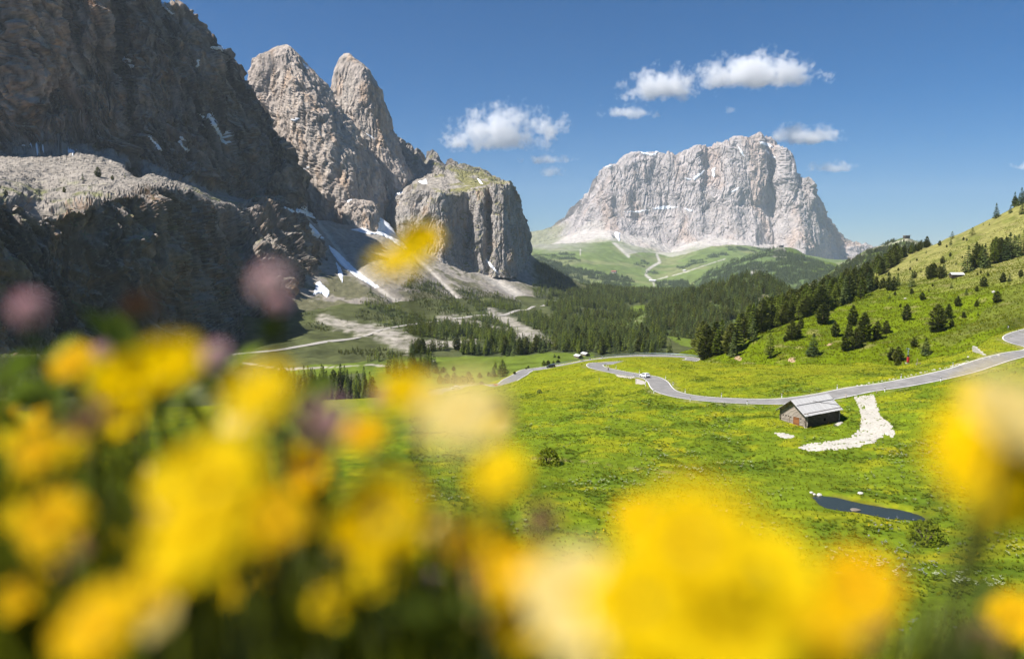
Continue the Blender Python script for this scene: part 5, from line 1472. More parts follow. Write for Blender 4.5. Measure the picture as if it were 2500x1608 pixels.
p, a, t, _ = on_road(1591, 920, 1.3)
c1 = car("white hatchback driving away down the bend of the near road", p, a, (.78, .79, .80)); c1.rotation_euler[1] = -math.asin(t.z)
p, a, t, _ = on_road(1341, 896, 1.2)
car("black car on the lower road where the guard rail starts", p, a, (.012, .013, .016)).rotation_euler[1] = -math.asin(t.z)
p, a, t, _ = on_road(1219, 932, -1.2)
car("dark red car climbing the lower road below the bright larch", p, a + math.pi, (.11, .012, .014), True).rotation_euler[1] = math.asin(t.z)
p, a, t, _ = on_road(1107, 949, 1.0)
car("white car entering the left hairpin of the lower road", p, a, (.76, .76, .75)).rotation_euler[1] = -math.asin(t.z)
p, a, t, _ = on_road(1098, 960, -1.2)
car("orange car half hidden behind the meadow at the left hairpin", Vector((p.x + 1.5, p.y - 7.5, p.z - .2)), a + math.pi, (.50, .12, .015))


# --- cyclists
def skin_body(name, verts, edges, radii, mat):
    me = bpy.data.meshes.new(name); me.from_pydata(verts, edges, [])
    o = bpy.data.objects.new(name, me); COL.objects.link(o)
    md = o.modifiers.new("skin", 'SKIN')
    for v, r in zip(me.skin_vertices[0].data, radii): v.radius = (r, r)
    me.skin_vertices[0].data[0].use_root = True
    o.modifiers.new("sub", 'SUBSURF').levels = 1; o.modifiers["sub"].render_levels = 1
    me.materials.append(mat)
    return o


def bicycle(label, loc, rz, col, group=None):
    e = empty("bicycle", loc, rz, label, "bicycle", group)
    fr = flat("bike_frame", col, .35, .5)
    for x in (-.5, .5):
        w = empty("wheel", (x, 0, .34)); w.parent = e
        ring = [(.33 * math.cos(k * math.pi / 10), 0, .33 * math.sin(k * math.pi / 10)) for k in range(21)]
        MB().tube(ring, .016, 5, False).obj("tyre", M_RUBBER, w, True)
        sp = MB()
        for k in range(8): sp.tube([(0, 0, 0), (.32 * math.cos(k * math.pi / 4), 0, .32 * math.sin(k * math.pi / 4))], .003, 3)
        sp.obj("spokes", M_STEEL, w)
    MB().tube([(-.5, 0, .34), (-.12, 0, .30), (.36, 0, .78), (-.22, 0, .82), (-.12, 0, .30)], .02, 6).tube([(-.5, 0, .34), (-.22, 0, .82), (-.25, 0, .92)], .014, 6).tube([(.5, 0, .34), (.36, 0, .78), (.33, 0, .95)], .016, 6).obj("frame", fr, e, True)
    MB().box((-.27, 0, .95), (.26, .13, .05)).obj("saddle", M_BLACK, e, False, .02)
    MB().tube([(.33, 0, .95), (.42, 0, .97)], .015, 6).tube([(.42, -.21, .97), (.42, .21, .97), (.50, .21, .92), (.44, .21, .85)], .014, 6).tube([(.42, -.21, .97), (.50, -.21, .92), (.44, -.21, .85)], .014, 6).obj("handlebar", M_BLACK, e, True)
    MB().tube([(-.12, -.08, .30), (-.12, .08, .30)], .05, 8).tube([(-.12, -.10, .30), (0, -.10, .18)], .012, 5).tube([(-.12, .10, .30), (-.24, .10, .42)], .012, 5).obj("crank", M_STEEL, e)
    return e


def rider(label, loc, rz, jersey, shorts, group=None):
    e = empty("person", loc, rz, label, "person", group)
    mj = flat("jersey", jersey, .8, .2); msk = flat("skin", (.48, .28, .20), .6, .3); msh = flat("shorts", shorts, .8, .2); mh = flat("helmet", (.65, .65, .66), .4, .4)
    V = [(-.24, 0, 1.02), (-.12, 0, 1.16), (.06, 0, 1.34), (.15, 0, 1.42), (.20, 0, 1.49), (.24, 0, 1.60),
         (.12, .19, 1.40), (.27, .22, 1.18), (.43, .21, 1.00), (.48, .21, .985), (.12, -.19, 1.40), (.27, -.22, 1.18), (.43, -.21, 1.00), (.48, -.21, .985),
         (-.20, .09, .99), (.10, .11, .80), (-.14, .11, .47), (-.22, .11, .43), (-.12, .11, .40), (-.20, -.09, .99), (.13, -.11, .68), (-.02, -.11, .25), (-.09, -.11, .22), (.06, -.11, .18)]
    E = [(0, 1), (1, 2), (2, 3), (3, 4), (4, 5), (3, 6), (6, 7), (7, 8), (8, 9), (3, 10), (10, 11), (11, 12), (12, 13), (0, 14), (14, 15), (15, 16), (16, 17), (16, 18), (0, 19), (19, 20), (20, 21), (21, 22), (21, 23)]
    Rr = [.15, .14, .16, .12, .055, .09, .06, .045, .035, .03, .06, .045, .035, .03, .10, .065, .045, .035, .03, .10, .065, .045, .035, .03]
    b = skin_body("body", V, E, Rr, msk); b.parent = e
    T = skin_body("jersey", V[:4] + [V[6], V[10], tuple((Vector(V[6]) + Vector(V[7])) / 2), tuple((Vector(V[10]) + Vector(V[11])) / 2)], [(0, 1), (1, 2), (2, 3), (3, 4), (3, 5), (4, 6), (5, 7)], [.165, .155, .175, .135, .075, .075, .062, .062], mj); T.parent = e
    S = skin_body("shorts", [V[0], V[14], V[15], V[19], V[20]], [(0, 1), (1, 2), (0, 3), (3, 4)], [.165, .115, .078, .115, .078], msh); S.parent = e
    he = MB(); ring = []
    he.tube([(.13, 0, 1.64), (.18, 0, 1.70), (.26, 0, 1.72), (.35, 0, 1.66)], [.05, .11, .115, .05], 10); he.obj("helmet", mh, e, True)
    return e


for (px, py, side, jc, sc_, fc, lab, blab, rev) in ((1485, 906, 1.6, (.62, .60, .58), (.02, .02, .025), (.03, .03, .03), "person in a pale jersey riding at the bend of the near road", "dark bicycle ridden at the bend of the near road", 1),
                                          (1204, 934, 2.2, (.62, .17, .03), (.03, .03, .03), (.5, .5, .5), "person in an orange jersey riding beside the dark red car", "light bicycle under the rider in orange", 0)):
    p, a, t, _ = on_road(px, py, side)
    a += 0 if rev else math.pi
    bicycle(blab, p, a, fc); rider(lab, p, a, jc, sc_)

# --- white delineator posts along the road
dpost = MB().box((0, 0, .45), (.16, .10, .94), None, .9).mesh("post", M_WHITE, False, .012); dband = MB().box((0, 0, .80), (.185, .125, .22)).mesh("band", M_BLACK); drefl = MB().box((0, -.066, .80), (.05, .012, .14)).mesh("reflector", flat("reflector", (.8, .5, .1), .3, .5)); dcap = MB().box((0, 0, .965), (.15, .10, .1), None, .8).mesh("cap", M_WHITE)
for px, py in [(1446, 898), (1480, 894.5), (1504, 900), (1561, 911), (1625, 925), (1643, 941.5), (1665, 959.6), (1548, 922), (1577, 932), (1576, 943), (1596, 960), (1685, 978.4), (1759, 971), (1830, 984), (1909, 972.5), (2057, 953), (2160, 956), (2200, 924), (2287, 929), (2328, 896)]:
    h_ = hit(px, py, "meadow")
    p = h_[0]
    i = int(np.argmin(np.hypot(ROAD[:, 0] - p.x, ROAD[:, 1] - p.y)))
    v = np.array((p.x, p.y)) - ROAD[i, :2]; dist = np.linalg.norm(v)
    if dist < 3.5:
        v = v / (dist + 1e-6); p = Vector((ROAD[i, 0] + v[0] * 3.6, ROAD[i, 1] + v[1] * 3.6, ROAD[i, 2]))
    p.z = drop(p.x, p.y, "meadow")
    e = empty("delineator_post", p, random.uniform(-.2, .2), None, None, None, 1.12)
    right = px > 1735
    tag(e, ("white roadside post with black band by the straight road near the barn" if right else "white roadside post with black band on the double bend of the near road"), "road post", "roadside posts of the straight" if right else "roadside posts of the double bend")
    for nm_, me in (("post", dpost), ("band", dband), ("reflector", drefl), ("cap", dcap)): link(nm_, me, None, e)


# --- guard rails
def guard_rail(label, line, side, mat, kind="w", step=4.0):
    ln = np.array(line); t = np.gradient(ln[:, :2], axis=0); t /= np.linalg.norm(t, axis=1, keepdims=True) + 1e-9
    off = ln.copy(); off[:, 0] += -t[:, 1] * side; off[:, 1] += t[:, 0] * side
    e = empty("guard_rail", off[len(off) // 2], 0, label, "guard rail")
    org = off[len(off) // 2]
    off = off - org
    prof = [(0, .45), (.06, .50), (.0, .57), (.06, .64), (0, .70), (.06, .75), (0, .80)] if kind == "w" else [(0, .55), (.1, .55), (.1, .75), (0, .75)]
    sg = -1 if side > 0 else 1
    g = np.zeros((len(off), len(prof), 3))
    for j, (dx, z) in enumerate(prof):
        g[:, j, 0] = off[:, 0] - t[:, 1] * dx * sg; g[:, j, 1] = off[:, 1] + t[:, 0] * dx * sg; g[:, j, 2] = off[:, 2] + z
    me = mesh_from("rail", g, grid_faces(len(off), len(prof)), False); me.materials.append(mat)
    ro = link("rail", me, None, e); sm = ro.modifiers.new("thick", 'SOLIDIFY'); sm.thickness = .03
    pm = MB().box((0, 0, .2), (.12, .12, 1.2)).mesh("post", mat)
    acc = 0
    for i in range(0, len(off)):
        if i and acc < step: acc += np.linalg.norm(off[i] - off[i - 1]); continue
        acc = 0
        o = link("post", pm, None, e); o.location = (off[i, 0] + t[i, 1] * .1 * sg, off[i, 1] - t[i, 0] * .1 * sg, off[i, 2])
    return e


rpx, rpy = proj(ROAD)
far_part = ROAD[(ROAD[:, 1] > 312) & (rpx > 1345) & (rpx < 1697)]
guard_rail("long curved steel guard rail round the far bend in front of the forest", far_part, -3.75, M_STEEL)
hp = ROAD[(rpx < 1160) & (ROAD[:, 1] > 290)]
guard_rail("guard rail round the left hairpin of the lower road", hp, -3.75, flat("rusty_steel", (.30, .23, .16), .6, .4, .4))
tipm = (rpx > 2455) & (np.arange(len(ROAD)) < 60) & (ROAD[:, 1] < 224)
guard_rail("brown guard rail round the hairpin at the right edge", ROAD[tipm], 3.7, wood("rail_wood", (.16, .10, .06), (.26, .18, .12), (4, 4, 4)), "box", 3.0)


# --- chevron boards
def chevron(px, py, label, names=("meadow",), left=False, grp=None):
    h_ = hit(px, py, *names)
    p = h_[0]
    e = empty("chevron_sign", p, 0, label, "road sign", grp)
    MB().tube([(0, .05, -.2), (0, .05, 1.5)], .04, 8).obj("post", M_STEEL, e, True)
    MB().box((0, 0, 1.15), (.72, .03, .72)).obj("board", M_BLACK, e)
    s = -1 if left else 1
    w = [(-.30, -.30), (-.02, -.30), (.28, 0), (-.02, .30), (-.30, .30), (0, 0)]
    MB().add([(s * x, -.02, 1.15 + z) for x, z in w] + [(s * x, -.032, 1.15 + z) for x, z in w], [(0, 1, 2, 5), (5, 2, 3, 4), (6, 11, 8, 7), (11, 10, 9, 8)]).obj("arrow", M_WHITE, e)
    return e


chevron(1422, 886, "black and white chevron board on the bend, leftmost of three"); chevron(1440, 881, "black and white chevron board on the bend, middle of three"); chevron(1470, 877, "black and white chevron board on the bend, rightmost of three")
chevron(2461, 806, "white chevron board above the rail of the hairpin at the right edge", ("hillside", "meadow"))

# --- lift pylon with red padding, its little bench and post
h_ = hit(2216, 886, "hillside", "meadow"); p = h_[0]
py_ = empty("lift_pylon", p, .2, "grey lift pylon with red padded foot beside the pines", "pylon", None, p.y / 205)
MB().tube([(0, 0, -.3), (0, 0, 2.4), (0, 0, 4.5)], [.13, .12, .10], 10).obj("mast", M_STEEL, py_, True)
MB().box((.03, -.05, 1.0), (.62, .55, 1.7)).obj("padding", M_RED, py_, False, .08)
MB().box((.03, -.05, 2.2), (.46, .42, .6)).obj("dark_pad", M_BLACK, py_, False, .06)
MB().box((0, 0, 4.2), (1.3, .16, .14)).box((-.5, 0, 4.4), (.5, .3, .3)).box((.5, 0, 4.3), (.3, .2, .2)).box((0, 0, 3.4), (.4, .3, .5)).obj("head", M_STEEL, py_, False, .02)
MB().box((0, 0, -.05), (1.1, 1.0, .25)).obj("base", M_CONC, py_, False, .03)
h_ = hit(2239, 888, "hillside", "meadow")
tag(MB().box((0, 0, .75), (.14, .14, 1.9)).obj("wooden_post", M_LOGEND), "weathered wooden post right of the red padded pylon", "post").location = h_[0]
h_ = hit(2242, 890, "hillside", "meadow")
bn_ = empty("bench", h_[0], .1, "low grey bench by the road right of the red padded pylon", "bench")
MB().box((0, 0, .42), (1.5, .4, .07)).obj("seat", M_LOGEND, bn_)
for x in (-.6, .6): MB().box((x, 0, .19), (.1, .35, .42)).obj("leg", M_CONC, bn_)

# --- fence posts and wire by the track
fp = []
for k, (px, py, h) in enumerate(((2065, 973, 1.05), (2140, 960, .8))):
    p = hit(px, py, "meadow")[0]
    o = MB().tube([(0, 0, -.3), (.02, 0, .5), (.0, .02, h)], [.10, .10, .085], 8).obj("fence_post", M_LOGEND, None, True); o.location = p
    tag(o, ("wooden fence post at the roadside right of the barn", "wooden fence post at the top of the white gravel track")[k], "fence post"); fp.append(p + Vector((0, 0, h * .85)))
wr = [fp[0] * (1 - s) + fp[1] * s - Vector((0, 0, 1.1 * s * (1 - s))) for s in np.linspace(0, 1, 9)]
o = MB().tube(wr, .015, 4).obj("fence_wire", M_STEEL); tag(o, "sagging wire between the two fence posts above the track", "wire")
for k, (px, py, h, lab) in enumerate(((1463, 936, 1.6, "thin grey marker pole standing in the meadow left of the bend"), (1553, 935, 1.0, "short brown marker post at the gravel layby of the bend"))):
    p = hit(px, py, "meadow")[0]
    o = MB().tube([(0, 0, -.2), (0, 0, h)], [.055, .05], 6).tube([(0, 0, h), (0, 0, h + .12)], [.075, .075], 6).obj("marker_post", M_STEEL if k == 0 else M_DARKWOOD, None, True); o.location = p; tag(o, lab, "post")


# --- stones
def rock_mesh(seed, flatz=.7):
    r = np.random.default_rng(seed)
    bm_ = bmesh.new(); bmesh.ops.create_icosphere(bm_, subdivisions=2, radius=1)
    pts = np.array([v.co[:] for v in bm_.verts]); d = 1 + .30 * fbm(pts, 1.3, 2, off=seed * 3.7) + .08 * fbm(pts, .4, 2, off=seed)
    for v, k in zip(bm_.verts, d): v.co *= float(k); v.co.z *= flatz
    me = bpy.data.meshes.new("stone"); bm_.to_mesh(me); bm_.free()
    return me


RM = [rock_mesh(i) for i in range(5)]
for m_ in RM: m_.materials.append(M_STONE)
M_WET = flat("wet_stone", (.20, .165, .13), .4, .4, noise=2)


def stone(px, py, wpx, label, grp=None, names=("meadow", "hillside"), mat=None, zfix=None, k=None):
    h_ = hit(px, py, *names)
    if not h_: return
    p = h_[0].copy()
    me = RM[k if k is not None else random.randrange(5)]
    if mat: me = me.copy(); me.materials.clear(); me.materials.append(mat)
    o = link("boulder", me); s = wpx / FPX * p.y / 2
    o.scale = (s, s * random.uniform(.8, 1.1), s * random.uniform(.8, 1)); o.rotation_euler = (0, 0, random.uniform(0, 6)); o.location = p + Vector((0, 0, s * .25 if zfix is None else 0))
    if zfix is not None: o.location.z = zfix
    tag(o, label, "boulder", grp)
    return o


stone(2101, 1206, 14, "white boulder lying in the grass above the pond"); stone(2000, 1209, 13, "biggest white boulder at the left tip of the pond"); stone(1981, 1203, 9, "small white stone left of the boulder at the pond's tip"); stone(1988, 1207, 8, "low white stone in front at the pond's left tip")
stone(2262, 1280, 6, "small pale stone by the right tip of the pond")
p = on_plane(np.array(2088.), np.array(1245.), ZP)
o = link("boulder", RM[2].copy()); o.data.materials.clear(); o.data.materials.append(M_WET); o.location = Vector(p) + Vector((0, 0, .06)); o.scale = (.62, .4, .22); tag(o, "brown rock breaking the surface in the middle of the pond", "boulder")
for px in np.arange(2085, 2450, 9.5):
    py = float(np.interp(px, [2080, 2180, 2380, 2447], [946, 926, 883, 866]))
    stone(px + random.uniform(-3, 3), py + random.uniform(-2, .5), random.uniform(2.5, 6), "small pale stone on the uphill verge of the straight road", "stones along the uphill road verge")
stone(2364, 872, 6, "rounded pale boulder on the grass below the stone wall"); stone(2425, 714, 10, "grey rock high on the steep green slope near the right edge"); stone(2210, 730, 7, "pale rock among small pines on the lower green slope")
# stone retaining wall
A_, B_ = hit(2377, 858, "hillside", "meadow")[0], hit(2406, 868, "hillside", "meadow")[0]
sw = empty("stone_wall", A_, math.atan2(B_.y - A_.y, B_.x - A_.x), "pale wedge of stone wall in the bank above the road", "stone wall")
Lw = max(2.5, (B_ - A_).length)
for k in range(4):
    n_ = 9 - 2 * k
    for j in range(n_):
        w = Lw / 9
        MB().box((w * (j + .5 + .1 * (k % 2)), -.1 - .04 * k, .2 + k * .42), (w * .95, .5, .39), Matrix.Rotation(random.uniform(-.06, .06), 3, 'Z')).obj("stone", M_STONE, sw, False, .05)
slope_z = (B_.z - A_.z) / max(.1, math.hypot(B_.x - A_.x, B_.y - A_.y)); sw.rotation_euler[1] = -math.atan(slope_z)


# --- bare earth scars on the hillside
hn = normals(HILLG); hn *= np.sign(hn[..., 2:3]); hpx, hpy = proj(HILLG); hz_ = fbm(HILLG, 2.5, 3, off=300)
M_EARTH = flat("bare_earth", (.36, .25, .15), .95, .1, noise=1.5)
for poly in ([(1922, 884), (1930, 872), (1942, 873), (1940, 882)], [(1790, 876), (1800, 866), (1812, 874), (1806, 880)], [(2074, 850), (2086, 842), (2088, 848)], [(2010, 842), (2034, 836), (2026, 844)]):
    o = patch("earth_scar", HILLG, hn, inpoly(hpx + 2 * hz_, hpy + 2 * hz_, poly), .12, M_EARTH, HILL_O)


# --- small buildings
def hut(label, px, py, wpx, names, rz, roofcol, wallmat, hk=.42, lk=1.5, name="small_barn", rk=.45):
    p = hit_(px, py, *names)[0]
    W = wpx / FPX * p.y
    e = empty(name, p - Vector((0, 0, W * .03)), rz, label, "barn")
    H = W * hk; Rr = H + W * rk * .5; Ln = W * lk
    rm = roofcol
    MB().prism([(-W / 2, 0), (W / 2, 0), (W / 2, H), (0, Rr), (-W / 2, H)], -Ln / 2, Ln / 2).obj("wall", wallmat, e)
    for s in (-1, 1):
        ang = math.atan2(Rr - H, W / 2); ll = W / 2 / math.cos(ang) * 1.22
        n_ = 6
        rf = None
        for j in range(n_):
            q = MB().box((0, 0, 0), (ll, Ln * 1.14 / n_ * .97, W * .03))
            o = q.obj("roof" if rf is None else "panel", rm, e if rf is None else rf)
            loc = Vector((s * ll / 2 * math.cos(ang), -Ln * 1.14 / 2 + Ln * 1.14 / n_ * (j + .5), Rr - ll / 2 * math.sin(ang) + W * .035)); rot = Matrix.Rotation(s * ang, 4, 'Y')
            if rf is None: rf = o; o.matrix_basis = Matrix.Translation(loc) @ rot; base = o.matrix_basis.copy()
            else: o.matrix_basis = base.inverted() @ (Matrix.Translation(loc) @ rot)
    MB().box((0, -Ln / 2 - W * .01, H * .42), (W * .26, W * .03, H * .8)).obj("door", M_DARKWOOD, e)
    for s in (-1, 1): MB().box((s * (W / 2 + W * .004), -Ln * .2, H * .55), (W * .02, W * .16, W * .12)).obj("window", M_VOID, e)
    return e


M_PALEROOF = flat("pale_metal_roof", (.62, .61, .60), .6, .3, noise=.6); M_GREYWALL = wood("grey_planks", (.14, .11, .085), (.26, .21, .165), (3, 3, 1))
hut("small pale-roofed barn on the valley meadow, left of two", 1412, 873, 13, ("valley_floor",), .5, M_PALEROOF, M_GREYWALL); hut("small pale-roofed barn on the valley meadow, right of two", 1429, 868, 13, ("valley_floor",), .5, M_PALEROOF, M_GREYWALL)
hut("tiny grey hut at the edge of the forest clearing", 1607, 803, 9, ("valley_floor",), .4, M_GREYWALL, M_GREYWALL)
sh = hut("long shed with bright metal roof high on the right hill", 2335, 677, 15, ("hillside",), R(82), M_PALEROOF, M_DARKWOOD, .5, 1.75, "hill_shed", .55)
far_wall = flat("far_plaster", (.45, .40, .36), .9, .1, noise=.05); far_red = flat("far_red_roof", (.30, .12, .10), .9, .1, noise=.05)
hut("distant chalet with reddish roof in the far woods", 1499, 667, 9, ("foothills",), R(60), far_red, far_wall, .5, 1.2, "chalet")
hut("white distant building by the far stream", 1593, 688, 10, ("foothills",), R(70), M_PALEROOF, far_wall, .35, 1.4, "chalet"); hut("tiny white hut in the far meadow strip", 1671, 662, 5, ("foothills",), R(50), M_PALEROOF, far_wall, .5, 1.4, "chalet")
for px, py, w, nmz, lab in ((1907, 598, 9, ("wooded_spur",), "dark cable car station on top of the green spur below the far massif"), (2213, 578, 13, ("wooded_ridge",), "flat-roofed hilltop station on the distant ridge")):
    p = hit_(px, py + 2, *nmz)[0]; W = w / FPX * p.y
    e = empty("hilltop_station", p, .2, lab, "building")
    MB().box((0, 0, W * .22), (W, W * .6, W * .5)).obj("wall", M_DARKWOOD, e); MB().box((0, 0, W * .5), (W * 1.15, W * .75, W * .07)).obj("roof", M_CONC, e)
    for k in range(4): MB().box((-W * .36 + k * W * .24, -W * .305, W * .28), (W * .15, W * .02, W * .16)).obj("window", M_GLASS, e)
    MB().tube([(W * .7, 0, -W * .2), (W * .7, 0, W * .55)], W * .04, 6).box((W * .7, 0, W * .55), (W * .5, W * .1, W * .06)).obj("mast", M_STEEL, e)

# --- trees and boulders on the scree terrace of the big wall
for px, py, h, k, lab in ((240, 432, 22, "pine", "dark pine standing alone on the sunlit scree terrace of the cliff"), (203, 440, 14, "larch", "bright little larch left of the dark pine on the scree terrace"), (275, 440, 11, "pine", "small dark pine right of the lone terrace pine"), (305, 434, 9, "larch", "small light larch among rocks at the terrace edge"), (157, 470, 12, "pine", "bushy pine near the rim of the scree terrace"), (15, 478, 14, "pine", "dark pine at the left end of the terrace rim"), (375, 490, 14, "larch", "light larch hanging at the terrace rim over the cliff")):
    h_ = hit(px, py, "mountain_wall")
    if h_: tree(k, h_[0], h / FPX * h_[0].y * 1.1, lab, None, 1.2)
M_TROCK = flat("terrace_rock", (.30, .27, .235), .95, .1, noise=.6)
tr_ = random.Random(3)
TRM = []
for m_ in RM:
    m2_ = m_.copy(); m2_.materials.clear(); m2_.materials.append(M_TROCK); TRM.append(m2_)
for k in range(46):
    px, py = tr_.uniform(5, 430), 0
    py = tr_.uniform(np.interp(px, [0, 200, 430], [398, 395, 445]), np.interp(px, [0, 200, 430], [470, 475, 470]))
    h_ = hit(px, py, "mountain_wall")
    if h_ is None or h_[0].y > 930: continue
    o = link("boulder", TRM[k % 5]); s_ = tr_.uniform(1.5, 5.5) / FPX * h_[0].y / 2
    o.scale = (s_, s_, s_ * .9); o.rotation_euler = (0, 0, tr_.uniform(0, 6)); o.location = h_[0] + Vector((0, 0, s_ * .2))
    tag(o, "grey boulder lying on the sunlit scree terrace of the cliff", "boulder", "boulders on the scree terrace")

# --- snow patches, boulders on the mountains
M_SNOW_ = M_SNOW
SNOW = [  # photograph outlines
    [(308, 140), (318, 148), (326, 165), (316, 166)], [(430, 338), (440, 342), (452, 360), (466, 368), (458, 372), (444, 358)], [(438, 330), (447, 333), (452, 345), (440, 340)],
    [(506, 272), (514, 280), (530, 308), (545, 335), (556, 354), (548, 352), (526, 318), (508, 286)], [(488, 280), (497, 284), (494, 289)], [(482, 138), (487, 145), (486, 168), (482, 165)], [(48, 354), (70, 352), (112, 360), (80, 361)], [(146, 365), (190, 370), (180, 376)], [(362, 330), (372, 338), (396, 368), (388, 368)],
    [(514, 113), (548, 116), (546, 121), (516, 119)], [(372, -1), (402, 12), (424, 34), (418, 34), (398, 18)],
    [(690, 505), (720, 510), (740, 512), (778, 530), (775, 536), (730, 520)], [(726, 502), (748, 510), (780, 524), (784, 538), (760, 522)], [(750, 543), (760, 548), (790, 582), (782, 582), (762, 566)],
    [(802, 600), (820, 612), (850, 640), (880, 668), (905, 686), (925, 700), (915, 702), (870, 676), (832, 646), (806, 612)], [(820, 640), (832, 655), (838, 672), (836, 690), (828, 676)], [(772, 690), (782, 688), (806, 712), (800, 728), (786, 716), (764, 720)],
    [(856, 560), (888, 556), (905, 566), (940, 570), (900, 572)], [(928, 532), (945, 540), (968, 575), (1000, 610), (990, 612), (950, 582), (918, 570), (925, 550)], [(898, 480), (930, 472), (980, 470), (990, 468), (960, 478), (920, 486)], [(842, 490), (858, 486), (850, 494)],
    [(735, 150), (748, 160), (756, 168), (748, 168)], [(704, 296), (733, 284), (720, 296)], [(893, 327), (905, 330), (913, 338), (902, 334)], [(738, 412), (754, 407), (748, 416)], [(1164, 434), (1172, 440), (1180, 450), (1172, 448)], [(1022, 445), (1040, 438), (1044, 450), (1030, 448)],
    [(1186, 632), (1198, 642), (1218, 668), (1210, 664), (1194, 648)],
    [(1562, 372), (1590, 374), (1608, 371), (1600, 378), (1576, 379)], [(1476, 408), (1496, 404), (1494, 410)], [(1694, 432), (1722, 414), (1708, 432), (1694, 444)], [(1738, 412), (1746, 408), (1744, 432), (1738, 430)], [(1852, 344), (1880, 352), (1890, 362), (1872, 356), (1856, 352)], [(1866, 366), (1876, 370), (1880, 380)], [(1782, 470), (1806, 456), (1800, 466)], [(1668, 434), (1690, 436), (1684, 440)], [(1800, 356), (1812, 368), (1818, 385), (1808, 374)],
    [(1590, 508), (1622, 503), (1655, 504), (1640, 509), (1600, 511)], [(1668, 508), (1692, 512), (1684, 516)], [(1520, 517), (1560, 515), (1590, 512), (1560, 519)], [(1882, 376), (1892, 384), (1890, 392)], [(1500, 566), (1514, 568), (1512, 590), (1502, 576)]]
for gi, (g, n_, o) in enumerate(ROCKS):
    px, py = proj(g)
    jit = 2.4 * fbm(g, 14 if o.name != "distant_mountain" else 60, 3, off=400)
    for poly in SNOW:
        P_ = np.array(poly, float)
        if P_[:, 0].max() < px.min() or P_[:, 0].min() > px.max(): continue
        m = inpoly(px + jit, py + jit, P_)
        if o.name == "distant_mountain": m &= (px > 1330)
        if o.name == "scree_slope" and P_[:, 1].max() < 500: continue
        if o.name.startswith("rock_tower") and P_[:, 1].mean() > 460: continue
        if o.name == "mountain_wall" and P_[:, 0].mean() > 905: continue
        if m.sum() >= 3: patch("snow_patch", g, n_, m, 4.0 if o.name == "distant_mountain" else 1.3, M_SNOW_, o)
# ------------------------------------------------------------------ meadow herbs: tufts, docks, umbels (uncountable)
M_TUFT = foliage("grass_tuft", (.100, .132, .004), (.250, .255, .012), .35)
M_DOCK = foliage("dock_leaves", (.095, .140, .008), (.180, .220, .018), .4)
M_UMBEL = flat("white_umbels", (.40, .43, .27), .8, .1)
M_BUTTER = flat("yellow_blooms", (.62, .42, .008), .7, .2)
M_BLUEISH = flat("lilac_blooms", (.24, .25, .30), .8, .1)
hcol = bpy.data.collections.new("herb_variants")


def herb(idx, build):
    V, F, MI = [], [], []
    build(V, F, MI, random.Random(700 + idx))
    me = bpy.data.meshes.new("herb"); me.from_pydata([tuple(v) for v in V], [], F)
    for m_ in (M_TUFT, M_DOCK, M_UMBEL, M_BUTTER, M_BLUEISH): me.materials.append(m_)
    me.polygons.foreach_set("material_index", MI); me.update()
    hcol.objects.link(bpy.data.objects.new(f"herb_{idx:02d}", me))


def leafq(V, F, MI, base, tip, w, mi, bend=0.0):
    b, t = Vector(base), Vector(tip); d = t - b
    s = d.cross(Vector((0.3, .2, 1))).normalized() * w / 2; mid = b + d * .55 + Vector((0, 0, bend))
    k = len(V); V += [b, mid + s, t, mid - s]; F.append((k, k + 1, k + 2, k + 3)); MI.append(mi)


def h_grass(V, F, MI, r):
    for _ in range(16):
        a = r.uniform(0, 6.28); rad = r.uniform(0, .3); x, y = rad * math.cos(a), rad * math.sin(a); h = r.uniform(.5, 1.0)
        leafq(V, F, MI, (x, y, -.05), (x + r.uniform(-.35, .35), y + r.uniform(-.35, .35), h), .09, 0, .08)


def h_dock(V, F, MI, r):
    for _ in range(13):
        a = r.uniform(0, 6.28); ln = r.uniform(.35, .75); x, y = .15 * math.cos(a), .15 * math.sin(a)
        leafq(V, F, MI, (x, y, r.uniform(0, .2)), (x + ln * math.cos(a), y + ln * math.sin(a), r.uniform(.2, .65)), ln * .55, 1, .12)


def h_umbel(mi):
    def f(V, F, MI, r):
        h_dock(V, F, MI, r)
        for _ in range(5):
            x, y, h = r.uniform(-.3, .3), r.uniform(-.3, .3), r.uniform(.75, 1.15)
            for _ in range(3):
                cx, cy, cz, s = x + r.uniform(-.1, .1), y + r.uniform(-.1, .1), h + r.uniform(-.05, .05), r.uniform(.06, .11)
                k = len(V); V.extend([Vector((cx - s, cy - s, cz)), Vector((cx + s, cy - s, cz + .03)), Vector((cx + s, cy + s, cz)), Vector((cx - s, cy + s, cz + .04))]); F.append((k, k + 1, k + 2, k + 3)); MI.append(mi)
    return f


bl = [h_grass, h_grass, h_grass, h_dock, h_dock, h_umbel(2), h_umbel(3), h_umbel(4)]
for i_, f_ in enumerate(bl): herb(i_, f_)
g = MEADOW
cell_ok = (ROADDIST > 4.0) & (g[..., 1] > 34) & (g[..., 1] < 285) & ~tm & ~tm2 & (sdm > .4) & (outd.reshape(tm.shape) > .3) & (mpx > 1000) & (mpx < 2560)
cc = cell_ok[:-1, :-1] & cell_ok[1:, 1:]
a, b_, c_, d_ = g[:-1, :-1][cc], g[:-1, 1:][cc], g[1:, 1:][cc], g[1:, :-1][cc]
area = .5 * np.abs((c_[:, 0] - a[:, 0]) * (d_[:, 1] - b_[:, 1]) - (d_[:, 0] - b_[:, 0]) * (c_[:, 1] - a[:, 1]))
wgt = area * np.clip(1.0 - (a[:, 1] - 60) / 260, .12, 1)
n_ = 34000
ix = rs.choice(len(area), n_, p=wgt / wgt.sum())
u, v = rs.random((n_, 1)), rs.random((n_, 1))
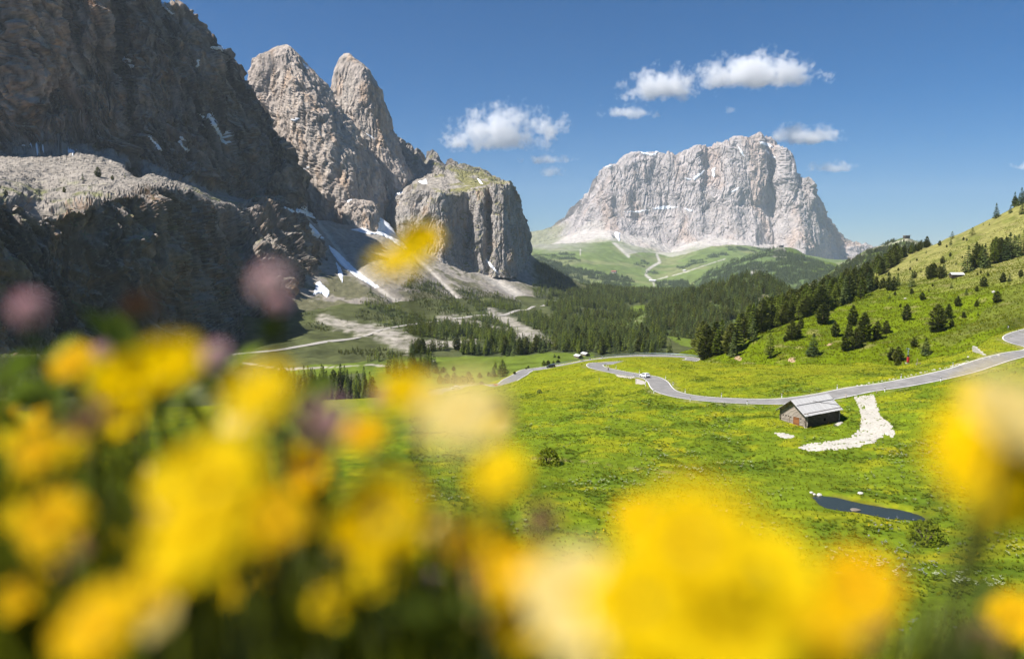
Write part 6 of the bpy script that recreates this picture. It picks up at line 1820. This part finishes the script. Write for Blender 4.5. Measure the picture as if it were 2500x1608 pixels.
pts = (a[ix] * (1 - u) + b_[ix] * u) * (1 - v) + (d_[ix] * (1 - u) + c_[ix] * u) * v
lush = fbm(pts, 11, 4, off=137); fl = fbm(pts, 8, 4, off=139); um = fbm(pts, 9, 3, off=340); bl_ = fbm(pts, 14, 3, off=350)
ppx, ppy = proj(pts)
kind_i = rs.integers(0, 3, n_)
kind_i = np.where((lush > .02) & (rs.random(n_) < .75) & (pts[:, 1] < 210), rs.integers(3, 5, n_), kind_i)
kind_i = np.where((um > .22) & (rs.random(n_) < .34) & (pts[:, 1] < 170), 5, kind_i)
kind_i = np.where((fl > .30) & (rs.random(n_) < .07), 6, kind_i)
kind_i = np.where((bl_ > .1) & (rs.random(n_) < .22) & (ppx > 2120) & (ppy > 1080), 7, kind_i)
scl = rs.uniform(.20, .42, n_) * (.75 + .5 * sstep(0, .5, lush)) * np.where(kind_i >= 5, 1.15, 1)
gn_scatter("meadow_herbs", pts, scl, rs.uniform(0, 6.28, n_), kind_i, hcol, kind="stuff", label="tufts of grass, leafy docks and small blooms all over the meadow", category="grass")

hsel = (HILLG[..., 1] < 520) & (hpx > 1660) & (hpx < 2560)
hc = hsel[:-1, :-1] & hsel[1:, 1:]
a, b_, c_, d_ = HILLG[:-1, :-1][hc], HILLG[:-1, 1:][hc], HILLG[1:, 1:][hc], HILLG[1:, :-1][hc]
area = np.linalg.norm(np.cross(b_ - a, d_ - a), axis=1) * np.clip(1.25 - a[:, 1] / 520, .2, 1)
n_ = 26000
ix = rs.choice(len(area), n_, p=area / area.sum()); u, v = rs.random((n_, 1)), rs.random((n_, 1))
pts = (a[ix] * (1 - u) + b_[ix] * u) * (1 - v) + (d_[ix] * (1 - u) + c_[ix] * u) * v
gn_scatter("hillside_grass", pts, rs.uniform(.3, .85, n_), rs.uniform(0, 6.28, n_), rs.choice([0, 1, 2, 0, 1, 2, 3], n_), hcol, kind="stuff", label="coarse grass tufts all over the right hillside", category="grass")

# a few single bushes in the meadow and on the valley grass
def bush(px, py, wpx, label, mat, names=("meadow",)):
    p = hit(px, py, *names)[0]; s = wpx / FPX * p.y
    V, F = [], []; r = random.Random(int(px))
    for _ in range(420):
        a = r.uniform(0, 6.28); zz = r.random() ** .8; rad = .5 * math.sqrt(max(.02, 1 - zz * zz)) * r.uniform(.5, 1.0) ** .5
        c = Vector((rad * math.cos(a), rad * math.sin(a), zz * .62)); d = Vector((r.uniform(-1, 1), r.uniform(-1, 1), r.uniform(-.3, 1))).normalized(); sd = d.orthogonal().normalized() * r.uniform(.025, .05); ln = r.uniform(.06, .11)
        k = len(V); V += [c, c + d * ln * .5 + sd, c + d * ln, c + d * ln * .5 - sd]; F.append((k, k + 1, k + 2, k + 3))
    e = empty("bush", p, 0, label, "bush", None, s)
    link("foliage", mesh_from("foliage", [tuple(v) for v in V], F), mat, e)
    st = MB()
    for k in range(6): st.tube([(0, 0, -.05), (.12 * math.cos(k), .12 * math.sin(k), .25), (.3 * math.cos(k), .3 * math.sin(k), .45)], [.02, .015, .006], 5)
    st.obj("stems", M_BARK, e, True)


bush(1338, 1132, 62, "dark low bush left of the yellow blooms in the middle meadow", M_TUFT); bush(1317, 960, 15, "small dark bush on the slope below the lower road", M_SPRUCE); bush(1808, 1322, 60, "dull green bush in the lower meadow below the pond", M_DOCK)
bush(2260, 1330, 95, "wide low leafy bush in the lower right meadow", M_TUFT); bush(2038, 1040, 9, "leafy green shrub against the shaded long wall of the barn", M_DOCK); bush(1905, 878, 22, "brownish shrub at the foot of the right hill by the forest corner", M_TUFT, ("hillside", "meadow"))

# ------------------------------------------------------------------ the bank the camera stands in, its grass and flowers
bx_ = np.linspace(-7, 7, 120); by_ = np.concatenate([np.linspace(-1.5, 3, 70), np.linspace(3.2, 29, 60)])
BX, BY = np.meshgrid(bx_, by_)


def bank_z(x, y):
    z = -.40 - .70 * np.maximum(y, 0) - .25 * np.minimum(y, 0)
    z = z + .33 * sstep(.15, -.45, x) * np.exp(-np.maximum(y - .3, 0) / 1.6) + .05 * np.sin(2.1 * x + .7) * np.exp(-np.maximum(y, 0) / 3)
    return np.where(y > 16, z - (y - 16) * .04, z)


BG = np.stack([BX, BY, bank_z(BX, BY)], -1)
BG[..., 2] += .03 * fbm(BG, .3, 3, off=500)
terrain("flower_bank", BG, np.broadcast_to(np.array((.085, .105, .018)), BG.shape) * (1 + .4 * fbm(BG, .15, 3, off=510))[..., None], terrain_mat("bank_soil", .1, .4, .5, .02))

VEG = ([-400, 0, 250, 500, 700, 850, 1000, 1150, 1250, 1350, 1500, 1700, 1850, 2000, 2100, 2250, 2380, 2500, 2900], [850, 860, 870, 900, 960, 1000, 1050, 1120, 1220, 1290, 1380, 1460, 1500, 1470, 1440, 1420, 1400, 1330, 1250])
M_BLADE = foliage("near_grass", (.060, .085, .006), (.235, .250, .018), .55)
V, F = [], []
rb = random.Random(77)
cnt = 0
while cnt < 12000:
    y = .34 + 1.6 * rb.random() ** 1.4; x = rb.uniform(-.85, .85) * y * 1.05 + rb.uniform(-.03, .03)
    z0 = float(bank_z(np.array(x), np.array(y))); h = rb.uniform(.16, .62)
    a = rb.uniform(0, 6.28); lean = rb.uniform(.04, .3) * h
    tip = np.array((x + lean * math.cos(a), y + lean * math.sin(a), z0 + h))
    if tip[1] < .09: continue
    tx, ty = proj(tip)
    lim = np.interp(tx, *VEG) + rb.choice((0, 20, 60, 120))
    if ty < lim or tip[1] < .12 and rb.random() < .7: continue
    w = rb.uniform(.002, .0055)
    sd = np.array((-math.sin(a + 1.2), math.cos(a + 1.2), 0)) * w
    b0 = len(V)
    for k, t_ in enumerate((0, .4, .75)):
        c0 = np.array((x + lean * math.cos(a) * t_ ** 2, y + lean * math.sin(a) * t_ ** 2, z0 + h * t_))
        V += [c0 - sd * (1 - .5 * t_), c0 + sd * (1 - .5 * t_)]
    V += [tip - sd * .05, tip + sd * .05]
    for k in range(3): F.append((b0 + 2 * k, b0 + 2 * k + 1, b0 + 2 * k + 3, b0 + 2 * k + 2))
    cnt += 1
link("meadow_grass", mesh_from("meadow_grass", V, F, True), M_BLADE, kind="stuff", label="tangle of blurred grass blades right in front of the camera", category="grass")


def petal_mat(name, c1, c2, tr=.4):
    m = foliage(name, c1, c2, tr); return m


M_YEL = petal_mat("yellow_petals", (.92, .68, .002), (.95, .74, .004), .62)
M_ORA = petal_mat("deep_yellow_petals", (.88, .56, .002), (.92, .64, .004), .55)
M_CREAM = petal_mat("cream_petals", (.92, .76, .28), (.94, .82, .46), .62)
M_PINK = petal_mat("pink_florets", (.74, .50, .54), (.88, .70, .70), .45)
M_BROWN = petal_mat("brown_florets", (.22, .12, .07), (.34, .20, .13), .3)
M_STEM = flat("stem_green", (.085, .10, .03), .7, .2, noise=30)
M_LEAF = foliage("near_leaves", (.07, .11, .012), (.17, .22, .03), .5)


def head_ray(seed, n=(17, 14, 11)):
    """composite flower of strap petals in three whorls, radius 1"""
    r = random.Random(seed); V, F = [], []
    for ring, cnt_ in enumerate(n):
        ln = (1.0, .78, .52)[ring]; up = (.06, .20, .34)[ring]
        for k in range(cnt_):
            a = 2 * math.pi * (k + r.uniform(-.2, .2)) / cnt_; l_ = ln * r.uniform(.88, 1.08); w = .17 * ln
            ca, sa = math.cos(a), math.sin(a); tz = up + r.uniform(-.06, .10)
            b = len(V)
            V += [(.10 * ca, .10 * sa, .02), (.55 * l_ * ca - w * sa, .55 * l_ * sa + w * ca, tz * .8), (.96 * l_ * ca - w * .7 * sa, .96 * l_ * sa + w * .7 * ca, tz), (l_ * ca, l_ * sa, tz * .9), (.96 * l_ * ca + w * .7 * sa, .96 * l_ * sa - w * .7 * ca, tz), (.55 * l_ * ca + w * sa, .55 * l_ * sa - w * ca, tz * .8)]
            F.append((b, b + 1, b + 2, b + 3, b + 4, b + 5))
    return np.array(V), F


def head_cup(seed):
    """globe-shaped bloom of broad overlapping petals"""
    r = random.Random(seed); V, F = [], []
    for ring, (cnt_, rad, z0, z1) in enumerate(((5, 1.0, -.15, .55), (5, .82, -.1, .7), (5, .6, 0, .75))):
        for k in range(cnt_):
            a = 2 * math.pi * (k + .5 * ring + r.uniform(-.1, .1)) / cnt_; ca, sa = math.cos(a), math.sin(a); w = rad * .55
            b = len(V)
            V += [(.12 * ca, .12 * sa, z0 - .1), (rad * .8 * ca - w * sa, rad * .8 * sa + w * ca, z0 + .3), (rad * ca - w * .8 * sa, rad * sa + w * .8 * ca, z1 * .8), (rad * .85 * ca, rad * .85 * sa, z1), (rad * ca + w * .8 * sa, rad * sa - w * .8 * ca, z1 * .8), (rad * .8 * ca + w * sa, rad * .8 * sa - w * ca, z0 + .3)]
            F.append((b, b + 1, b + 2, b + 3, b + 4, b + 5))
    return np.array(V), F


def head_ball(seed):
    """clover-like head of many small florets"""
    r = random.Random(seed); V, F = [], []
    for k in range(90):
        zc = 1 - 2 * (k + .5) / 110; a = k * 2.39996; s = math.sqrt(max(0, 1 - zc * zc))
        d = Vector((s * math.cos(a), s * math.sin(a), zc + .25)).normalized(); t_ = d.orthogonal().normalized() * .12; u_ = d.cross(t_).normalized() * .12
        c = Vector((s * math.cos(a) * .62, s * math.sin(a) * .62, zc * .62)); tip = c + d * r.uniform(.32, .48)
        b = len(V); V += [tuple(c - t_), tuple(c + u_), tuple(c + t_), tuple(tip)]; F += [(b, b + 1, b + 3), (b + 1, b + 2, b + 3), (b + 2, b, b + 3)]
    return np.array(V), F


HEADS = {"ray": [head_ray(i) for i in range(3)], "cup": [head_cup(i) for i in range(3)], "ball": [head_ball(i) for i in range(2)]}


def flower(px, py, rpx, kind, mat, label, D=.036, grp=None, tilt=None, name="wild_flower", d=None):
    d = d or D * FPX / (2 * rpx)
    c = Vector(P(px, py, d))
    rad = rpx / FPX * d * 1.02
    gz = float(bank_z(np.array(c.x), np.array(c.y + .03)))
    base = Vector((c.x + random.uniform(-.03, .03), c.y + random.uniform(.0, .05), min(gz, c.z - .08)))
    e = empty(name, base, 0, label, "flower", grp)
    V, F = random.choice(HEADS[kind])
    me = bpy.data.meshes.new("flower_head"); me.from_pydata([tuple(v * rad) for v in V], [], F); me.update()
    if kind != "ball": me.shade_smooth()
    o = link("flower_head", me, mat, e)
    tl = tilt if tilt is not None else (random.uniform(.45, .95), random.uniform(-.55, .1))
    o.location = c - base; o.rotation_euler = (tl[0], tl[1], random.uniform(-.4, .4))
    ax = Vector(c - base)
    mid = ax * .5 + Vector((random.uniform(-.03, .03), random.uniform(0, .04), 0))
    nrm = Matrix.Rotation(tl[0], 3, 'X') @ Vector((0, 0, 1))
    MB().tube([(0, 0, -.03), mid * .6, mid + ax * .12, ax - nrm * rad * .35, ax - nrm * rad * .02], [.0022, .002, .0018, .0016, .0026], 6).obj("stem", M_STEM, e, True)
    if kind == "ray" or kind == "cup":
        sep = MB()
        sep.tube([ax - nrm * rad * .36, ax - nrm * rad * .12, ax + nrm * rad * .03], [rad * .10, rad * .30, rad * .36], 9); sep.obj("calyx", M_STEM, e, True)
    for k in range(2):
        a = random.uniform(0, 6.28); ln = random.uniform(.4, 1.3) * min(.09, .22 * d); hz = random.uniform(.05, .6)
        b0 = ax * hz; dirv = Vector((math.cos(a), abs(math.sin(a)) * .8 + .1, random.uniform(.2, .8))).normalized(); sd = dirv.cross(Vector((0, 0, 1))).normalized() * ln * .14
        tpos = b0 + dirv * ln
        lm = mesh_from("leaf", [tuple(b0), tuple(b0 + dirv * ln * .35 + sd), tuple(b0 + dirv * ln * .75 + sd * .8), tuple(tpos + Vector((0, 0, -ln * .1))), tuple(b0 + dirv * ln * .75 - sd * .8), tuple(b0 + dirv * ln * .35 - sd)], [(0, 1, 2, 3, 4, 5)], True)
        link("leaf", lm, M_LEAF, e)
    return e


K = 1.0443
FL = [  # x, y, radius (2394-px grid), head, material, label
    (985, 572, 50, "cup", M_YEL, "single yellow flower held up against the bluff, upper bloom"), (930, 612, 66, "ray", M_YEL, "yellow flower against the scree slope, lower left bloom of the high pair"),
    (170, 850, 52, "ray", M_ORA, "yellow flower low against the shaded cliff at far left"), (395, 862, 78, "cup", M_YEL, "large yellow flower at left below the cliff, right of a pair"), (288, 905, 76, "cup", M_YEL, "large yellow flower at left below the cliff, left of a pair"),
    (300, 985, 52, "cup", M_YEL, "yellow flower right under the left pair"), (605, 925, 92, "ray", M_YEL, "big yellow flower left of the middle with a pale patch below it"), (565, 985, 55, "ray", M_CREAM, "pale yellow flower in front of the big yellow one left of the middle"),
    (90, 985, 46, "ray", M_ORA, "small orange-yellow flower at the left edge of the bank"), (14, 968, 34, "ray", M_ORA, "small orange-yellow flower cut by the left edge"), (125, 1222, 82, "ray", M_ORA, "yellow flower in the dark grass at lower left"),
    (500, 1130, 135, "ray", M_YEL, "huge yellow flower at lower left, upper of three overlapping"), (470, 1240, 140, "ray", M_YEL, "huge yellow flower at lower left, middle of three overlapping"), (640, 1215, 85, "ray", M_ORA, "yellow flower on the right flank of the huge lower left blooms"),
    (390, 1340, 110, "ray", M_ORA, "dim yellow flower under the huge lower left blooms"), (225, 1470, 105, "ray", M_ORA, "dim yellow flower near the bottom left corner"), (905, 1215, 105, "cup", M_YEL, "yellow flower left of the centre, upper of a pair"),
    (900, 1320, 82, "ray", M_YEL, "greenish yellow flower left of the centre, lower of a pair"), (740, 1105, 58, "cup", M_ORA, "narrow yellow flower between the big left and centre blooms"), (950, 915, 72, "ray", M_YEL, "yellow flower covering the left hairpin of the road"),
    (1075, 965, 105, "ray", M_CREAM, "cream flower right of the hairpin, the brightest of the middle"), (1150, 985, 62, "cup", M_YEL, "yellow flower on the right of the bright cream bloom"), (1165, 1110, 76, "ray", M_YEL, "yellow flower alone in front of the middle meadow"),
    (845, 1015, 60, "ray", M_ORA, "orange-yellow flower left below the bright cream bloom"), (775, 1330, 60, "ray", M_CREAM, "cream flower low between the left and centre blooms"), (1015, 1235, 42, "cup", M_CREAM, "small pale flower right of the centre pair"),
    (1620, 1270, 165, "ray", M_YEL, "enormous yellow flower at bottom centre right, upper bloom"), (1700, 1440, 170, "ray", M_YEL, "enormous yellow flower at bottom centre right, lower bloom"), (1500, 1410, 150, "ray", M_YEL, "enormous yellow flower at bottom centre, left bloom"), (1345, 1390, 135, "ray", M_CREAM, "enormous cream flower at bottom centre"), (1400, 1500, 120, "ray", M_CREAM, "cream flower at the very bottom below the enormous cream bloom"),
    (1225, 1470, 85, "cup", M_YEL, "yellow flower at the bottom left of the enormous cream bloom"), (2010, 1375, 98, "ray", M_ORA, "orange-yellow flower with dark heart at lower right"), (2370, 960, 110, "ray", M_CREAM, "huge pale yellow flower at the right edge by the road"), (2385, 1090, 125, "ray", M_YEL, "huge yellow flower at the right edge below the pale one"), (2290, 930, 60, "ray", M_YEL, "soft yellow flower left of the huge pale one at the right edge"),
    (2330, 1010, 120, "ray", M_YEL, "broad soft yellow flower filling the right edge beside the pale one"), (2350, 1190, 85, "ray", M_YEL, "yellow flower at the right edge below the huge blooms"), (1790, 1330, 120, "ray", M_YEL, "huge yellow flower right of the enormous bottom blooms"), (1560, 1530, 150, "ray", M_YEL, "enormous yellow flower cut by the bottom edge"), (2290, 1080, 120, "ray", M_YEL, "broad yellow flower left of the huge blooms at the right edge"), (1900, 1490, 115, "ray", M_ORA, "deep yellow flower at the bottom between the enormous and orange blooms"), (1190, 1330, 85, "ray", M_ORA, "deep yellow flower left of the enormous cream bloom"), (60, 1380, 70, "ray", M_ORA, "dim yellow flower at the left edge near the bottom"), (2372, 1440, 62, "ray", M_ORA, "yellow flower in the bottom right corner"), (1500, 1215, 70, "ray", M_ORA, "yellow flower above the enormous blooms in front of the green meadow")]
for x, y, r, k, m_, lab in FL:
    flower(x * K, y * K, r * K, k, m_, lab, name="yellow_flower" if m_ is not M_CREAM else "cream_flower", D=.031 if r < 120 else .038)
for x, y, r, lab in [(632, 660, 46, "pink clover head standing highest against the dark cliff"), (650, 712, 30, "lower pink clover head under the highest one"), (66, 722, 42, "pink clover head at the left edge against the cliff"), (505, 832, 38, "pale pink clover head between the yellow blooms below the cliff"), (240, 822, 28, "small pale pink clover head left of the big yellow pair"),
                     (895, 928, 30, "lilac pink clover head left of the yellow hairpin flower"), (760, 990, 62, "faded pink clover head in the middle of the left grass"), (1000, 1365, 36, "dusty pink clover head low left of the centre")]:
    flower(x * K, y * K, r * K, "ball", M_PINK, lab, D=.021, name="clover_flower")
for x, y, r, lab in [(230, 1262, 40, "brown faded flower head in the dark grass at lower left"), (1135, 1345, 55, "brown faded flower head left of the enormous blooms"), (1270, 1215, 48, "reddish brown faded flower head in front of the middle meadow"), (2020, 1450, 60, "dark brown flower heart below the lower right orange bloom"), (2300, 1500, 50, "pinkish brown faded head at the bottom right"), (330, 720, 40, "reddish brown seed head blurred against the dark cliff"), (640, 770, 32, "green bud under the pink clover against the cliff")]:
    flower(x * K, y * K, r * K, "ball", M_BROWN if "green" not in lab else M_LEAF, lab, D=.024, name="seed_head")
rf = random.Random(31)
for i in range(44):
    x = rf.uniform(0, 1250); y = rf.uniform(1020, 1560)
    flower(x, y, rf.uniform(26, 60), rf.choice(("ray", "cup")), rf.choice((M_ORA, M_YEL, M_YEL, M_YEL, M_CREAM, M_BROWN)), "small blurred bloom in the dark tangle of grass at lower left", D=.022, grp="small blooms in the lower left tangle", name="yellow_flower")
# leafy stems standing up at far left in front of the valley floor
rf = random.Random(43)
for i in range(34):
    x = rf.uniform(-60, 820); y = rf.uniform(860, 1010) + max(0, x - 400) * .12
    d = rf.uniform(.6, 1.1); c = Vector(P(x, y, d)); ln = rf.uniform(.05, .10)
    gz = float(bank_z(np.array(c.x), np.array(c.y))); base = Vector((c.x + rf.uniform(-.03, .03), c.y + .02, min(gz, c.z - .06)))
    e = empty("leafy_herb", base, 0, "tall blurred leafy stem in front of the valley at far left", "herb", "tall leafy stems at far left")
    top = c - base
    MB().tube([(0, 0, -.02), top * .5 + Vector((rf.uniform(-.02, .02), 0, 0)), top], [.002, .0018, .0012], 5).obj("stem", M_STEM, e, True)
    for k in range(6):
        h0 = top * rf.uniform(.55, 1.0); aa = rf.uniform(0, 6.28); dv = Vector((math.cos(aa), math.sin(aa) * .6, rf.uniform(.2, 1.1))).normalized(); sd = dv.cross(Vector((0, .2, 1))).normalized() * ln * .16
        link("leaf", mesh_from("leaf", [tuple(h0), tuple(h0 + dv * ln * .35 + sd), tuple(h0 + dv * ln * .75 + sd * .7), tuple(h0 + dv * ln - Vector((0, 0, ln * .12))), tuple(h0 + dv * ln * .75 - sd * .7), tuple(h0 + dv * ln * .35 - sd)], [(0, 1, 2, 3, 4, 5)], True), M_LEAF, e)
# broad leaves and stems that veil the lower corners
rf = random.Random(41)
for i in range(60):
    x = rf.choice((rf.uniform(-50, 1300), rf.uniform(-50, 1300), rf.uniform(2050, 2550))); y = rf.uniform(1000, 1650) if x < 1300 else rf.uniform(1440, 1640)
    y = max(y, float(np.interp(x, *VEG)) + 60)
    d = rf.uniform(.3, .8); c = Vector(P(x, y, d)); ln = rf.uniform(.04, .085); a = rf.uniform(-1.2, 1.2)
    gz = float(bank_z(np.array(c.x), np.array(c.y))); base = Vector((c.x, c.y + .02, min(gz, c.z - .06)))
    e = empty("leafy_herb", base, 0, "blurred leafy stem among the near grass of the bank", "herb", "leafy stems in the near grass")
    top = c - base
    MB().tube([(0, 0, -.02), top * .5, top], [.002, .0018, .0012], 5).obj("stem", M_STEM, e, True)
    for k in range(4):
        h0 = top * rf.uniform(.35, .98); aa = a + k * 1.7; dv = Vector((math.cos(aa), math.sin(aa) * .6, rf.uniform(.1, .8))).normalized(); sd = dv.cross(Vector((0, .2, 1))).normalized() * ln * .2
        link("leaf", mesh_from("leaf", [tuple(h0), tuple(h0 + dv * ln * .35 + sd), tuple(h0 + dv * ln * .75 + sd * .7), tuple(h0 + dv * ln - Vector((0, 0, ln * .12))), tuple(h0 + dv * ln * .75 - sd * .7), tuple(h0 + dv * ln * .35 - sd)], [(0, 1, 2, 3, 4, 5)], True), M_LEAF, e)
# ------------------------------------------------------------------ clouds beyond the far massif
def cloud_mat(name, dens, scale, thr):
    m = bpy.data.materials.new(name); m.use_nodes = True
    t = m.node_tree; t.nodes.clear(); N = t.nodes.new; Lk = t.links.new
    out = N("ShaderNodeOutputMaterial"); pv = N("ShaderNodeVolumePrincipled")
    pv.inputs["Color"].default_value = (.985, .985, .99, 1); pv.inputs["Anisotropy"].default_value = -.28
    tc = N("ShaderNodeTexCoord"); oi = N("ShaderNodeObjectInfo")
    ml = N("ShaderNodeMath"); ml.operation = 'MULTIPLY'; ml.inputs[1].default_value = 53.0; Lk(oi.outputs["Random"], ml.inputs[0])
    nz = N("ShaderNodeTexNoise"); nz.noise_dimensions = '4D'; nz.inputs["Scale"].default_value = scale; nz.inputs["Detail"].default_value = 7; nz.inputs["Roughness"].default_value = .60
    geo = N("ShaderNodeNewGeometry"); sc = N("ShaderNodeVectorMath"); sc.operation = 'SCALE'; sc.inputs["Scale"].default_value = 1 / 424.0
    Lk(geo.outputs["Position"], sc.inputs[0]); Lk(sc.outputs[0], nz.inputs["Vector"]); Lk(ml.outputs[0], nz.inputs["W"])
    sx = N("ShaderNodeSeparateXYZ"); Lk(tc.outputs["Object"], sx.inputs[0])
    mn = N("ShaderNodeMath"); mn.operation = 'MINIMUM'; mn.inputs[1].default_value = 0.0; Lk(sx.outputs[2], mn.inputs[0])
    mz_ = N("ShaderNodeMath"); mz_.operation = 'MULTIPLY_ADD'; mz_.inputs[1].default_value = 1.3; Lk(mn.outputs[0], mz_.inputs[0]); Lk(sx.outputs[2], mz_.inputs[2])
    cb = N("ShaderNodeCombineXYZ"); Lk(sx.outputs[0], cb.inputs[0]); Lk(sx.outputs[1], cb.inputs[1]); Lk(mz_.outputs[0], cb.inputs[2])
    ln = N("ShaderNodeVectorMath"); ln.operation = 'LENGTH'; Lk(cb.outputs[0], ln.inputs[0])
    # density = (1 - r) + noise - threshold
    sb = N("ShaderNodeMath"); sb.operation = 'SUBTRACT'; sb.inputs[0].default_value = 1.0; Lk(ln.outputs["Value"], sb.inputs[1])
    ma = N("ShaderNodeMath"); ma.operation = 'MULTIPLY_ADD'; ma.inputs[1].default_value = 2.3; Lk(nz.outputs[0], ma.inputs[0]); Lk(sb.outputs[0], ma.inputs[2])
    mr = N("ShaderNodeMapRange"); mr.inputs[1].default_value = thr; mr.inputs[2].default_value = thr + .34; mr.inputs[3].default_value = 0; mr.inputs[4].default_value = dens
    Lk(ma.outputs[0], mr.inputs[0])
    Lk(mr.outputs[0], pv.inputs["Density"]); Lk(pv.outputs[0], out.inputs["Volume"])
    return m


M_CLOUD = cloud_mat("cumulus", .0052, 1.45, 1.58)
M_WISP = cloud_mat("wisp", .0036, 1.9, 1.66)
CLOUD_D = 15500.0


def cloud(x0, x1, y0, y1, label, mat=None, lobes=None, d=CLOUD_D):
    """one closed body: several overlapping flattened lobes with a level base merged into one volume"""
    c = P((x0 + x1) / 2, (y0 + y1) / 2, d); k = d / FPX
    bm_ = bmesh.new(); bmesh.ops.create_icosphere(bm_, subdivisions=3, radius=1.0)
    me = bpy.data.meshes.new("cloud"); bm_.to_mesh(me); bm_.free()
    o = link("cloud", me, mat or M_CLOUD)
    o.location = c; w = (x1 - x0) / 2 * k; h = (y1 - y0) / 2 * k
    o.location.z -= h * .35; o.scale = (w * 1.65, w * .85, h * 2.2)
    tag(o, label, "cloud")
    return o


cloud(1120, 1330, 268, 372, "largest white cumulus cloud left of the far massif"); cloud(1066, 1160, 318, 366, "low left tail puff of the largest cumulus"); cloud(1294, 1390, 280, 334, "small white cloud right beside the largest cumulus")
cloud(1528, 1706, 170, 244, "white cloud above the left part of the far massif, left of the high pair"); cloud(1724, 1968, 138, 216, "long white cloud above the massif, right of the high pair"); cloud(1474, 1606, 252, 288, "thin wispy cloud strip below the high pair", M_WISP)
cloud(1876, 2044, 308, 352, "flat white cloud just right of the far summit"); cloud(1974, 2094, 392, 422, "small flat cloud right of the massif's shoulder", M_WISP); cloud(1270, 1400, 376, 400, "broken wispy cloud under the largest cumulus, upper streak", M_WISP); cloud(1300, 1392, 404, 434, "broken wispy cloud under the largest cumulus, lower streak", M_WISP)
cloud(2472, 2540, 392, 416, "small cloud cut by the right edge of the sky", M_WISP); cloud(1764, 1800, 250, 282, "tiny wisp below the long high cloud", M_WISP)

# ------------------------------------------------------------------ thin mountain haze
hz = MB().box((0, 6150, 345), (18000, 12500, 1650)).obj("haze", None)
hz["kind"] = "stuff"; hz["label"] = "thin pale blue mountain haze in the air"; hz["category"] = "haze"
m = bpy.data.materials.new("haze_air"); m.use_nodes = True; t = m.node_tree; t.nodes.clear()
out = t.nodes.new("ShaderNodeOutputMaterial"); pv = t.nodes.new("ShaderNodeVolumePrincipled")
pv.inputs["Color"].default_value = (.74, .87, 1.0, 1); pv.inputs["Density"].default_value = 4.3e-5; pv.inputs["Anisotropy"].default_value = .1
t.links.new(pv.outputs[0], out.inputs["Volume"]); hz.data.materials.append(m)
# ------------------------------------------------------------------ alike things told apart by their place in the row
ORD = ["first", "second", "third", "fourth", "fifth", "sixth", "seventh", "eighth", "ninth", "tenth", "eleventh", "twelfth", "13th", "14th", "15th", "16th", "17th", "18th", "19th", "20th", "21st", "22nd", "23rd", "24th", "25th", "26th", "27th", "28th", "29th", "30th"] + [f"{k}{'st' if k % 10 == 1 else 'nd' if k % 10 == 2 else 'rd' if k % 10 == 3 else 'th'}" for k in range(31, 50)]
bysame = {}
for o in scene.objects:
    if o.parent is None and "label" in o and o.get("kind") is None: bysame.setdefault(o["label"], []).append(o)
for lab, lst in bysame.items():
    if not 2 <= len(lst) <= 47 or len(lab.split()) > 13: continue
    lst.sort(key=lambda o: proj(np.array(o.location))[0])
    for i, o in enumerate(lst):
        o["label"] = lab + (", the leftmost one" if i == 0 else ", the rightmost one" if i == len(lst) - 1 else f", {ORD[i]} from left")
